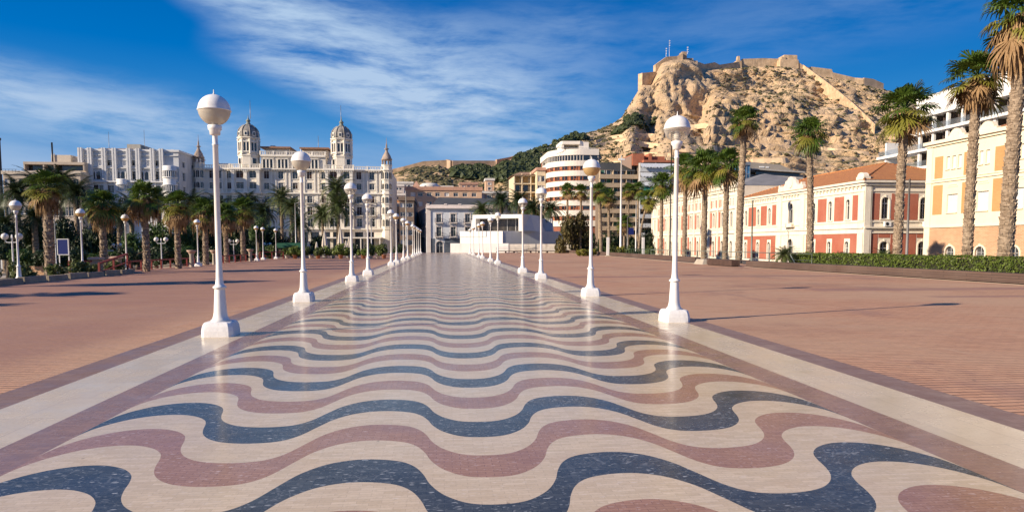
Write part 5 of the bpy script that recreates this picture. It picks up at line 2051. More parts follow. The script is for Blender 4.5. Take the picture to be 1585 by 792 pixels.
r, X0, W, zt = block('tower_block', 'almost black tower block cut by the left edge of the photo', 'tower block', -60, 5, 260, 215, 1.5, mat('dark_cladding', (0.03, 0.028, 0.03), 0.6, var=0.2), mat('dark_trim', (0.05, 0.045, 0.045), 0.6),
                     [(232, 240), (250, 258), (268, 276), (290, 300), (320, 330)], [-40, -20, -4], 1.4, 'far', side='right')
r, X0, W, zt = block('house', 'narrow grey house squeezed between the blue grey apartment house and the palace', 'house', 281, 303, 235, 262, 15, mat('grey_render', (0.36, 0.35, 0.34), 0.85, stain=0.3), beige_t, [(266, 272), (281, 288), (297, 304)], [286, 293, 299], 1.2, side='right')

# the narrow street between palace and town hall
Wh = mat('house_white', (0.66, 0.63, 0.58), 0.8, var=0.06, vscale=0.3, stain=0.25)
Or = mat('house_orange', (0.55, 0.26, 0.12), 0.85, var=0.08, vscale=0.3, stain=0.25)
Pk = mat('house_pink', (0.54, 0.38, 0.27), 0.85, var=0.08, vscale=0.2, stain=0.3, stain_scale=0.2)
Pkt = mat('house_pink_trim', (0.48, 0.28, 0.20), 0.85)
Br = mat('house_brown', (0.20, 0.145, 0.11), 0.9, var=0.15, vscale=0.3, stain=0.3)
block('house', 'white hillside house right behind the palace corner turret, highest of the group', 'house', 606, 626, 262, 287, 10, Wh, Wh, [(290, 294), (298, 302)], [611, 616, 621], 1.0)
block('house', 'small white hillside house half hidden behind the orange one', 'house', 616, 640, 285, 283, 8, Wh, Wh, [(286, 289)], [622, 628, 634], 1.0)
block('house', 'orange rendered house below the white hillside houses', 'house', 604, 629, 250, 301, 12, Or, Wh, [(304, 309), (315, 322)], [612, 618, 624], 1.2)
block('apartment_house', 'cream narrow apartment front lit at the mouth of the side street', 'apartment house', 604, 619, 228, 318, 15, Pk, Wh, [(324, 331), (338, 345), (352, 360), (367, 375)], [608, 614], 1.3, 'far rail')
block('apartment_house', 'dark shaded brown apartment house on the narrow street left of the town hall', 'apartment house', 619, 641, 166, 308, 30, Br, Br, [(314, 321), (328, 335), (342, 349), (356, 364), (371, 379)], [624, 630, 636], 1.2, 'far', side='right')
r, X0, W, zt = block('apartment_house', 'long pinkish apartment house with flat roof behind the grey roofed town hall', 'apartment house', 629, 746, 222, 293, 20, Pk, Pkt, [(298, 304), (312, 319)], [640, 651, 665, 678, 692, 706, 720, 734], 1.5, 'far', side='left', parapet=0.8)
part(r, 'roof_tank', Wh, lambda q: (q.lathe([(3.2, zt), (3.2, zt + 1.7), (2.4, zt + 2.3)], px_x(665, 222) - X0, 6, 18), q.box(px_x(676, 222) - X0, px_x(703, 222) - X0, 5, 9, zt, zt + 1.6)))
part(r, 'pyramid_cap', Pkt, lambda q: q.frustum(px_x(645, 222) - X0, 2, zt + .5, zt + 2.7, 1.4, 1.4, 0.1, 0.1))
block('house', 'salmon pink hillside house with small tower right of the pink apartment house', 'house', 738, 790, 240, 298, 14, Pk, Wh, [(302, 307)], [746, 758, 770, 782], 1.4)
block('tower_house', 'small square sand pink tower rising among the hillside roofs', 'tower', 752, 765, 252, 278, 7, mat('sand_pink', (0.60, 0.40, 0.26), 0.85), Wh, [(283, 286), (290, 294)], [758], 1.1)
block('house', 'flat roofed white house with long dark roof edge right of the small tower', 'house', 764, 796, 246, 306, 14, Wh, Pkt, [(311, 317)], [770, 780, 790], 1.6)
block('house', 'low brown hillside house under the rampart', 'house', 712, 740, 300, 284, 8, Pk, Pkt, [(287, 291)], [718, 726, 734], 1.3)

# town hall
HZ[0] = 720
th_w = mat('town_hall_white', (0.58, 0.61, 0.65), 0.8, var=0.05, vscale=0.3, stain=0.25, stain_scale=0.2)
th_t = mat('town_hall_trim', (0.70, 0.62, 0.57), 0.75, var=0.05)
darkroof = mat('dark_grey_roof', (0.075, 0.078, 0.08), 0.6, var=0.15, vscale=0.4)
Y_ = 165
X0 = px_x(661, Y_)
W = px_x(801, Y_) - X0
th = thing('town_hall', 'white three storey building with dark grey mansard roof at the end of the promenade', 'town hall', (X0, Y_, 0))
lx = lambda px: px_x(px, Y_) - X0
hh = lambda py: hz(py, Y_)
wins = []
for c in (679.6, 701.8, 724, 746, 768, 790):
    wins.append((lx(c), hh(344.5), 1.25, hh(331) - hh(344.5), 'far trim rail'))
    wins.append((lx(c), hh(366), 1.25, hh(351) - hh(366), 'far trim rail', glass_mat('dark_green_shutter', (0.02, 0.035, 0.03), 0.5) if 'dark_green_shutter' not in MATS else MATS['dark_green_shutter']))
wins.append((lx(680.5), -1.2, 1.7, hh(373) + 1.2, 'archfar trim'))
facade(th, 0, 0, 0, W, -1.2, hh(321), wins, th_w, th_t, white_frame, dark_glass)
part(th, 'body', th_w, lambda q: q.prism([(0.36, 0.36), (W, 0.36), (W, 22), (-3.4, 30)], -1.2, hh(321.5)))
sw_ = math.atan2(34, 3.9)
L_ = math.hypot(3.9, 34)
rzs = -(PI - sw_)
facade(th, -3.9, 34, math.atan2(-34, 3.9), L_, -1.2, hh(321), [(5 + 5.5 * k, z_, 1.2, 2.2, 'far trim') for k in range(6) for z_ in (hh(344), hh(366))], th_w, th_t, white_frame, dark_glass)
part(th, 'cornice', th_t, lambda q: (q.box(-0.3, W, -0.7, -0.003, hh(323), hh(321.5)), q.box(-0.2, W, -0.4, -0.003, hh(321.5), hh(317)), [q.box(lx(p) - .35, lx(p) + .35, -0.5, 0.2, hh(317), hh(315.5)) for p in (663, 690, 712, 738, 765, 790)],
     q.box(-0.1, 0.9, -0.2, -0.003, -1.2, hh(323))))
part(th, 'dark_base', mat('blue_grey_base', (0.09, 0.11, 0.14), 0.7), lambda q: (q.box(0.95, lx(680.5) - 1.2, -0.06, -0.004, -1.2, hh(369)), q.box(lx(680.5) + 1.2, W, -0.06, -0.004, -1.2, hh(369))))
part(th, 'roof', darkroof, lambda q: (q.add([(lx(668), 3, hh(317)), (lx(792), 3, hh(319)), (lx(792), 20, hh(319)), (lx(664), 22, hh(317)), (lx(679), 6, hh(303)), (lx(788), 6, hh(304.5)), (lx(788), 18, hh(304.5)), (lx(679), 18, hh(303))],
     [(0, 1, 5, 4), (1, 2, 6, 5), (2, 3, 7, 6), (3, 0, 4, 7), (4, 5, 6, 7), (0, 3, 2, 1)])))
part(th, 'glass_gallery', glass_mat('teal_glass', (0.10, 0.17, 0.18), 0.1), lambda q: (q.box(lx(753), lx(794), 1.2, 4, hh(320), hh(312.5)),))

# cream balcony block
HZ[0] = 813
bc = mat('balcony_cream', (0.66, 0.55, 0.38), 0.8, var=0.06, stain=0.2)
Y_ = 205
X0 = px_x(795, Y_)
W = px_x(832, Y_) - X0
bb = thing('apartment_block', 'cream apartment block with an open grid of square balconies and brown roof edge', 'apartment block', (X0, Y_, 0))
lx = lambda px: px_x(px, Y_) - X0
hh = lambda py: hz(py, Y_)
def grid(q):
    for p in (795, 806.5, 820, 831):
        q.box(lx(p), lx(p + 1.2), -1.4, 0, -1.2, hh(272) - (p - 795) * -0.04)
    for y in (272, 284.5, 297.5, 310, 323, 336, 350):
        q.box(0, W, -1.35, 0, hh(y + 1.2), hh(y - 0.4))
part(bb, 'balcony_grid', bc, grid)
part(bb, 'body', bc, lambda q: q.box(0, W + 2.2, 0.1, 15, -1.2, hh(271)))
for k, y in enumerate((274, 287, 300, 313, 326)):
    part(bb, 'window_band', dark_glass if k % 2 else mat('ochre_blind', (0.45, 0.30, 0.12), 0.7), lambda q: [q.box(lx(p) + 0.4, lx(p2) - 0.4, -0.04, 0.09, hh(y + 9), hh(y)) for p, p2 in ((796, 806), (808, 819), (821, 831))])
part(bb, 'roof', mat('brown_roof', (0.30, 0.185, 0.11), 0.85), lambda q: q.add([(-0.6, -1.8, hh(272)), (W + .5, -1.8, hh(271)), (W + .5, 8, hh(262)), (-0.6 + 3.4, 8, hh(262)), (W + .5, 15, hh(270)), (-0.6, 15, hh(270))], [(0, 1, 2, 3), (3, 2, 4, 5), (0, 3, 5), (0, 5, 4, 1), (1, 4, 2)]))
block('apartment_block', 'narrow cream apartment block wedged against the white rounded building', 'apartment block', 831, 844, 200, 262, 12, bc, Pkt, [(272, 281), (287, 296), (301, 310), (316, 326), (332, 342)], [835, 840], 1.2, 'far')

HZ[0] = 883
# white rounded building with brick window bands
wr = mat('round_white', (0.76, 0.70, 0.61), 0.75, var=0.04, vscale=0.3, stain=0.12, stain_scale=0.2)
rb = mat('band_brick', (0.27, 0.095, 0.055), 0.85, var=0.12, vscale=2)
Y_ = 190
X0 = px_x(840, 206)
hh = lambda py: hz(py, Y_)
lx = lambda px: px_x(px, Y_) - X0
rd = thing('round_building', 'white round cornered tower block with orange brick window bands and stepped white roof cabin', 'office tower', (X0, Y_, 0))
xb_ = px_x(926, Y_) - X0


def outline(off=0.0):
    """plan: straight left side running back, generous round corner, flat front"""
    pts = []
    R0 = 9.0
    cxx, cyy = 9.0 + 0.0, R0
    A = [(0.0 - 0.0, 22.0)]
    n = 16
    rr = R0 + off
    for k in range(n + 1):
        a = PI + (PI / 2) * k / n
        pts.append((cxx + rr * math.cos(a), cyy + rr * math.sin(a)))
    pts = [(cxx - rr, 22.0)] + pts + [(xb_ + off * 0.99, cyy - rr), (xb_ + off * 0.99, 22.0)]
    return pts


whites = [(230, 239.5), (248, 256.5), (263.5, 272), (279.5, 287.5), (294.5, 303.5), (309.5, 318), (325, 334), (341, 350)]
part(rd, 'body', rb, lambda q: q.prism(outline(-0.35), -1.2, hh(231)))
for a, b_ in whites:
    part(rd, 'white_band', wr, lambda q: q.prism(outline(0.0), hh(b_), hh(a)))


def strip_windows(y0, y1, dark):
    O_ = outline(-0.30)
    q = MB()
    seg = []
    for a, b_ in zip(O_, O_[1:]):
        L = math.hypot(b_[0] - a[0], b_[1] - a[1])
        n = max(1, int(L / 1.7))
        for k in range(n):
            seg.append(((a[0] + (b_[0] - a[0]) * k / n, a[1] + (b_[1] - a[1]) * k / n), (a[0] + (b_[0] - a[0]) * (k + 1) / n, a[1] + (b_[1] - a[1]) * (k + 1) / n)))
    acc = 0
    for i, (a, b_) in enumerate(seg[:-8]):
        if i < 2:
            continue
        d = Vector((b_[0] - a[0], b_[1] - a[1], 0)).normalized()
        n_ = Vector((d.y, -d.x, 0))
        A_, B_ = Vector((a[0], a[1], 0)) + n_ * 0.03, Vector((b_[0], b_[1], 0)) + n_ * 0.03
        A_ += d * 0.12
        B_ -= d * 0.12
        z0_, z1_ = hh(y1), hh(y0)
        pane_h = z0_ if dark else z0_ + (z1_ - z0_) * (0.05 if (i * 7 % 5) else 0.45)
        q.add([(A_.x, A_.y, pane_h), (B_.x, B_.y, pane_h), (B_.x, B_.y, z1_), (A_.x, A_.y, z1_), (A_.x - n_.x * .1, A_.y - n_.y * .1, pane_h), (B_.x - n_.x * .1, B_.y - n_.y * .1, pane_h), (B_.x - n_.x * .1, B_.y - n_.y * .1, z1_), (A_.x - n_.x * .1, A_.y - n_.y * .1, z1_)],
              [(0, 1, 2, 3), (1, 5, 6, 2), (4, 0, 3, 7), (3, 2, 6, 7)], 0 if (dark or i % 3) else 1)
        q.bar(A_ - d * 0.12 + n_ * .05 + Vector((0, 0, z0_)), A_ - d * 0.12 + n_ * .05 + Vector((0, 0, z1_)), 0.16, None, 1)
        if not dark:
            q.bar(A_ + Vector((0, 0, pane_h)), B_ + Vector((0, 0, pane_h)), 0.12, None, 1)
    q.build('window_band', [dark_glass, wr if dark else mat('band_orange', (0.40, 0.15, 0.075), 0.8, var=0.1)], rd)


for k, (a, b_) in enumerate([(240, 247.8), (257, 263), (272.5, 279), (288, 294), (304, 309), (318.5, 324.5), (334.5, 340.5)]):
    strip_windows(a, b_, k == 0)
part(rd, 'roof_cabin', wr, lambda q: (q.box(lx(872), lx(914), 3, 13, hh(231), hh(229)), q.prism([(lx(871), 5), (lx(873), 3.5), (lx(900), 3), (lx(905), 3.5), (lx(905), 12), (lx(871), 12)], hh(220.5), hh(215.5)), q.box(lx(872), lx(876), 4, 11, hh(230), hh(220)),
     q.box(lx(899), lx(914), 3.4, 12, hh(230), hh(216.5)), q.box(lx(876), lx(899), 8, 11, hh(230), hh(220.5))))
part(rd, 'railing', grey_metal, lambda q: (q.tube([(lx(846), 2, hh(228)), (lx(860), 1, hh(228)), (lx(922), 1, hh(228))], 0.06, 4), [q.tube([(lx(p), 1.2, hh(231)), (lx(p), 1.2, hh(228))], 0.05, 4) for p in range(848, 924, 6)]))
part(rd, 'porthole', dark_glass, lambda q: [q.slab_xz([(lx(px) + r_ * math.cos(2 * PI * k / 14), hh(yy) + r_ * math.sin(2 * PI * k / 14)) for k in range(14)], -0.05, 0.2) for px, yy, r_ in ((919, 245, 0.75),)])
part(rd, 'bullseye', dark_glass, lambda q: q.box(-0.04, 0.1, 14, 15, hh(247), hh(243)))

# apartments behind the palms
apw = mat('apartment_brown', (0.17, 0.13, 0.10), 0.85, var=0.1, stain=0.3)
apt = mat('apartment_cream', (0.40, 0.31, 0.21), 0.8, var=0.08, stain=0.3)
teal = mat('teal_awning', (0.02, 0.20, 0.16), 0.8)


def balcony_block(label, px0, px1, Y, ptop, step, nfl, wallm, slabm, railm, depth=15, cols=4, extra=None):
    HZ[0] = (px0 + px1) / 2
    X0 = px_x(px0, Y)
    W = px_x(px1, Y) - X0
    r = thing('apartment_block', label, 'apartment block', (X0, Y, 0))
    zt = hz(ptop, Y)
    part(r, 'body', wallm, lambda q: q.box(0, W, 0, depth, -1.2, zt))
    for k in range(nfl):
        zf = hz(ptop + step * (k + 1), Y)
        zc = hz(ptop + step * k, Y)
        part(r, 'balcony', [slabm, railm], lambda q: (q.box(-0.1, W + 0.1, -1.6, 0, zf - 0.22, zf, 0), q.box(0, W, -1.6, -1.52, zf, zf + 0.95, 1), [q.box(W * i / cols, W * i / cols + 0.15, -1.5, 0, zf, zc - 0.23, 0) for i in range(0, cols + 1, 2)]))
        q = MB()
        for i in range(cols):
            a, b_ = W * (i + 0.18) / cols, W * (i + 0.82) / cols
            q.box(a, b_, -0.04, 0.05, zf + 0.05, zf + 2.15, 0 if (i * 5 + k * 3) % 4 else 1)
            q.box(a - 0.1, a, -0.09, 0, zf, zf + 2.2, 2)
            q.box(b_, b_ + 0.1, -0.09, 0, zf, zf + 2.2, 2)
        q.build('window_row', [dark_glass, mat('green_blind', (0.05, 0.16, 0.11), 0.7), white_frame], r)
    return r, X0, W, zt


r, X0, W, zt = balcony_block('brown apartment block with black roof and stacked cream balconies behind the palms', 926, 986, 186, 263, 13.2, 8, apw, apt, apt, cols=6)
part(r, 'roof', darkroof, lambda q: (q.box(-0.3, W * 0.93, 0.5, 12, zt, hz(252, 186)), q.box(W * 0.3, W * 0.9, -1.0, 0.4, hz(265.5, 186), hz(263.2, 186))))
awn = mat('striped_awning', (0.50, 0.53, 0.56), 0.8, var=0.15, vscale=3)
r, X0, W, zt = balcony_block('apartment block with red brick roof storey and rows of pale blue awnings', 987, 1046, 184, 252, 14.2, 8, apw, mat('apartment_grey', (0.42, 0.41, 0.40), 0.8), awn, cols=5)


def awn_f(q, kk):
    for k in (kk,):
        zc = hz(254 + 14.2 * k, 184)
        n = 12
        for i in range(n):
            a, b_ = W * i / n, W * (i + 1) / n
            q.add([(a, -1.6, zc), (b_, -1.6, zc), (b_, -2.5, zc - 1.05), (a, -2.5, zc - 1.05), ((a + b_) / 2, -2.52, zc - 1.4), (a, -2.46, zc - 1.05), (b_, -2.46, zc - 1.05), (a, -1.6, zc - 0.04), (b_, -1.6, zc - 0.04)],
                  [(0, 3, 2, 1), (3, 4, 2), (5, 7, 8, 6)])
for kk in range(3):
    part(r, 'awning', awn, lambda q: awn_f(q, kk))
part(r, 'teal_awning', teal, lambda q: q.add([(W * .08, -1.65, hz(290, 184)), (W * .5, -1.65, hz(290, 184)), (W * .5, -2.4, hz(298, 184)), (W * .08, -2.4, hz(298, 184)), (W * .08, -2.36, hz(298, 184)), (W * .5, -2.36, hz(298, 184)), (W * .5, -1.61, hz(290, 184)), (W * .08, -1.61, hz(290, 184))], [(0, 3, 2, 1), (4, 7, 6, 5), (0, 7, 4, 3), (1, 2, 5, 6), (2, 3, 4, 5), (0, 1, 6, 7)]))
redbrick = mat('red_brick', (0.38, 0.13, 0.07), 0.85, var=0.15, vscale=1)
part(r, 'brick_storey', redbrick, lambda q: (q.box(-1.6, W * 0.15, 0.5, 10, hz(256, 184), hz(238, 184)), q.box(W * .15, W * .28, 2.5, 10, zt, hz(240, 184)), q.box(W * 0.28, W * 0.36, 0.8, 10, zt, hz(237, 184)), q.box(W * .36, W * .72, 1.5, 10, zt, hz(241, 184)), q.box(W * 0.1, W, -1.2, 12, zt, hz(248.5, 184))))
part(r, 'sloping_parapet', Pk, lambda q: q.slab_xz([(px_x(962, 184) - X0, hz(254, 184)), (-1.7, hz(262, 184)), (-1.7, hz(240, 184)), (px_x(962, 184) - X0, hz(247, 184))], 1.0, 1.5))

HZ[0] = 1180
# low modern block and blue glass behind the customs roofs
mg = mat('modern_grey', (0.34, 0.30, 0.25), 0.8, var=0.08)
Y_ = 205
X0 = px_x(1156, Y_)
lx = lambda px: px_x(px, Y_) - X0
hh = lambda py: hz(py, Y_)
mo = thing('modern_building', 'low grey modern building with sloping roof slabs behind the slate roof', 'modern building', (X0, Y_, 0))
part(mo, 'upper_storey', mg, lambda q: q.slab_xz([(lx(1158), hh(266)), (lx(1158), hh(251)), (lx(1196), hh(254)), (lx(1203), hh(254)), (lx(1236), hh(268)), (lx(1236), hh(270))], 0, 14))
part(mo, 'roof_slab', mat('modern_light', (0.45, 0.42, 0.37), 0.7), lambda q: (q.slab_xz([(lx(1158), hh(264)), (lx(1158), hh(262.5)), (lx(1236), hh(266)), (lx(1236), hh(268))], -2.5, 0), q.slab_xz([(lx(1166), hh(275)), (lx(1166), hh(271)), (lx(1234), hh(275)), (lx(1234), hh(278))], -2.5, 0)))
part(mo, 'glass_front', dark_glass, lambda q: q.box(lx(1166), lx(1232), -0.5, 0, -1.2, hh(264.5)))
part(mo, 'body', mg, lambda q: q.box(lx(1158), lx(1240), 0.02, 14, -1.2, hh(270.2)))
part(mo, 'white_letters', white, lambda q: [q.box(lx(p), lx(p + 1.5), -0.6, -0.51, hh(259.5), hh(258)) for p in ()] + [q.box(lx(1172), lx(1180), -0.12, -0.02, hh(259.5), hh(257.5)), q.box(lx(1182), lx(1187), -0.12, -0.02, hh(259.8), hh(257.8))])
gb = thing('glass_tower', 'small blue glass stair tower beside the fan palm trunk', 'glass tower', (px_x(1143, 200), 200, 0))
GW = px_x(1158, 200) - px_x(1143, 200)
part(gb, 'glazing', glass_mat('blue_glass', (0.05, 0.16, 0.30), 0.1), lambda q: q.box(0, GW, 0, 8, -1.2, hz(256, 200)))
part(gb, 'frame', grey_metal, lambda q: ([q.box(GW * k / 3 - .08, GW * k / 3 + .08, -0.1, -0.003, -1.2, hz(256, 200)) for k in range(4)], [q.box(-.08, GW + .08, -0.09, -0.004, hz(y, 200), hz(y - 1, 200)) for y in (256, 270, 284)], q.box(-.3, GW, -0.3, 8, hz(256, 200) + .01, hz(251, 200))))
block('apartment_block', 'low brown building glimpsed between palms right of the pale awnings', 'apartment block', 1046, 1142, 215, 268, 12, apw, apt, [(274, 281), (288, 296)], [1052, 1064, 1076, 1088, 1100, 1112, 1124, 1136], 1.8, 'far')

HZ[0] = 770
# ---------------------------------------------------------------- white pavilion with dark opening
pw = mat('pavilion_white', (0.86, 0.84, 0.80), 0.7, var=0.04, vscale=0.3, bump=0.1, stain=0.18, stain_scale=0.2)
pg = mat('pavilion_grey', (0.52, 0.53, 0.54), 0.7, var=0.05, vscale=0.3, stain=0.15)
Y_ = 140
X0 = px_x(697, Y_)
lx = lambda px, Y=140: px_x(px, Y) - X0
hh = lambda py, Y=140: hz(py, Y)
pv = thing('pavilion', 'white angular concrete pavilion with wide dark opening on a stepped white podium', 'pavilion', (X0 - .2, Y_ + 4.5, 0), R(-24))
part(pv, 'podium', pw, lambda q: (q.box(lx(716), lx(787), 0, 14, 0, hh(357.5)), q.box(lx(716), lx(760), -0.12, 0, hh(366), hh(357.4))))
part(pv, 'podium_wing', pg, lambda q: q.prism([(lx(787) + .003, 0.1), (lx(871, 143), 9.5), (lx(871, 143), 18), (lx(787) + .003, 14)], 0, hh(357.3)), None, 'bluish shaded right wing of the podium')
def frame(q):
    y0, y1 = 1.5, 12
    za, zb, zc = hh(357.4), hh(337.3), hh(331.5)
    q.box(lx(733), lx(738), y0, y1, za, zb)
    q.box(lx(809), lx(815), y0, y1, za, zb)
    q.box(lx(733), lx(815), y0, y1, zb, zc)
    q.box(lx(738), lx(809), y0 + 9, y1, za, zb)
part(pv, 'portal_frame', pw, frame)
part(pv, 'dark_screen', glass_mat('dark_screen', (0.045, 0.038, 0.032), 0.25), lambda q: q.box(lx(738), lx(809), 4.2, 4.4, hh(357.3), hh(337.4)))
part(pv, 'portal_mullion', pg, lambda q: [q.box(lx(p), lx(p) + .08, 4.05, 4.19, hh(357.2), hh(337.5)) for p in (752, 768, 784, 798)])
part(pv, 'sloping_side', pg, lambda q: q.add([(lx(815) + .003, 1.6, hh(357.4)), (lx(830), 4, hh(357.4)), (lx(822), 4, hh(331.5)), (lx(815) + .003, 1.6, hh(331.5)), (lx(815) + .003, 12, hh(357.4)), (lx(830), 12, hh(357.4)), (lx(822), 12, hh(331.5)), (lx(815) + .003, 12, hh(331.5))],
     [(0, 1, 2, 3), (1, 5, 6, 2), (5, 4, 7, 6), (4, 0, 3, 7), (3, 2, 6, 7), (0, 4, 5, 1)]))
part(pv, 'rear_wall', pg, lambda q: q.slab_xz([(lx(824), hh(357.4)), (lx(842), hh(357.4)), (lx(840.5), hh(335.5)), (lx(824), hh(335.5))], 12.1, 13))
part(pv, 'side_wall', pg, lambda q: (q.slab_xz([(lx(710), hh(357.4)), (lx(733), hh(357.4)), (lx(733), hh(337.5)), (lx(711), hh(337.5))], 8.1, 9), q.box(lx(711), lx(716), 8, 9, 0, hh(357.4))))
lw = thing('low_wall', 'long low white wall in front of the pavilion at the end of the promenade', 'low wall', (px_x(697, 135), 135.2, 0), R(-9))
part(lw, 'wall', pw, lambda q: (q.box(0, px_x(787, 135) - px_x(697, 135), 0, 0.5, 0, hz(376.5, 135)), q.box(0.03, 0.5, 0.5, 5, 0, hz(377, 135))))
part(lw, 'wall', mat('stained_white', (0.62, 0.57, 0.50), 0.8, stain=0.6, stain_scale=0.3), lambda q: q.box(px_x(787, 135) - px_x(697, 135) + .003, px_x(893, 137) - px_x(697, 135), 0.1, 0.6, 0, hz(377.5, 135)), None, 'water stained grey stretch right of the white one')
rl = thing('railing', 'thin grey handrail on posts before the stained low wall', 'railing', (px_x(768, 133), 132.6, 0))
RWd = px_x(888, 133) - px_x(768, 133)
part(rl, 'rail', grey_metal, lambda q: (q.bar((0, 0, 1.05), (RWd, 0, 1.05), 0.06), q.bar((0, 0, 0.75), (RWd, 0, 0.75), 0.05)))
part(rl, 'post', grey_metal, lambda q: [q.box(RWd * k / 6 - .03, RWd * k / 6 + .03, -0.03, 0.03, 0, 1.9 if k in (3, 4) else 1.05) for k in range(7)])

# ---------------------------------------------------------------- palms
fan_m = leaf_mat('fan_leaf', (0.034, 0.078, 0.011), (0.125, 0.185, 0.028), 0.42, 0.25, 1.2)
fan_y = leaf_mat('fan_leaf_yellow', (0.15, 0.16, 0.025), (0.30, 0.27, 0.05), 0.5, 0.3, 1.2)
dead_m = leaf_mat('dead_frond', (0.20, 0.115, 0.05), (0.40, 0.26, 0.13), 0.8, 0.15, 2.0)
date_m = leaf_mat('date_leaf', (0.045, 0.075, 0.022), (0.13, 0.15, 0.05), 0.5, 0.2, 1.0)
date_dark = leaf_mat('date_leaf_dark', (0.018, 0.035, 0.012), (0.055, 0.08, 0.025), 0.5, 0.15, 1.0)


def trunk_mat():
    m = bpy.data.materials.new('palm_trunk')
    m.use_nodes = True
    t = NT(m.node_tree)
    p = t.n['Principled BSDF']
    p.inputs['Roughness'].default_value = 0.95
    co = t.add('ShaderNodeTexCoord').outputs['Object']
    a = t.noise(t.scale(co, (2, 2, 9)), 1.5, 6, 0.7)
    c = t.mix(t.mapr(a, 0.32, 0.68), (0.14, 0.095, 0.06, 1), (0.42, 0.33, 0.235, 1))
    c = t.mix(t.mapr(t.noise(co, 14, 4, 0.7), 0.5, 0.75, 0, 0.6), c, (0.10, 0.07, 0.05, 1))
    t.link(c, p.inputs['Base Color'])
    bp = t.add('ShaderNodeBump')
    bp.inputs['Strength'].default_value = 0.9
    bp.inputs['Distance'].default_value = 0.04
    t.link(a, bp.inputs['Height'])
    t.link(bp.outputs[0], p.inputs['Normal'])
    return m


palm_tr = trunk_mat()


def fan_crown(seed, n=44, R_=1.0, droop=0.5, yellow=5):
    """palmate leaves on bare stalks, about 1.75 m across the radius"""
    rn = random.Random(seed)
    mb = MB()
    for i in range(n):
        f = i / n
        azm = i * 2.39996 + rn.uniform(-.25, .25)
        el = R(86) - f ** 1.12 * R(136) + rn.uniform(-.14, .14)
        pl = (0.50 + 0.50 * min(1, f * 2.2)) * rn.uniform(.7, 1.25)
        d = Vector((math.cos(azm) * math.cos(el), math.sin(azm) * math.cos(el), math.sin(el)))
        side = Vector((-math.sin(azm), math.cos(azm), 0))
        upv = side.cross(d) * -1.0
        if upv.z < 0:
            upv = -upv
        base = Vector((0, 0, 0.1))
        sag = Vector((0, 0, -0.06 - 0.10 * f))
        mid = base + d * pl * 0.55
        tip = base + d * pl + sag * pl
        m_ = 1 if (f > 0.66 and rn.random() < yellow / 9.0) else 0
        if f > 0.86 and rn.random() < 0.5:
            m_ = 2
        mb.tube([base, mid, tip], [0.03, 0.022, 0.016], 3, m_)
        dd = (tip - mid).normalized()
        upv = side.cross(dd) * -1
        if upv.z < 0:
            upv = -upv
        fr = rn.uniform(0.62, 0.98) * (1.0 if f > 0.12 else 0.8)
        nb = 19
        spread = R(150) if f > 0.15 else R(85)
        roll = rn.uniform(-.35, .35)
        s2 = side * math.cos(roll) + upv * math.sin(roll)
        u2 = upv * math.cos(roll) - side * math.sin(roll)
        for k in range(nb):
            a = -spread / 1.0 + 2 * spread * (k + rn.uniform(.2, .8)) / nb
            a *= 0.86
            L = fr * (0.72 + 0.28 * math.cos(a * 0.55)) * rn.uniform(.88, 1.08)
            dr = dd * math.cos(a) + s2 * math.sin(a)
            cross = (s2 * math.cos(a) - dd * math.sin(a))
            w_ = 0.040 + 0.02 * L
            fold = u2 * 0.03 * (1 if k % 2 else -1)
            p1 = tip + dr * L * 0.55 + Vector((0, 0, -0.05 * L))
            p2 = tip + dr * L * 0.82 + Vector((0, 0, -(0.07 + droop * 0.16) * L))
            p3 = tip + dr * L * 0.98 + Vector((0, 0, -(0.16 + droop * 0.55) * L))
            a0, a1 = tip - cross * 0.012, tip + cross * 0.012
            mb.add([a0, a1, p1 + cross * w_ + fold, p1 - cross * w_ + fold, p2 + cross * w_ * .55, p2 - cross * w_ * .55, p3],
                   [(0, 1, 2, 3), (3, 2, 4, 5), (5, 4, 6)], m_)
    return mb


def skirt(seed, n=90, L=0.9, spread=0.55):
    rn = random.Random(seed)
    mb = MB()
    for i in range(n):
        a = rn.random() * 2 * PI
        r0 = 0.2
        l = L * rn.uniform(.5, 1.1)
        z0 = -rn.random() * L * 0.6 + 0.1
        o_ = spread * rn.uniform(.4, 1.1)
        d = Vector((math.cos(a), math.sin(a), 0))
        c = Vector((-math.sin(a), math.cos(a), 0))
        for k in range(4):
            tw = rn.uniform(-.3, .3)
            w_ = rn.uniform(0.03, 0.07)
            p0 = d * r0 + Vector((0, 0, z0))
            p1 = d * (r0 + o_ * .7) + c * tw * .4 + Vector((0, 0, z0 - l * .18))
            p2 = d * (r0 + o_) + c * tw * .8 + Vector((0, 0, z0 - l * .55))
            p3 = d * (r0 + o_ * .92) + c * tw + Vector((0, 0, z0 - l * rn.uniform(.8, 1.15)))
            mb.add([p0 - c * .02, p0 + c * .02, p1 - c * w_, p1 + c * w_, p2 - c * w_, p2 + c * w_, p3 - c * .01, p3 + c * .01], [(0, 1, 3, 2), (2, 3, 5, 4), (4, 5, 7, 6)])
    return mb


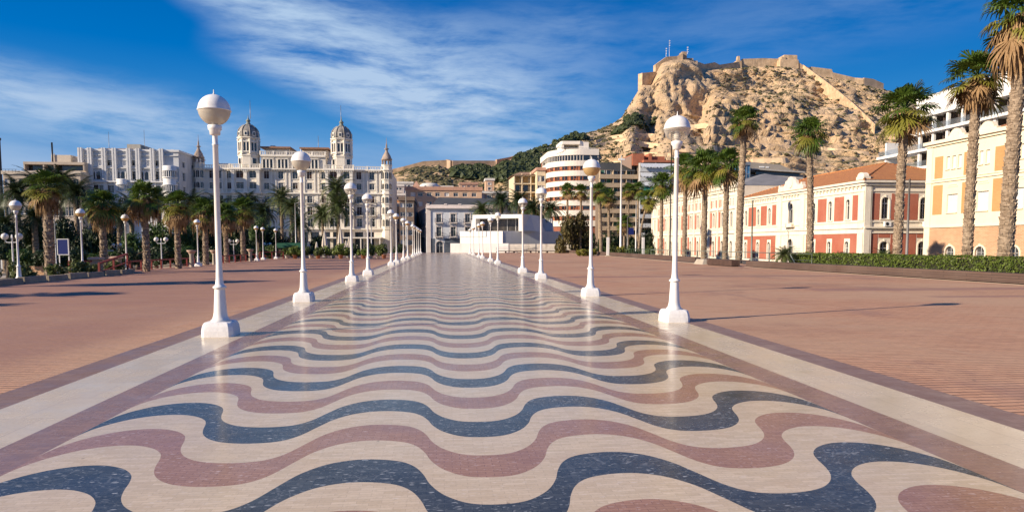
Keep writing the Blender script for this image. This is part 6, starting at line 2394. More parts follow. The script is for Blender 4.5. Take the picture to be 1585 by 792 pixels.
def palm_trunk(h, r0, r1, lean=(0, 0), rough=1.0, seed=0, flare=1.35):
    rn = random.Random(seed)
    mb = MB()
    n = max(8, int(h / 0.16))
    pts, rad = [], []
    for i in range(n + 1):
        f = i / n
        r = r0 + (r1 - r0) * f
        if f < 0.08:
            r *= flare - (flare - 1) * f / 0.08
        r *= 1 + 0.05 * math.sin(i * 1.7 + seed) * rough
        pts.append((lean[0] * f * f, lean[1] * f * f, h * f))
        rad.append(r)
    mb.tube(pts, rad, 12)
    if rough > 0:
        for i in range(1, n):
            p = Vector(pts[i])
            m_ = 8
            for k in range(m_):
                if rn.random() < 0.25:
                    continue
                a = 2 * PI * (k + 0.5 * (i % 2)) / m_ + rn.uniform(-.15, .15)
                d = Vector((math.cos(a), math.sin(a), 0))
                c = Vector((-math.sin(a), math.cos(a), 0))
                r = rad[i] * 0.97
                pr_ = rn.uniform(.03, .075) * rough
                w_ = rad[i] * 0.33
                b_ = p + d * r
                mb.add([b_ - c * w_ - Vector((0, 0, .10)), b_ + c * w_ - Vector((0, 0, .10)), b_ + d * pr_ - c * w_ * .6 + Vector((0, 0, .07)), b_ + d * pr_ + c * w_ * .6 + Vector((0, 0, .07)), b_ - c * w_ * .7 + Vector((0, 0, .09)) - d * .02, b_ + c * w_ * .7 + Vector((0, 0, .09)) - d * .02],
                       [(0, 1, 3, 2), (2, 3, 5, 4), (0, 2, 4), (1, 5, 3)])
    return mb


CROWNS = [fan_crown(s, 40, 1, 0.25 + 0.3 * (s % 2), 5 if s != 12 else 9).build('crown', [fan_m, fan_y, dead_m]) for s in (11, 12, 13)]
SKIRTS = [skirt(21, 90, 1.25, 0.62).build('dead_fronds', dead_m), skirt(22, 150, 1.9, 0.75).build('dead_fronds', dead_m), skirt(23, 60, 1.0, 0.5).build('dead_fronds', dead_m)]
USED = set()


def use(o):
    if o.name in USED:
        c = o.copy()
        COL.objects.link(c)
        return c
    USED.add(o.name)
    return o


def fan_palm(name, label, x, y, z0, ztop, r0, r1, crown, cs, sk=None, lean=(0, 0), rough=1.0, group=None, rz=0.0, sks=1.0):
    h = ztop - z0
    r = thing(name, label, 'palm tree', (x, y, z0), 0, group)
    palm_trunk(h, r0, r1, lean, rough, int(x * 7 + y * 3) % 97).build('trunk', palm_tr, r)
    c = use(CROWNS[crown])
    c.parent = r
    c.location = (lean[0], lean[1], h)
    c.scale = (cs * 1.12, cs * 1.12, cs * 1.28)
    c.rotation_euler = (0.05, -0.04, rz)
    if sk is not None:
        s = use(SKIRTS[sk])
        s.parent = r
        s.location = (lean[0], lean[1], h)
        s.scale = (sks, sks, sks)
        s.rotation_euler = (0, 0, rz * 1.7)
    return r


# right-hand row along the planting strip, nearest first
GR = 'fan palms behind the long hedge'
def rowy(px, X):
    d = _f + _r * ((px - CX) / F_PX)
    return d.y / d.x * X


def hzz(py, Y):
    return at(1300, py, Y).z


for (px, pyc, X, r0, r1, cr, cs, sk, sks, rz, label, lean) in (
        (1553, 22, 27.5, .34, .25, 0, 1.05, 1, 1.15, 0.3, 'tallest fan palm cut by the photo top with a thick skirt of dead fronds', (.35, 0)),
        (1494, 122, 27.5, .24, .20, 1, 0.88, 0, 1.0, 1.9, 'fan palm with brown fringe just left of the tallest palm', (.1, 0)),
        (1386, 172, 27.0, .25, .21, 1, 1.0, 0, 0.8, 4.0, 'fan palm with yellow lower leaves above the corner of the red customs house', (.15, 0)),
        (1252, 208, 27.0, .24, .18, 2, 0.82, 0, 0.7, 0.9, 'slender leaning fan palm standing alone before the orange tiled roof', (-.35, 0)),
        (1142, 188, 27.5, .31, .25, 0, 0.92, 2, 1.0, 2.5, 'tall fan palm highest of the cluster before the cream hall', (.3, 0)),
        (1121, 258, 28.5, .26, .24, 2, 1.15, 2, 1.2, 3.7, 'short thick fan palm just left of the tall one before the cream hall', (0, 0)),
        (1088, 262, 27.5, .30, .25, 0, 1.35, 2, 1.2, 5.1, 'broad crowned short fan palm in the middle of the cluster', (0, 0)),
        (1058, 262, 29.0, .27, .22, 1, 1.25, 0, 1.5, 0.2, 'fan palm with dead fringe half behind the second right hand lamp', (0, 0)),
        (1022, 286, 28.5, .24, .20, 2, 1.10, 2, 1.0, 1.2, 'leftmost smaller fan palm at the far end of the cream hall', (0, 0))):
    Y = rowy(px, X)
    fan_palm('fan_palm', label, X, Y, -1.1, hz(pyc, Y, px), r0, r1, cr, cs, sk, lean, 1.0 if px > 1100 else 0.8, GR, rz, sks)

fan_palm('fan_palm', 'fan palm outside the left of the frame whose shadow falls on the bricks', -29.0, 13.5, -1.1, 6.5, .24, .2, 0, 0.9, 0, (0, 0), .8, None, 1.0)
fan_palm('fan_palm', 'second fan palm outside the left of the frame nearer the planter', -27.0, 18.5, -1.1, 6.0, .24, .2, 1, 0.9, 0, (0, 0), .8, None, 2.0)
fan_palm('fan_palm', 'third fan palm outside the left of the frame beside the planter end', -24.5, 25.5, -1.1, 6.2, .24, .2, 2, 0.9, 0, (0, 0), .8, None, 3.0)
GD = 'fan palms before the apartment blocks'
for (px, pyc, Y, r0, cr, cs, label, lean) in (
        (878, 295, 138, .22, 0, 1.0, 'leftmost fan palm rising out of the brown tree before the white rounded building', (0, 0)),
        (899, 297, 128, .22, 1, 1.0, 'fan palm second from left before the white rounded building', (.1, 0)),
        (926, 297, 118, .30, 2, 1.1, 'thick trunked fan palm right of the white rounded building', (-.5, 0)),
        (941, 306, 122, .26, 0, 1.05, 'fan palm close right of the thick trunked one', (-.2, 0)),
        (972, 296, 130, .18, 1, 1.0, 'fan palm just right of the tall white mast', (0, 0)),
        (987, 293, 134, .18, 2, 1.0, 'fan palm between the mast and the leaning palm', (0, 0)),
        (966, 346, 112, .20, 0, .9, 'small low fan palm at the foot of the tall white mast', (0, 0)),
        (1003, 308, 108, .18, 1, 1.0, 'fan palm with bent leaning trunk beside the cream hall', (1.6, 0))):
    z_ = hz(pyc, Y, px)
    x_ = px_x(px, Y) - lean[0]
    fan_palm('fan_palm', label, x_, Y, -1.1, z_, r0, r0 * .85, cr, cs, 2 if px != 1003 else 1, lean, 0.6, GD, px * 0.1, 1.3 if px != 1003 else .8)

GL = 'fan palms along the left garden edge'
for (px, pyc, Y, r0, cr, cs, sk, sks, label) in (
        (76, 292, 40, .25, 1, 0.62, 1, .55, 'nearest thick fan palm with shaggy brown skirt at far left'),
        (160, 318, 42, .20, 2, 0.62, 0, .8, 'fan palm between the blue sign and the two lamps behind the red railing'),
        (226, 306, 43.5, .19, 0, 0.64, 0, .9, 'fan palm right of the second red railing lamp'),
        (275, 318, 49, .19, 1, 0.64, 0, 1.0, 'fan palm left of the terracotta urn pillar'),
        (318, 328, 57, .22, 2, 0.72, 2, 1.3, 'fan palm partly hidden by the nearest left promenade lamp'),
        (350, 334, 66, .22, 0, 0.75, 2, 1.3, 'yellowish fan palm right of the nearest left promenade lamp'),
        (376, 326, 72, .24, 1, 0.88, 2, 1.4, 'rightmost fan palm of the garden edge before the twin lamps')):
    fan_palm('fan_palm', label, px_x(px, Y), Y, -1.1, hz(pyc, Y, px), r0, r0 * .85, cr, cs, sk, (0, 0), 1.0, GL, px * 0.13, sks)


def date_crown(seed, n=46, L=1.0):
    rn = random.Random(seed)
    mb = MB()
    for i in range(n):
        f = i / n
        a = i * 2.39996 + rn.uniform(-.2, .2)
        el = R(80) - f * R(95)
        l = L * rn.uniform(.85, 1.1)
        d = Vector((math.cos(a), math.sin(a), 0))
        c = Vector((-math.sin(a), math.cos(a), 0))
        pts = []
        p = Vector((0, 0, 0))
        e = el
        for k in range(8):
            pts.append(p.copy())
            p = p + (d * math.cos(e) + Vector((0, 0, math.sin(e)))) * (l / 7)
            e -= R(11 + 6 * f)
        mb.tube(pts, [0.012 * L, .01 * L, .009 * L, .008 * L, .006 * L, .005 * L, .004 * L, .002 * L], 3)
        for k in range(3, 34):
            t = k / 34 * 7
            j = min(6, int(t))
            q = pts[j].lerp(pts[j + 1], t - j)
            dr = (pts[j + 1] - pts[j]).normalized()
            ll = 0.20 * L * math.sin(PI * min(1, 0.12 + k / 34 * .95)) + .05 * L
            for s in (-1, 1):
                tipv = q + dr * ll * .55 + c * s * ll * .8 + Vector((0, 0, -.18 * ll + .10 * ll * rn.uniform(-1, 1)))
                mb.add([q - dr * .010 * L, q + dr * .016 * L, tipv], [(0, 1, 2)])
    return mb


DATES = [date_crown(s).build('crown', date_m) for s in (31, 32)]
DARKS = [date_crown(s, 44).build('crown', date_dark) for s in (33, 34)]


def date_palm(label, px, pyc, Y, Lc, r0, dark, group, v=0, z0=-1.1, rz=0.0):
    x = px_x(px, Y)
    zt = hz(pyc, Y, px)
    r = thing('date_palm', label, 'palm tree', (x, Y, z0), 0, group)
    palm_trunk(zt - z0, r0, r0 * .85, (0, 0), .7, int(px) % 31).build('trunk', palm_tr, r)
    c = use((DARKS if dark else DATES)[v % 2])
    c.parent = r
    c.location = (0, 0, zt - z0)
    c.scale = (Lc, Lc, Lc)
    c.rotation_euler = (0, 0, rz)


for i, (px, pyc, Y, Lc, dark, label) in enumerate((
        (30, 300, 82, 3.2, True, 'dark feathery palm leftmost before the beige office block'),
        (62, 288, 86, 3.3, True, 'dark feathery palm above the nearest thick fan palm'),
        (98, 285, 84, 3.4, True, 'dark feathery palm below the stair tower of the beige block'),
        (121, 300, 80, 3.0, True, 'dark feathery palm left of the blue grey apartment house'),
        (186, 335, 76, 2.6, True, 'low dark feathery palm before the second bay window'),
        (8, 350, 70, 2.6, True, 'low dark feathery palm at the left edge of the photo'),
        (55, 338, 72, 2.4, True, 'low feathery palm in the shade left of the thick fan palm'),
        (150, 318, 95, 3.2, True, 'dark feathery palm before the left pier of the blue grey house'),
        (205, 322, 92, 3.0, True, 'dark feathery palm behind the palm right of the railing lamp'),
        (248, 312, 98, 3.0, True, 'dark feathery palm before the round corner bay window'),
        (300, 316, 104, 3.3, True, 'dark feathery palm below the left palace turret'),
        (340, 322, 120, 3.6, True, 'feathery palm below the left domed tower'),
        (385, 318, 112, 3.6, True, 'feathery palm before the left pavilion of the palace'),
        (408, 330, 104, 3.2, True, 'low feathery palm before the middle of the palace left half'),
        (437, 308, 126, 3.8, False, 'taller of two neighbouring date palms before the palace middle'),
        (452, 322, 122, 3.3, False, 'lower of two neighbouring date palms before the palace middle'),
        (500, 334, 150, 4.4, False, 'short date palm left of the tallest one before the palace'),
        (523, 294, 152, 5.1, False, 'tallest date palm before the right domed tower of the palace'),
        (525, 322, 149, 5.1, False, 'date palm with low full crown under the tallest one'),
        (464, 348, 100, 2.8, True, 'low date palm behind the second left promenade lamp'),
        (746, 326, 158, 3.8, False, 'leftmost date palm above the white pavilion'),
        (775, 312, 163, 4.4, True, 'dark date palm behind the pavilion portal'),
        (803, 312, 158, 4.4, True, 'dark date palm below the cream balcony block'),
        (824, 325, 152, 4.4, True, 'dark date palm left of the flag poles'),
        (852, 326, 150, 4.2, True, 'dark date palm right of the flag poles'),
        (800, 345, 156, 3.6, True, 'low dark date palm right behind the pavilion'))):
    date_palm(label, px, pyc, Y, Lc, .28, dark, 'feathery palms behind the square', i, rz=i * 1.3)


# ---------------------------------------------------------------- broadleaf trees
tree_dark = leaf_mat('tree_leaf_dark', (0.012, 0.026, 0.008), (0.040, 0.070, 0.018), 0.5, 0.15, 0.8)
tree_green = leaf_mat('tree_leaf_green', (0.035, 0.075, 0.015), (0.095, 0.16, 0.032), 0.5, 0.25, 0.8)
tree_brown = leaf_mat('tree_leaf_brown', (0.045, 0.050, 0.015), (0.16, 0.115, 0.035), 0.6, 0.2, 0.5)
bark = mat('bark', (0.11, 0.08, 0.055), 0.95, var=0.25, vscale=3, bump=0.8, bscale=12)


def leaf_crown(seed, n=5200, size=0.085, lobes=11, mats=None, name='crown'):
    """unit crown: leaf cards spread through uneven overlapping clumps"""
    rn = random.Random(seed)
    cl = []
    for i in range(lobes):
        a = rn.random() * 2 * PI
        rr = rn.uniform(.25, .72)
        cl.append((Vector((rr * math.cos(a), rr * math.sin(a), rn.uniform(.12, .85) * (1.15 - rr * .6))), rn.uniform(.24, .42)))
    cl.append((Vector((0, 0, .5)), .5))
    mb = MB()
    for i in range(n):
        c, r = cl[rn.randrange(len(cl))]
        d = Vector((rn.gauss(0, 1), rn.gauss(0, 1), rn.gauss(0, 1))).normalized()
        q = r * (rn.random() ** 0.33) * rn.uniform(.8, 1.12)
        p = c + d * q
        if p.z < 0.02:
            continue
        if noise.noise(p * 7) < -0.12 and rn.random() < .8:
            continue
        nrm = (d + Vector((rn.uniform(-1, 1), rn.uniform(-1, 1), rn.uniform(-.4, 1.2)))).normalized()
        u = nrm.orthogonal().normalized()
        v_ = nrm.cross(u)
        th = rn.random() * PI
        u, v_ = u * math.cos(th) + v_ * math.sin(th), v_ * math.cos(th) - u * math.sin(th)
        s = size * rn.uniform(.6, 1.3)
        mb.add([p - u * s, p - v_ * s * .45, p + u * s, p + v_ * s * .45], [(0, 1, 2, 3)])
    return mb


CR = {}
for key, m_ in (('dark', tree_dark), ('green', tree_green), ('brown', tree_brown)):
    CR[key] = [leaf_crown(s + hash(key) % 1, 6500, .062).build('crown', m_) for s in ((41, 42) if key == 'dark' else (43,) if key == 'green' else (44,))]


def tree(label, px, Y, pbase, ptop, wpx, kind, v=0, group='dark trees of the garden', z0=-1.1, name='garden_tree', sy=1.0):
    sc = F_PX / Y
    rx = wpx / sc / 2 / 0.95
    zt = hz(ptop, Y, px)
    zb = hz(pbase, Y, px)
    x = px_x(px, Y)
    r = thing(name, label, 'tree', (x, Y, z0), 0, group)
    H = (zt - zb) / 1.12
    mb = MB()
    rn = random.Random(int(px * 3 + Y))
    h0 = zb - z0 + H * .25
    mb.tube([(0, 0, 0), (.05, 0, h0 * .5), (0, .05, h0)], [.26, .20, .17], 8)
    for k in range(6):
        a = k * 1.05 + rn.random()
        mb.tube([(0, .05, h0 * .85), (rx * .3 * math.cos(a), rx * .3 * math.sin(a), h0 + H * .2), (rx * .6 * math.cos(a), rx * .6 * math.sin(a), h0 + H * .42)], [.12, .08, .03], 6)
    mb.build('trunk', bark, r)
    c = use(CR[kind][v % len(CR[kind])])
    c.parent = r
    c.location = (0, 0, zb - z0)
    c.scale = (rx, rx * sy, H)
    c.rotation_euler = (0, 0, rn.random() * 6)
    return r


for i, (px, Y, pb, pt, w_, kind, label) in enumerate((
        (12, 60, 402, 335, 56, 'dark', 'dark rounded tree at the left edge below the beige block'),
        (48, 74, 400, 332, 54, 'dark', 'dark tree between the nearest lamp and the thick fan palm'),
        (104, 78, 398, 325, 56, 'dark', 'dark tree behind the blue sign'),
        (140, 72, 400, 335, 52, 'dark', 'dark tree behind the first red railing lamp'),
        (176, 84, 398, 328, 54, 'dark', 'dark tree under the second bay window'),
        (212, 70, 396, 352, 48, 'green', 'mid green round bush tree beside the second railing lamp'),
        (252, 80, 400, 330, 56, 'green', 'large bright green tree behind the white twin globe lamp'),
        (292, 86, 400, 328, 54, 'green', 'large green tree below the left palace turret'),
        (330, 92, 400, 326, 58, 'dark', 'dark tree behind the nearest left promenade lamp'),
        (366, 88, 400, 332, 54, 'dark', 'dark tree under the left pavilion of the palace'),
        (396, 96, 400, 328, 40, 'dark', 'dark tree behind the two twin garden lamps'),
        (425, 98, 398, 338, 52, 'dark', 'dark tree behind the green kiosk'),
        (456, 104, 396, 352, 40, 'dark', 'dark tree behind the second left promenade lamp'),
        (489, 106, 394, 358, 40, 'dark', 'dark tree behind the closed white parasols'),
        (400, 84, 372, 328, 30, 'green', 'yellow green crowned tree above the twin lamps'))):
    tree(label, px, Y, pb, pt, w_, kind, i)
for i, (px, Y, pb, pt, w_) in enumerate(((30, 58, 412, 378, 60), (70, 56, 412, 382, 50), (120, 58, 412, 380, 60), (160, 56, 412, 384, 46), (200, 60, 410, 376, 56), (240, 64, 410, 374, 60), (285, 66, 408, 374, 56), (330, 72, 406, 374, 54), (372, 80, 404, 374, 52), (405, 86, 402, 374, 44))):
    tree('dense dark bush, %s from the left in the row of bushes behind the garden railings' % ['first', 'second', 'third', 'fourth', 'fifth', 'sixth', 'seventh', 'eighth', 'ninth', 'tenth'][i], px, Y, pb, pt, w_, 'dark' if i % 3 else 'green', i, 'bushes behind the garden railings', -1.1, 'bush')
tree('big brownish green tree right of the white pavilion', 888, 128, 392, 324, 62, 'brown', 0, 'trees behind the far bench wall')
for i, (px, Y, pb, pt, w_, label) in enumerate(((940, 138, 394, 352, 50, 'dark tree behind the thick trunked fan palm'), (972, 132, 394, 356, 44, 'dark tree behind the small blue sign'),
                                                (1000, 126, 396, 345, 34, 'dark tree beside the far corner of the cream hall'), (910, 150, 392, 348, 40, 'dark tree under the white rounded building'))):
    tree(label, px, Y, pb, pt, w_, 'dark', i, 'trees behind the far bench wall')
tree('dark tree at the mouth of the narrow side street', 616, 150, 392, 374, 24, 'dark', 0)

# ---------------------------------------------------------------- hedge, wooden planter, railings on the right
hedge_m = leaf_mat('hedge_leaf', (0.06, 0.10, 0.012), (0.17, 0.22, 0.035), 0.5, 0.25, 3.0)


def leafy_box(label, name, cat, x0, x1, y0, y1, z0, z1, n, s, m_, group=None, loc=None, wob=0.06):
    rn = random.Random(int(abs(x0) * 10 + y0))
    r = thing(name, label, cat, ((x0 + x1) / 2, (y0 + y1) / 2, z0), 0, group)
    W, D, H = (x1 - x0) / 2, (y1 - y0) / 2, z1 - z0
    c = MB()
    c.box(-W + .08, W - .08, -D + .08, D - .08, 0, H - .10)
    c.build('core', mat('hedge_core', (0.02, 0.022, 0.008), 0.95), r)
    mb = MB()
    A = [2 * W * 2 * D, 2 * D * H, 2 * D * H, 2 * W * H, 2 * W * H]
    for i in range(n):
        k = rn.choices(range(5), A)[0]
        u, v_ = rn.uniform(-1, 1), rn.uniform(-1, 1)
        if k == 0:
            p, nn = Vector((u * W, v_ * D, H)), Vector((0, 0, 1))
        elif k in (1, 2):
            s_ = -1 if k == 1 else 1
            p, nn = Vector((s_ * W, v_ * D, (u + 1) / 2 * H)), Vector((s_, 0, 0))
        else:
            s_ = -1 if k == 3 else 1
            p, nn = Vector((u * W, s_ * D, (v_ + 1) / 2 * H)), Vector((0, s_, 0))
        off = noise.noise(Vector((p.x * 1.2, p.y * 1.2 + y0, p.z * 1.5))) * wob * 2 + rn.uniform(-.08, .05)
        p = p + nn * off
        nn = (nn + Vector((rn.uniform(-1, 1), rn.uniform(-1, 1), rn.uniform(-.5, 1)))).normalized()
        a = nn.orthogonal().normalized()
        b_ = nn.cross(a)
        t_ = rn.random() * PI
        a, b_ = a * math.cos(t_) + b_ * math.sin(t_), b_ * math.cos(t_) - a * math.sin(t_)
        q = s * rn.uniform(.6, 1.4)
        mb.add([p - a * q, p - b_ * q * .5, p + a * q, p + b_ * q * .5], [(0, 1, 2, 3)])
    mb.build('foliage', m_, r)
    return r


leafy_box('long clipped green hedge behind the dark wooden planter wall on the right', 'hedge', 'hedge', 25.3, 26.5, 21, 47.5, -0.1, 1.02, 26000, .055, hedge_m)
wood = brick_mat('planter_wood', (0.105, 0.062, 0.045), (0.075, 0.045, 0.035), (0.02, 0.013, 0.01), 2.4, 0.115, 0.008, axis='yz', rough=0.7, bump=0.6, big=0.12, bigc=(0.16, 0.12, 0.10))
concrete = mat('pale_concrete', (0.40, 0.35, 0.28), 0.85, var=0.1, vscale=1, bump=0.2, stain=0.3)


def wall_run(mb, pts, w_, z0, z1, m_=None):
    for a, b_ in zip(pts, pts[1:]):
        A, B = Vector((a[0], a[1], (z0 + z1) / 2)), Vector((b_[0], b_[1], (z0 + z1) / 2))
        mb.bar(A, B, w_, z1 - z0, m_)


pl = thing('planter_wall', 'long low dark wooden planter wall in front of the right hand hedge', 'planter wall', (0, 0, 0))
q = MB(); wall_run(q, [(24.6, 18.0), (23.75, 25.0), (22.1, 47.6)], 0.4, 0.05, 0.46); q.build('planks', wood, pl)
q = MB(); wall_run(q, [(24.3, 18.0), (23.45, 25.0), (21.8, 47.6)], 0.10, 0.0, 0.02); q.build('kerb', mat('kerb_stone', (0.30, 0.24, 0.19), 0.9), pl)
q = MB()
q.add([(24.8, 18, .36), (25.9, 18, .36), (25.9, 47.5, .36), (22.3, 47.5, .36), (23.9, 25, .36)], [(0, 1, 2, 3, 4)])
q.build('soil', mat('soil', (0.09, 0.065, 0.045), 0.95, var=0.3, vscale=3, bump=0.6), pl)
wb = thing('wooden_bench', 'dark slatted wooden bench block at the left end of the planter wall', 'bench', (21.5, 50.8, 0))
q = MB()
for k in range(5):
    q.box(-0.32, 0.32, -2.4, 2.4, 0.06 + 0.088 * k, 0.06 + 0.088 * k + 0.075)
q.build('slats', mat('bench_wood', (0.085, 0.05, 0.038), 0.6, var=0.25, vscale=4), wb)
q = MB()
q.box(-0.26, 0.26, -2.3, 2.3, 0, 0.5)
q.build('core', black, wb)
cb = thing('concrete_block', 'pale concrete block between the two dark bench walls on the right', 'concrete block', (21.7, 55.0, 0))
q = MB(); q.frustum(0, 0, 0, 0.42, .55, 1.0, .35, .8); q.build('block', concrete, cb)
bw = thing('bench_wall', 'far dark wooden bench wall running from the concrete block to the pavilion', 'bench wall', (0, 0, 0))
q = MB(); wall_run(q, [(21.9, 57.0), (22.7, 77.5), (24.0, 131.0)], 0.5, 0.1, 0.55); q.build('planks', wood, bw)
q = MB(); wall_run(q, [(21.7, 57.0), (22.5, 77.5), (23.8, 131.0)], 0.2, 0.0, 0.05); q.build('kerb', mat('kerb_stone', (0.30, 0.24, 0.19), 0.9), bw)
eb = thing('bench', 'dark low bench running across below the pavilion railing', 'bench', (px_x(770, 131), 131.4, 0))
WE = px_x(886, 131) - px_x(770, 131)
part(eb, 'seat', mat('bench_wood', (0.085, 0.05, 0.038), 0.6), lambda q: q.box(0, WE, -0.3, 0.3, 0.28, 0.42))
part(eb, 'base', black, lambda q: [q.box(WE * k / 9 - .15, WE * k / 9 + .15, -0.2, 0.2, 0, 0.28) for k in range(10)])
rr_ = thing('railing', 'grey green tubular handrail before the fan palm cluster on the right', 'railing', (24.9, 0, 0))
rg = mat('rail_green', (0.16, 0.19, 0.16), 0.5)
part(rr_, 'rail', rg, lambda q: (q.tube([(0, 44, 1.0), (0, 80, 1.0)], 0.035, 6), q.tube([(0, 44, .55), (0, 80, .55)], 0.02, 5), q.tube([(0, 47, 1.0), (-1.5, 43.5, .45)], 0.035, 6)))
for k in range(13):
    part(rr_, 'post', rg, lambda q: q.tube([(0, 44 + 3 * k, -0.1), (0, 44 + 3 * k, 1.0)], 0.03, 6))
rr2 = thing('railing', 'thin green railing with close bars beside the far white pylons', 'railing', (px_x(970, 88), 88, 0))
W2 = 5.0
part(rr2, 'rail', mat('rail_bright_green', (0.10, 0.17, 0.10), 0.5), lambda q: (q.box(0, W2, 0, .05, 1.0, 1.05), q.box(0, W2, 0, .05, .15, .2)))
part(rr2, 'bars', mat('rail_bright_green', (0.10, 0.17, 0.10), 0.5), lambda q: [q.box(W2 * k / 22, W2 * k / 22 + .03, .01, .04, .2, 1.0) for k in range(23)])

# low cycad palms in the planter
def cycad(label, x, y, z_, s, v):
    r = thing('sago_palm', label, 'palm tree', (x, y, z_), 0, 'low feathery palms in the planting strip')
    palm_trunk(.5 * s, .16 * s, .14 * s, (0, 0), .8, 3).build('trunk', palm_tr, r)
    c = use(DATES[v])
    c.parent = r
    c.location = (0, 0, .45 * s)
    c.scale = (1.15 * s, 1.15 * s, 1.0 * s)


cycad('low feathery palm at the left end of the hedge', 24.6, 47.2, .3, 1.15, 0)
cycad('low feathery palm rising behind the hedge below the shaded end wall', 27.4, 40.0, .35, 0.95, 1)

# ---------------------------------------------------------------- poles, signs, flags
def pole(name, label, px, pb, pt, Y, r_, m_, cat='pole', z0=None):
    x = px_x(px, Y)
    z0 = 0 if z0 is None else z0
    HZ[0] = px
    t_ = thing(name, label, cat, (x, Y, z0))
    part(t_, 'shaft', m_, lambda q: q.tube([(0, 0, 0), (0, 0, hz(pt, Y) - z0)], [r_, r_ * .6], 8))
    part(t_, 'foot', m_, lambda q: q.lathe([(r_ * 2.2, 0), (r_ * 2.2, .08), (r_ * 1.3, .35)], seg=10))
    return t_


ms = pole('mast', 'very tall slim white mast before the brown apartment block', 960.5, 390, 241, 100, .17, white, 'mast', -1.1)
part(ms, 'crosshead', white, lambda q: q.box(-.45, .45, -.15, .15, hz(247, 100) + 1.1 - .1, hz(247, 100) + 1.1 + .15))
ms = pole('lantern_pole', 'tall dark pole with a lantern head seen beside the second right lamp', 1037, 390, 204, 96, .13, black, 'street lamp', -1.1)
hh_ = hz(204, 96) + 1.1
part(ms, 'lantern', mat('lantern_grey', (0.22, 0.2, 0.17), 0.5), lambda q: q.frustum(0, 0, hh_ - .1, hh_ + .9, .25, .25, .42, .42))
part(ms, 'bracket', black, lambda q: (q.tube([(-.5, 0, hh_ - .1), (.5, 0, hh_ - .1)], .04, 5), q.frustum(0, 0, hh_ + .9, hh_ + 1.1, .46, .46, .1, .1)))
pole('signal_pole', 'green grey slim pole in front of the left half of the customs house', 1163.5, 404, 310, 57, .09, rg, 'pole', -1.1)
pole('lamp_column', 'grey column standing between the fan palm and the yellow building', 1404, 400, 277, 44, .10, mat('column_grey', (0.20, 0.19, 0.18), 0.6), 'pole', -1.1)
pole('pole', 'slim white pole between two fan palms right of the mast', 984, 390, 312, 104, .10, white, 'pole', -1.1)
pole('pole', 'slim white pole before the green kiosk', 458, 402, 314, 96, .07, white, 'pole')
pole('pole', 'slim white pole at the narrow side street before the dark brown house', 629, 396, 300, 150, .16, mat('pole_grey', (0.55, 0.55, 0.53), 0.5), 'pole')
pole('pole', 'slim grey pole behind the thick fan palm at far left', 86, 410, 322, 55, .045, mat('pole_grey', (0.55, 0.55, 0.53), 0.5), 'pole', -1.1)
pole('pole', 'slim dark pole before the middle columns of the cream hall', 1042, 402, 320, 84, .07, black, 'pole', -1.1)
crs = pole('street_light', 'slim pole with a horizontal arm before the right wing of the palace', 575, 392, 316, 118, .10, mat('pole_grey', (0.55, 0.55, 0.53), 0.5), 'pole')
part(crs, 'arm', mat('pole_grey', (0.55, 0.55, 0.53), 0.5), lambda q: q.tube([(0, 0, hz(317, 118)), (.9, 0, hz(317, 118))], .05, 5))
for px, label in ((941, 'thin white upright pylon left of the tall mast'), (995.5, 'thin white upright pylon beside the cream hall')):
    Yp = 92
    HZ[0] = px
    t_ = thing('pylon', label, 'pylon', (px_x(px, Yp), Yp, 0), 0, 'white pylons behind the bench wall')
    part(t_, 'slab', white, lambda q: q.box(-.17, .17, -.12, .12, 0.12, hz(367, Yp)))
    part(t_, 'plinth', concrete, lambda q: q.box(-.3, .3, -.25, .25, -0.1, 0.12))
HZ[0] = 975
sg = thing('sign', 'small dark blue square sign on a pole among the far palms', 'sign', (px_x(971, 98), 98, 0))
part(sg, 'pole', grey_metal, lambda q: q.tube([(0, 0, -1), (0, 0, hz(335, 98)), ], .06, 6))
part(sg, 'arm', grey_metal, lambda q: q.tube([(0, 0, hz(336, 98)), (1.1, 0, hz(336, 98))], .04, 5))
blue_s = mat('sign_blue', (0.008, 0.018, 0.14), 0.4, var=0.03)
part(sg, 'panel', blue_s, lambda q: q.box(.15, .92, -.08, -.02, hz(363, 98), hz(352.5, 98)))
for k, (px, col1, col2, py) in enumerate(((838.5, (0.45, 0.05, 0.03), (0.55, 0.05, 0.03), 306), (844.5, (0.62, 0.45, 0.02), (0.03, 0.10, 0.30), 325))):
    Yp = 139
    HZ[0] = px
    t_ = thing('flag_pole', ('flag pole with a limp red and yellow flag', 'flag pole with a limp yellow flag')[k] + ' behind the pavilion', 'flag pole', (px_x(px, Yp), Yp + 14, 0), 0, 'flag poles behind the pavilion')
    zt_ = hz(py - 8, Yp)
    part(t_, 'shaft', white, lambda q: q.tube([(0, 0, 0), (0, 0, zt_)], [.09, .06], 8))
    q = MB()
    n = 7
    vs = []
    for j in range(n + 1):
        for i in range(4):
            vs.append((0.06 + .28 * i * (0.5 + .5 * j / n) + .1 * math.sin(j), .12 * math.sin(i * 2.2 + j * .8), zt_ - .2 - j * .42 - i * .35))
    for j in range(n):
        for i in range(3):
            b_ = j * 4 + i
            q.add([], [])
    base_i = len(q.v)
    q.v += [tuple(v) for v in vs]
    for j in range(n):
        for i in range(3):
            b_ = j * 4 + i
            q.f.append((b_, b_ + 1, b_ + 5, b_ + 4))
            q.m.append(1 if (k == 0 and i == 1) else 0)
            q.smooth.append(True)
    q.build('flag', [mat('flag_%s' % ('red', 'yellow')[k], col1, 0.8, var=0.05), mat('flag_gold', (0.62, 0.42, 0.02), 0.8, var=0.05)], t_)

HZ[0] = 97
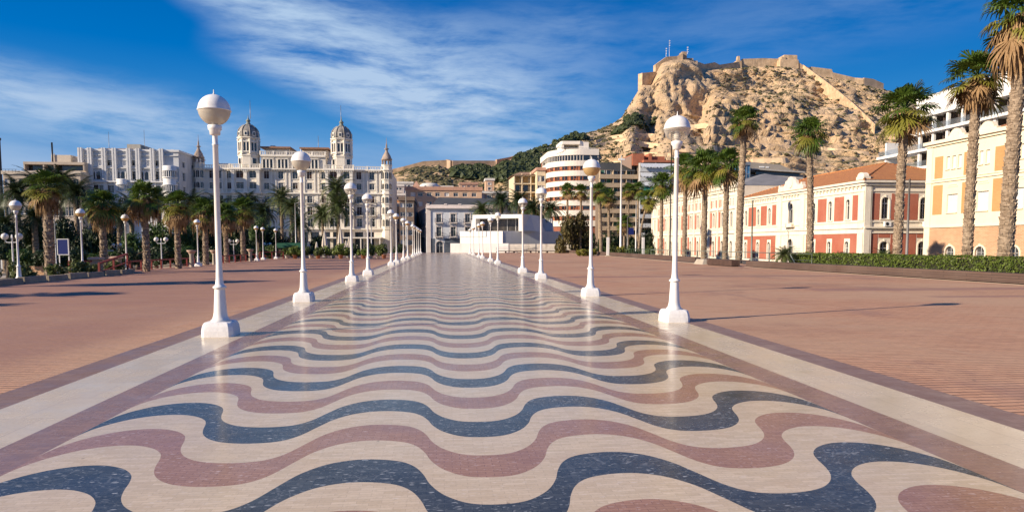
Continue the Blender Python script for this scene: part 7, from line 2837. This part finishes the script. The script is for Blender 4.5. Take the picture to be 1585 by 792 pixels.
# ---------------------------------------------------------------- left garden edge
bs = thing('sign', 'dark blue rectangular panel in a pale frame beside the thick fan palm', 'sign', (px_x(97, 43), 43, -1.1))
a_, b_ = px_x(88.5, 43) - px_x(97, 43), px_x(106.5, 43) - px_x(97, 43)
za, zb = hz(394.5, 43) + 1.1, hz(369.5, 43) + 1.1
part(bs, 'panel', blue_s, lambda q: q.box(a_ + .04, b_ - .04, -.03, .03, za + .04, zb - .04))
part(bs, 'frame', white, lambda q: (q.box(a_, b_, -.04, .04, zb - .04, zb), q.box(a_, b_, -.04, .04, za, za + .04), q.box(a_, a_ + .04, -.04, .04, za + .04, zb - .04), q.box(b_ - .04, b_, -.04, .04, za + .04, zb - .04)))
for x_ in (a_ + .06, b_ - .06):
    part(bs, 'post', white, lambda q: q.box(x_ - .025, x_ + .025, .045, .09, 0, za + .3))
# stone planter
stn = mat('planter_stone', (0.30, 0.245, 0.18), 0.9, var=0.2, vscale=2, bump=0.4, stain=0.3)
lp = thing('stone_planter', 'low rough stone planter along the left edge of the square', 'planter', (0, 0, 0))
for k in range(9):
    y0 = 25.5 + k * 1.75
    part(lp, 'kerb_stone', stn, lambda q: q.frustum(-17.75 + .02 * (k % 3), y0 + .82, 0, 0.24 + .03 * (k % 2), .16, .80, .13, .78))
part(lp, 'soil', MATS['soil'], lambda q: q.box(-19.4, -17.9, 24.6, 41, 0.0, 0.16))
low_m = leaf_mat('low_shrub', (0.04, 0.07, 0.015), (0.13, 0.15, 0.04), 0.55, 0.2, 2.5)


def shrub(label, x, y, z_, r_, h_, kind='green', n_='shrub', group='shrubs', pot=None, v=0):
    r = thing(n_, label, 'shrub' if not pot else 'potted plant', (x, y, z_), 0, group)
    zc = 0
    if pot:
        part(r, 'pot', pot, lambda q: q.lathe([(.20, 0), (.28, .38), (.31, .40), (.31, .46), (.26, .46)], seg=14))
        zc = .40
    c = use(SHR[kind][v % len(SHR[kind])])
    c.parent = r
    c.location = (0, 0, zc - .05)
    c.scale = (r_, r_, h_)
    c.rotation_euler = (0, 0, (x * 7 + y) % 6)


SHR = {k: [leaf_crown(s, 900, .13, 7).build('foliage', m_) for s in ss] for k, m_, ss in (('green', low_m, (51, 52)), ('dark', tree_dark, (53,)), ('yellow', leaf_mat('yellow_shrub', (0.14, 0.15, 0.02), (0.30, 0.27, 0.05), 0.5, .25, 2), (54,)), ('fresh', hedge_m, (55, 56)))}
ORDN = ['first', 'second', 'third', 'fourth', 'fifth', 'sixth', 'seventh', 'eighth', 'ninth', 'tenth', 'eleventh', 'twelfth', 'thirteenth', 'fourteenth', 'fifteenth', 'sixteenth']
for k in range(8):
    shrub('low green shrub, %s from the left in the stone planter' % ORDN[k], -18.5 + .25 * (k % 3 - 1), 28.0 + 1.75 * k, .14, .75 if k % 2 else .6, .5 + .15 * (k % 3), 'green', 'shrub', 'shrubs in the stone planter', None, k)
# potted terrace plants
terra = mat('terracotta_pot', (0.36, 0.15, 0.08), 0.8, var=0.1)
pots = [(408, 'dark'), (424, 'green'), (444, 'green'), (456, 'fresh'), (469, 'green'), (481, 'dark'), (492, 'green'), (503, 'fresh'), (515, 'green'), (527, 'fresh'), (539, 'green'), (551, 'dark'), (562, 'fresh'), (574, 'green'), (584, 'fresh'), (594, 'green')]
for k, (px, kd) in enumerate(pots):
    Yp = 80.5 + (k % 3) * 1.3
    tall = 1.55 if 8 <= k <= 12 and k % 2 else (0.95 + .3 * (k % 2))
    if px > 568:
        tall = 1.45
    shrub('leafy potted plant, %s from the left along the terrace edge' % ORDN[k], px_x(px, Yp), Yp, 0, .85 + .15 * (k % 2), tall, kd, 'potted_plant', 'potted plants along the terrace edge', plinth_white if k % 3 else terra, k)
for k, px in enumerate((905, 918, 950, 962, 978, 1010)):
    shrub(('yellow green shrub' if k < 2 or k == 3 else 'dark green shrub') + ', %s from the left behind the far bench wall' % ORDN[k], px_x(px, 95 + 4 * (k % 2)), 95 + 4 * (k % 2), 0, 1.3, 1.1 if k < 2 else 1.5, 'yellow' if (k < 2 or k == 3) else 'green', 'shrub', 'shrubs behind the far bench wall', None, k)


def parasol(label, px, pt, Y, wpx):
    x = px_x(px, Y)
    r = thing('parasol', label, 'parasol', (x, Y, 0), 0, 'closed parasols of the terrace')
    h = hz(pt, Y, px)
    w_ = wpx / (F_PX / Y) / 2
    part(r, 'pole', white, lambda q: q.tube([(0, 0, 0), (0, 0, h)], .04, 6))
    q = MB()
    seg = 16
    vs, fs = [], []
    prof = [(0.05, h), (.10, h - .25), (w_ * .8, h * .62), (w_, h * .42), (w_ * .85, h * .30)]
    for (rr, zz) in prof:
        for k in range(seg):
            a = 2 * PI * k / seg
            f = rr * (1 + .22 * (1 if k % 2 else -1) * (1 if zz < h - .2 else 0))
            vs.append((f * math.cos(a), f * math.sin(a), zz))
    for i in range(len(prof) - 1):
        for k in range(seg):
            k2 = (k + 1) % seg
            fs.append((i * seg + k, i * seg + k2, (i + 1) * seg + k2, (i + 1) * seg + k))
    q.add(vs, fs)
    q.build('canopy', mat('parasol_cloth', (0.66, 0.60, 0.50), 0.85, var=0.06, vscale=3), r)
    part(r, 'base', concrete, lambda q: q.box(-.3, .3, -.3, .3, 0, .1))


for k, (px, pt, w_, Y, lab) in enumerate(((477.5, 373, 6, 86, 'small closed white parasol leftmost on the terrace'), (490, 374, 5, 88, 'small closed white parasol second from left on the terrace'), (502.5, 357, 8, 90, 'tall closed white parasol before the palace canopy'),
                                      (527, 351, 8, 92, 'tallest closed white parasol before the right domed tower'), (535.5, 372, 6, 88, 'short closed white parasol right of the tallest one'), (540.5, 366, 6, 92, 'closed white parasol just left of the third left lamp'), (553, 379, 5, 84, 'shortest closed white parasol right of the third left lamp'))):
    parasol(lab, px, pt, Y, w_)
HZ[0] = 450
ki = thing('kiosk', 'low kiosk with long dark green awning left of the terrace plants', 'kiosk', (px_x(430, 92), 92, 0))
KW = px_x(470, 92) - px_x(430, 92)
part(ki, 'awning', mat('dark_green_awning', (0.01, 0.10, 0.055), 0.7), lambda q: q.slab_xz([(0, hz(383.5, 92)), (0, hz(376, 92)), (KW, hz(375.5, 92)), (KW, hz(383.5, 92))], -1, 3))
part(ki, 'wall', mat('kiosk_dark', (0.05, 0.045, 0.04), 0.6), lambda q: q.box(.3, KW - .3, 0, 2.8, 0, hz(383.7, 92)))
part(ki, 'counter', mat('bench_wood', (0.085, 0.05, 0.038), 0.6), lambda q: q.box(.1, KW - .1, -.5, -.003, 0, 1.0))
part(ki, 'post', grey_metal, lambda q: (q.box(0, .08, -.95, -.87, 0, hz(383.6, 92)), q.box(KW - .08, KW, -.95, -.87, 0, hz(383.6, 92))))

# twin globe lamps of the garden
def twin_lamp():
    r = thing('twin_lamp', 'x', 'street lamp', (0, 0, 0), 0, 'small white twin globe lamps of the garden')
    s = MB(); s.lathe([(.14, 0), (.14, .1), (.08, .2), (.05, .9), (.04, 2.9), (.06, 2.95), (.03, 3.15)], seg=10)
    s.tube([(-.38, 0, 2.85), (-.3, 0, 2.72), (0, 0, 2.7), (.3, 0, 2.72), (.38, 0, 2.85)], .03, 6)
    kid(r, s.build('pole', white))
    for sx_ in (-.38, .38):
        s = MB(); s.lathe([(.02, 2.85)] + [(.19 * math.cos(R(a)), 3.04 + .19 * math.sin(R(a))) for a in range(-75, 90, 15)] + [(.01, 3.24)], sx_, 0, 14)
        kid(r, s.build('globe', mat('opal_globe', (0.74, 0.70, 0.62), 0.3, var=0.02)))
    return r


tp = twin_lamp()
for k, (px, py, Y, lab) in enumerate(((19, 366, 44, 'white twin globe lamp left of the nearest garden edge lamp'), (249.5, 370.5, 62, 'white twin globe lamp before the large bright green tree'),
                                  (361.5, 373, 72, 'white twin globe lamp left of the rightmost garden edge palm'), (413.5, 377.5, 88, 'white twin globe lamp right of the two neighbouring garden lamps'), (181, 379, 74, 'distant twin globe lamp in the shade between two palms'))):
    o = tp if k == 0 else copy_tree(tp)
    z_ = hz(py, Y, px)
    o.location = (px_x(px, Y), Y, -1.1)
    s_ = (z_ + 1.1) / 3.04
    o.scale = (s_, s_, s_)
    tag(o, lab, 'street lamp')
# urn pillars
pinkst = mat('pink_stone', (0.48, 0.33, 0.25), 0.85, var=0.12, vscale=3, bump=0.2, stain=0.2)


def urn(label, px, pt, Y):
    r = thing('urn_pillar', label, 'pillar', (px_x(px, Y), Y, -1.1), 0, 'stone urn pillars at the garden edge')
    h = hz(pt, Y, px) + 1.1
    part(r, 'column', concrete, lambda q: q.lathe([(.24, 0), (.24, .15), (.18, .2), (.15, h - .34), (.20, h - .28)], seg=12))
    part(r, 'bowl', pinkst, lambda q: q.lathe([(.17, h - .28), (.22, h - .20), (.30, h - .10), (.33, h - .06), (.33, h), (.28, h)], seg=18))


urn('pillar with pink stone bowl left of the fourth garden edge lamp', 296, 387, 52)
urn('pillar with pink stone bowl left of the nearest left promenade lamp', 331, 387, 58)
urn('pillar with stone bowl right of the yellowish fan palm', 387, 385.5, 68)
redm = mat('dark_red_paint', (0.22, 0.03, 0.026), 0.55, var=0.1)


def railing(label, pts, posts, h=1.0, lower=True):
    r = thing('railing', label, 'railing', (0, 0, 0), 0, 'dark red railings of the garden edge')
    V = [Vector(p) for p in pts]
    part(r, 'rail', redm, lambda q: [(q.bar(a + Vector((0, 0, h)), b_ + Vector((0, 0, h)), .09), q.bar(a + Vector((0, 0, h * .55)), b_ + Vector((0, 0, h * .55)), .05), q.bar(a + Vector((0, 0, h * .12)), b_ + Vector((0, 0, h * .12)), .05)) for a, b_ in zip(V, V[1:])])
    tot = sum((b_ - a).length for a, b_ in zip(V, V[1:]))
    for a, b_ in zip(V, V[1:]):
        n = max(1, int((b_ - a).length / posts))
        for k in range(n + 1):
            p = a + (b_ - a) * k / n
            part(r, 'post', redm, lambda q: q.bar(p, p + Vector((0, 0, h + .05)), .09))


railing('dark red railing running level behind the fan palms of the garden edge', [(px_x(200, 44), 44, -0.4), (px_x(300, 55), 55, -0.4)], 1.5)
railing('dark red stair railing sloping down beside the stone steps', [(px_x(152, 37.5), 37.5, -.35), (px_x(196, 40.5), 40.5, 0.1)], 1.1)
railing('dark red railing left of the stair beside the blue sign', [(px_x(106, 40), 40, -.3), (px_x(150, 41), 41, -.3)], 1.3)
railing('dark red railing at the garden edge between the urn pillars', [(px_x(335, 60), 60, -0.35), (px_x(395, 72), 72, -0.35)], 1.6)
railing('dark red railing left of the kiosk', [(px_x(402, 76), 76, -0.2), (px_x(438, 80), 80, -0.2)], 1.8)
st_ = thing('stone_steps', 'pale stone steps leading down from the square beside the red stair railing', 'steps', (px_x(180, 41.5), 41.5, 0))
for k in range(5):
    part(st_, 'step', concrete, lambda q: q.box(-2.2, 1.2, .4 * k, .4 * (k + 1), -1.2, 0.06 - .17 * k))
for k, (px, Y, lab) in enumerate(((148, 41, 'rough stone gate pillar left of the steps'), (178, 44, 'rough stone gate pillar behind the steps'))):
    t_ = thing('stone_pillar', lab, 'pillar', (px_x(px, Y), Y, -1.1), 0, 'rough stone pillars of the steps')
    part(t_, 'shaft', stn, lambda q: q.frustum(0, 0, 0, 1.9, .3, .3, .24, .24))
    part(t_, 'cap', pinkst, lambda q: q.frustum(0, 0, 1.9, 2.02, .34, .34, .3, .3))
for k, (p0, p1, Y, pt, lab) in enumerate(((20, 74, 62, 401, 'low pink brick wall behind the stone planter'), (118, 165, 58, 399, 'low pink brick wall behind the blue sign'), (215, 300, 72, 407, 'low cream wall behind the level red railing'))):
    x0_, x1_ = px_x(p0, Y), px_x(p1, Y)
    HZ[0] = (p0 + p1) / 2
    t_ = thing('garden_wall', lab, 'garden wall', (x0_, Y, -1.1), 0, 'low walls of the garden')
    part(t_, 'wall', pinkbrick if k < 2 else concrete, lambda q: q.box(0, x1_ - x0_, 0, .4, 0, hz(pt, Y) + 1.0))
    part(t_, 'coping', concrete, lambda q: q.box(-.05, x1_ - x0_ + .05, -.05, .45, hz(pt, Y) + 1.0, hz(pt, Y) + 1.1))
HZ[0] = 60
pe = thing('pergola_beam', 'thin white horizontal pergola beams on posts deep in the garden shade', 'pergola', (px_x(0, 80), 80, -1.1))
part(pe, 'beam', white, lambda q: q.box(0, px_x(175, 80) - px_x(0, 80), 0, .15, hz(388.5, 80) + 1.1, hz(387, 80) + 1.1))
for k in range(6):
    part(pe, 'post', white, lambda q: q.box(2.6 * k, 2.6 * k + .12, .01, .14, 0, hz(388.6, 80) + 1.1))
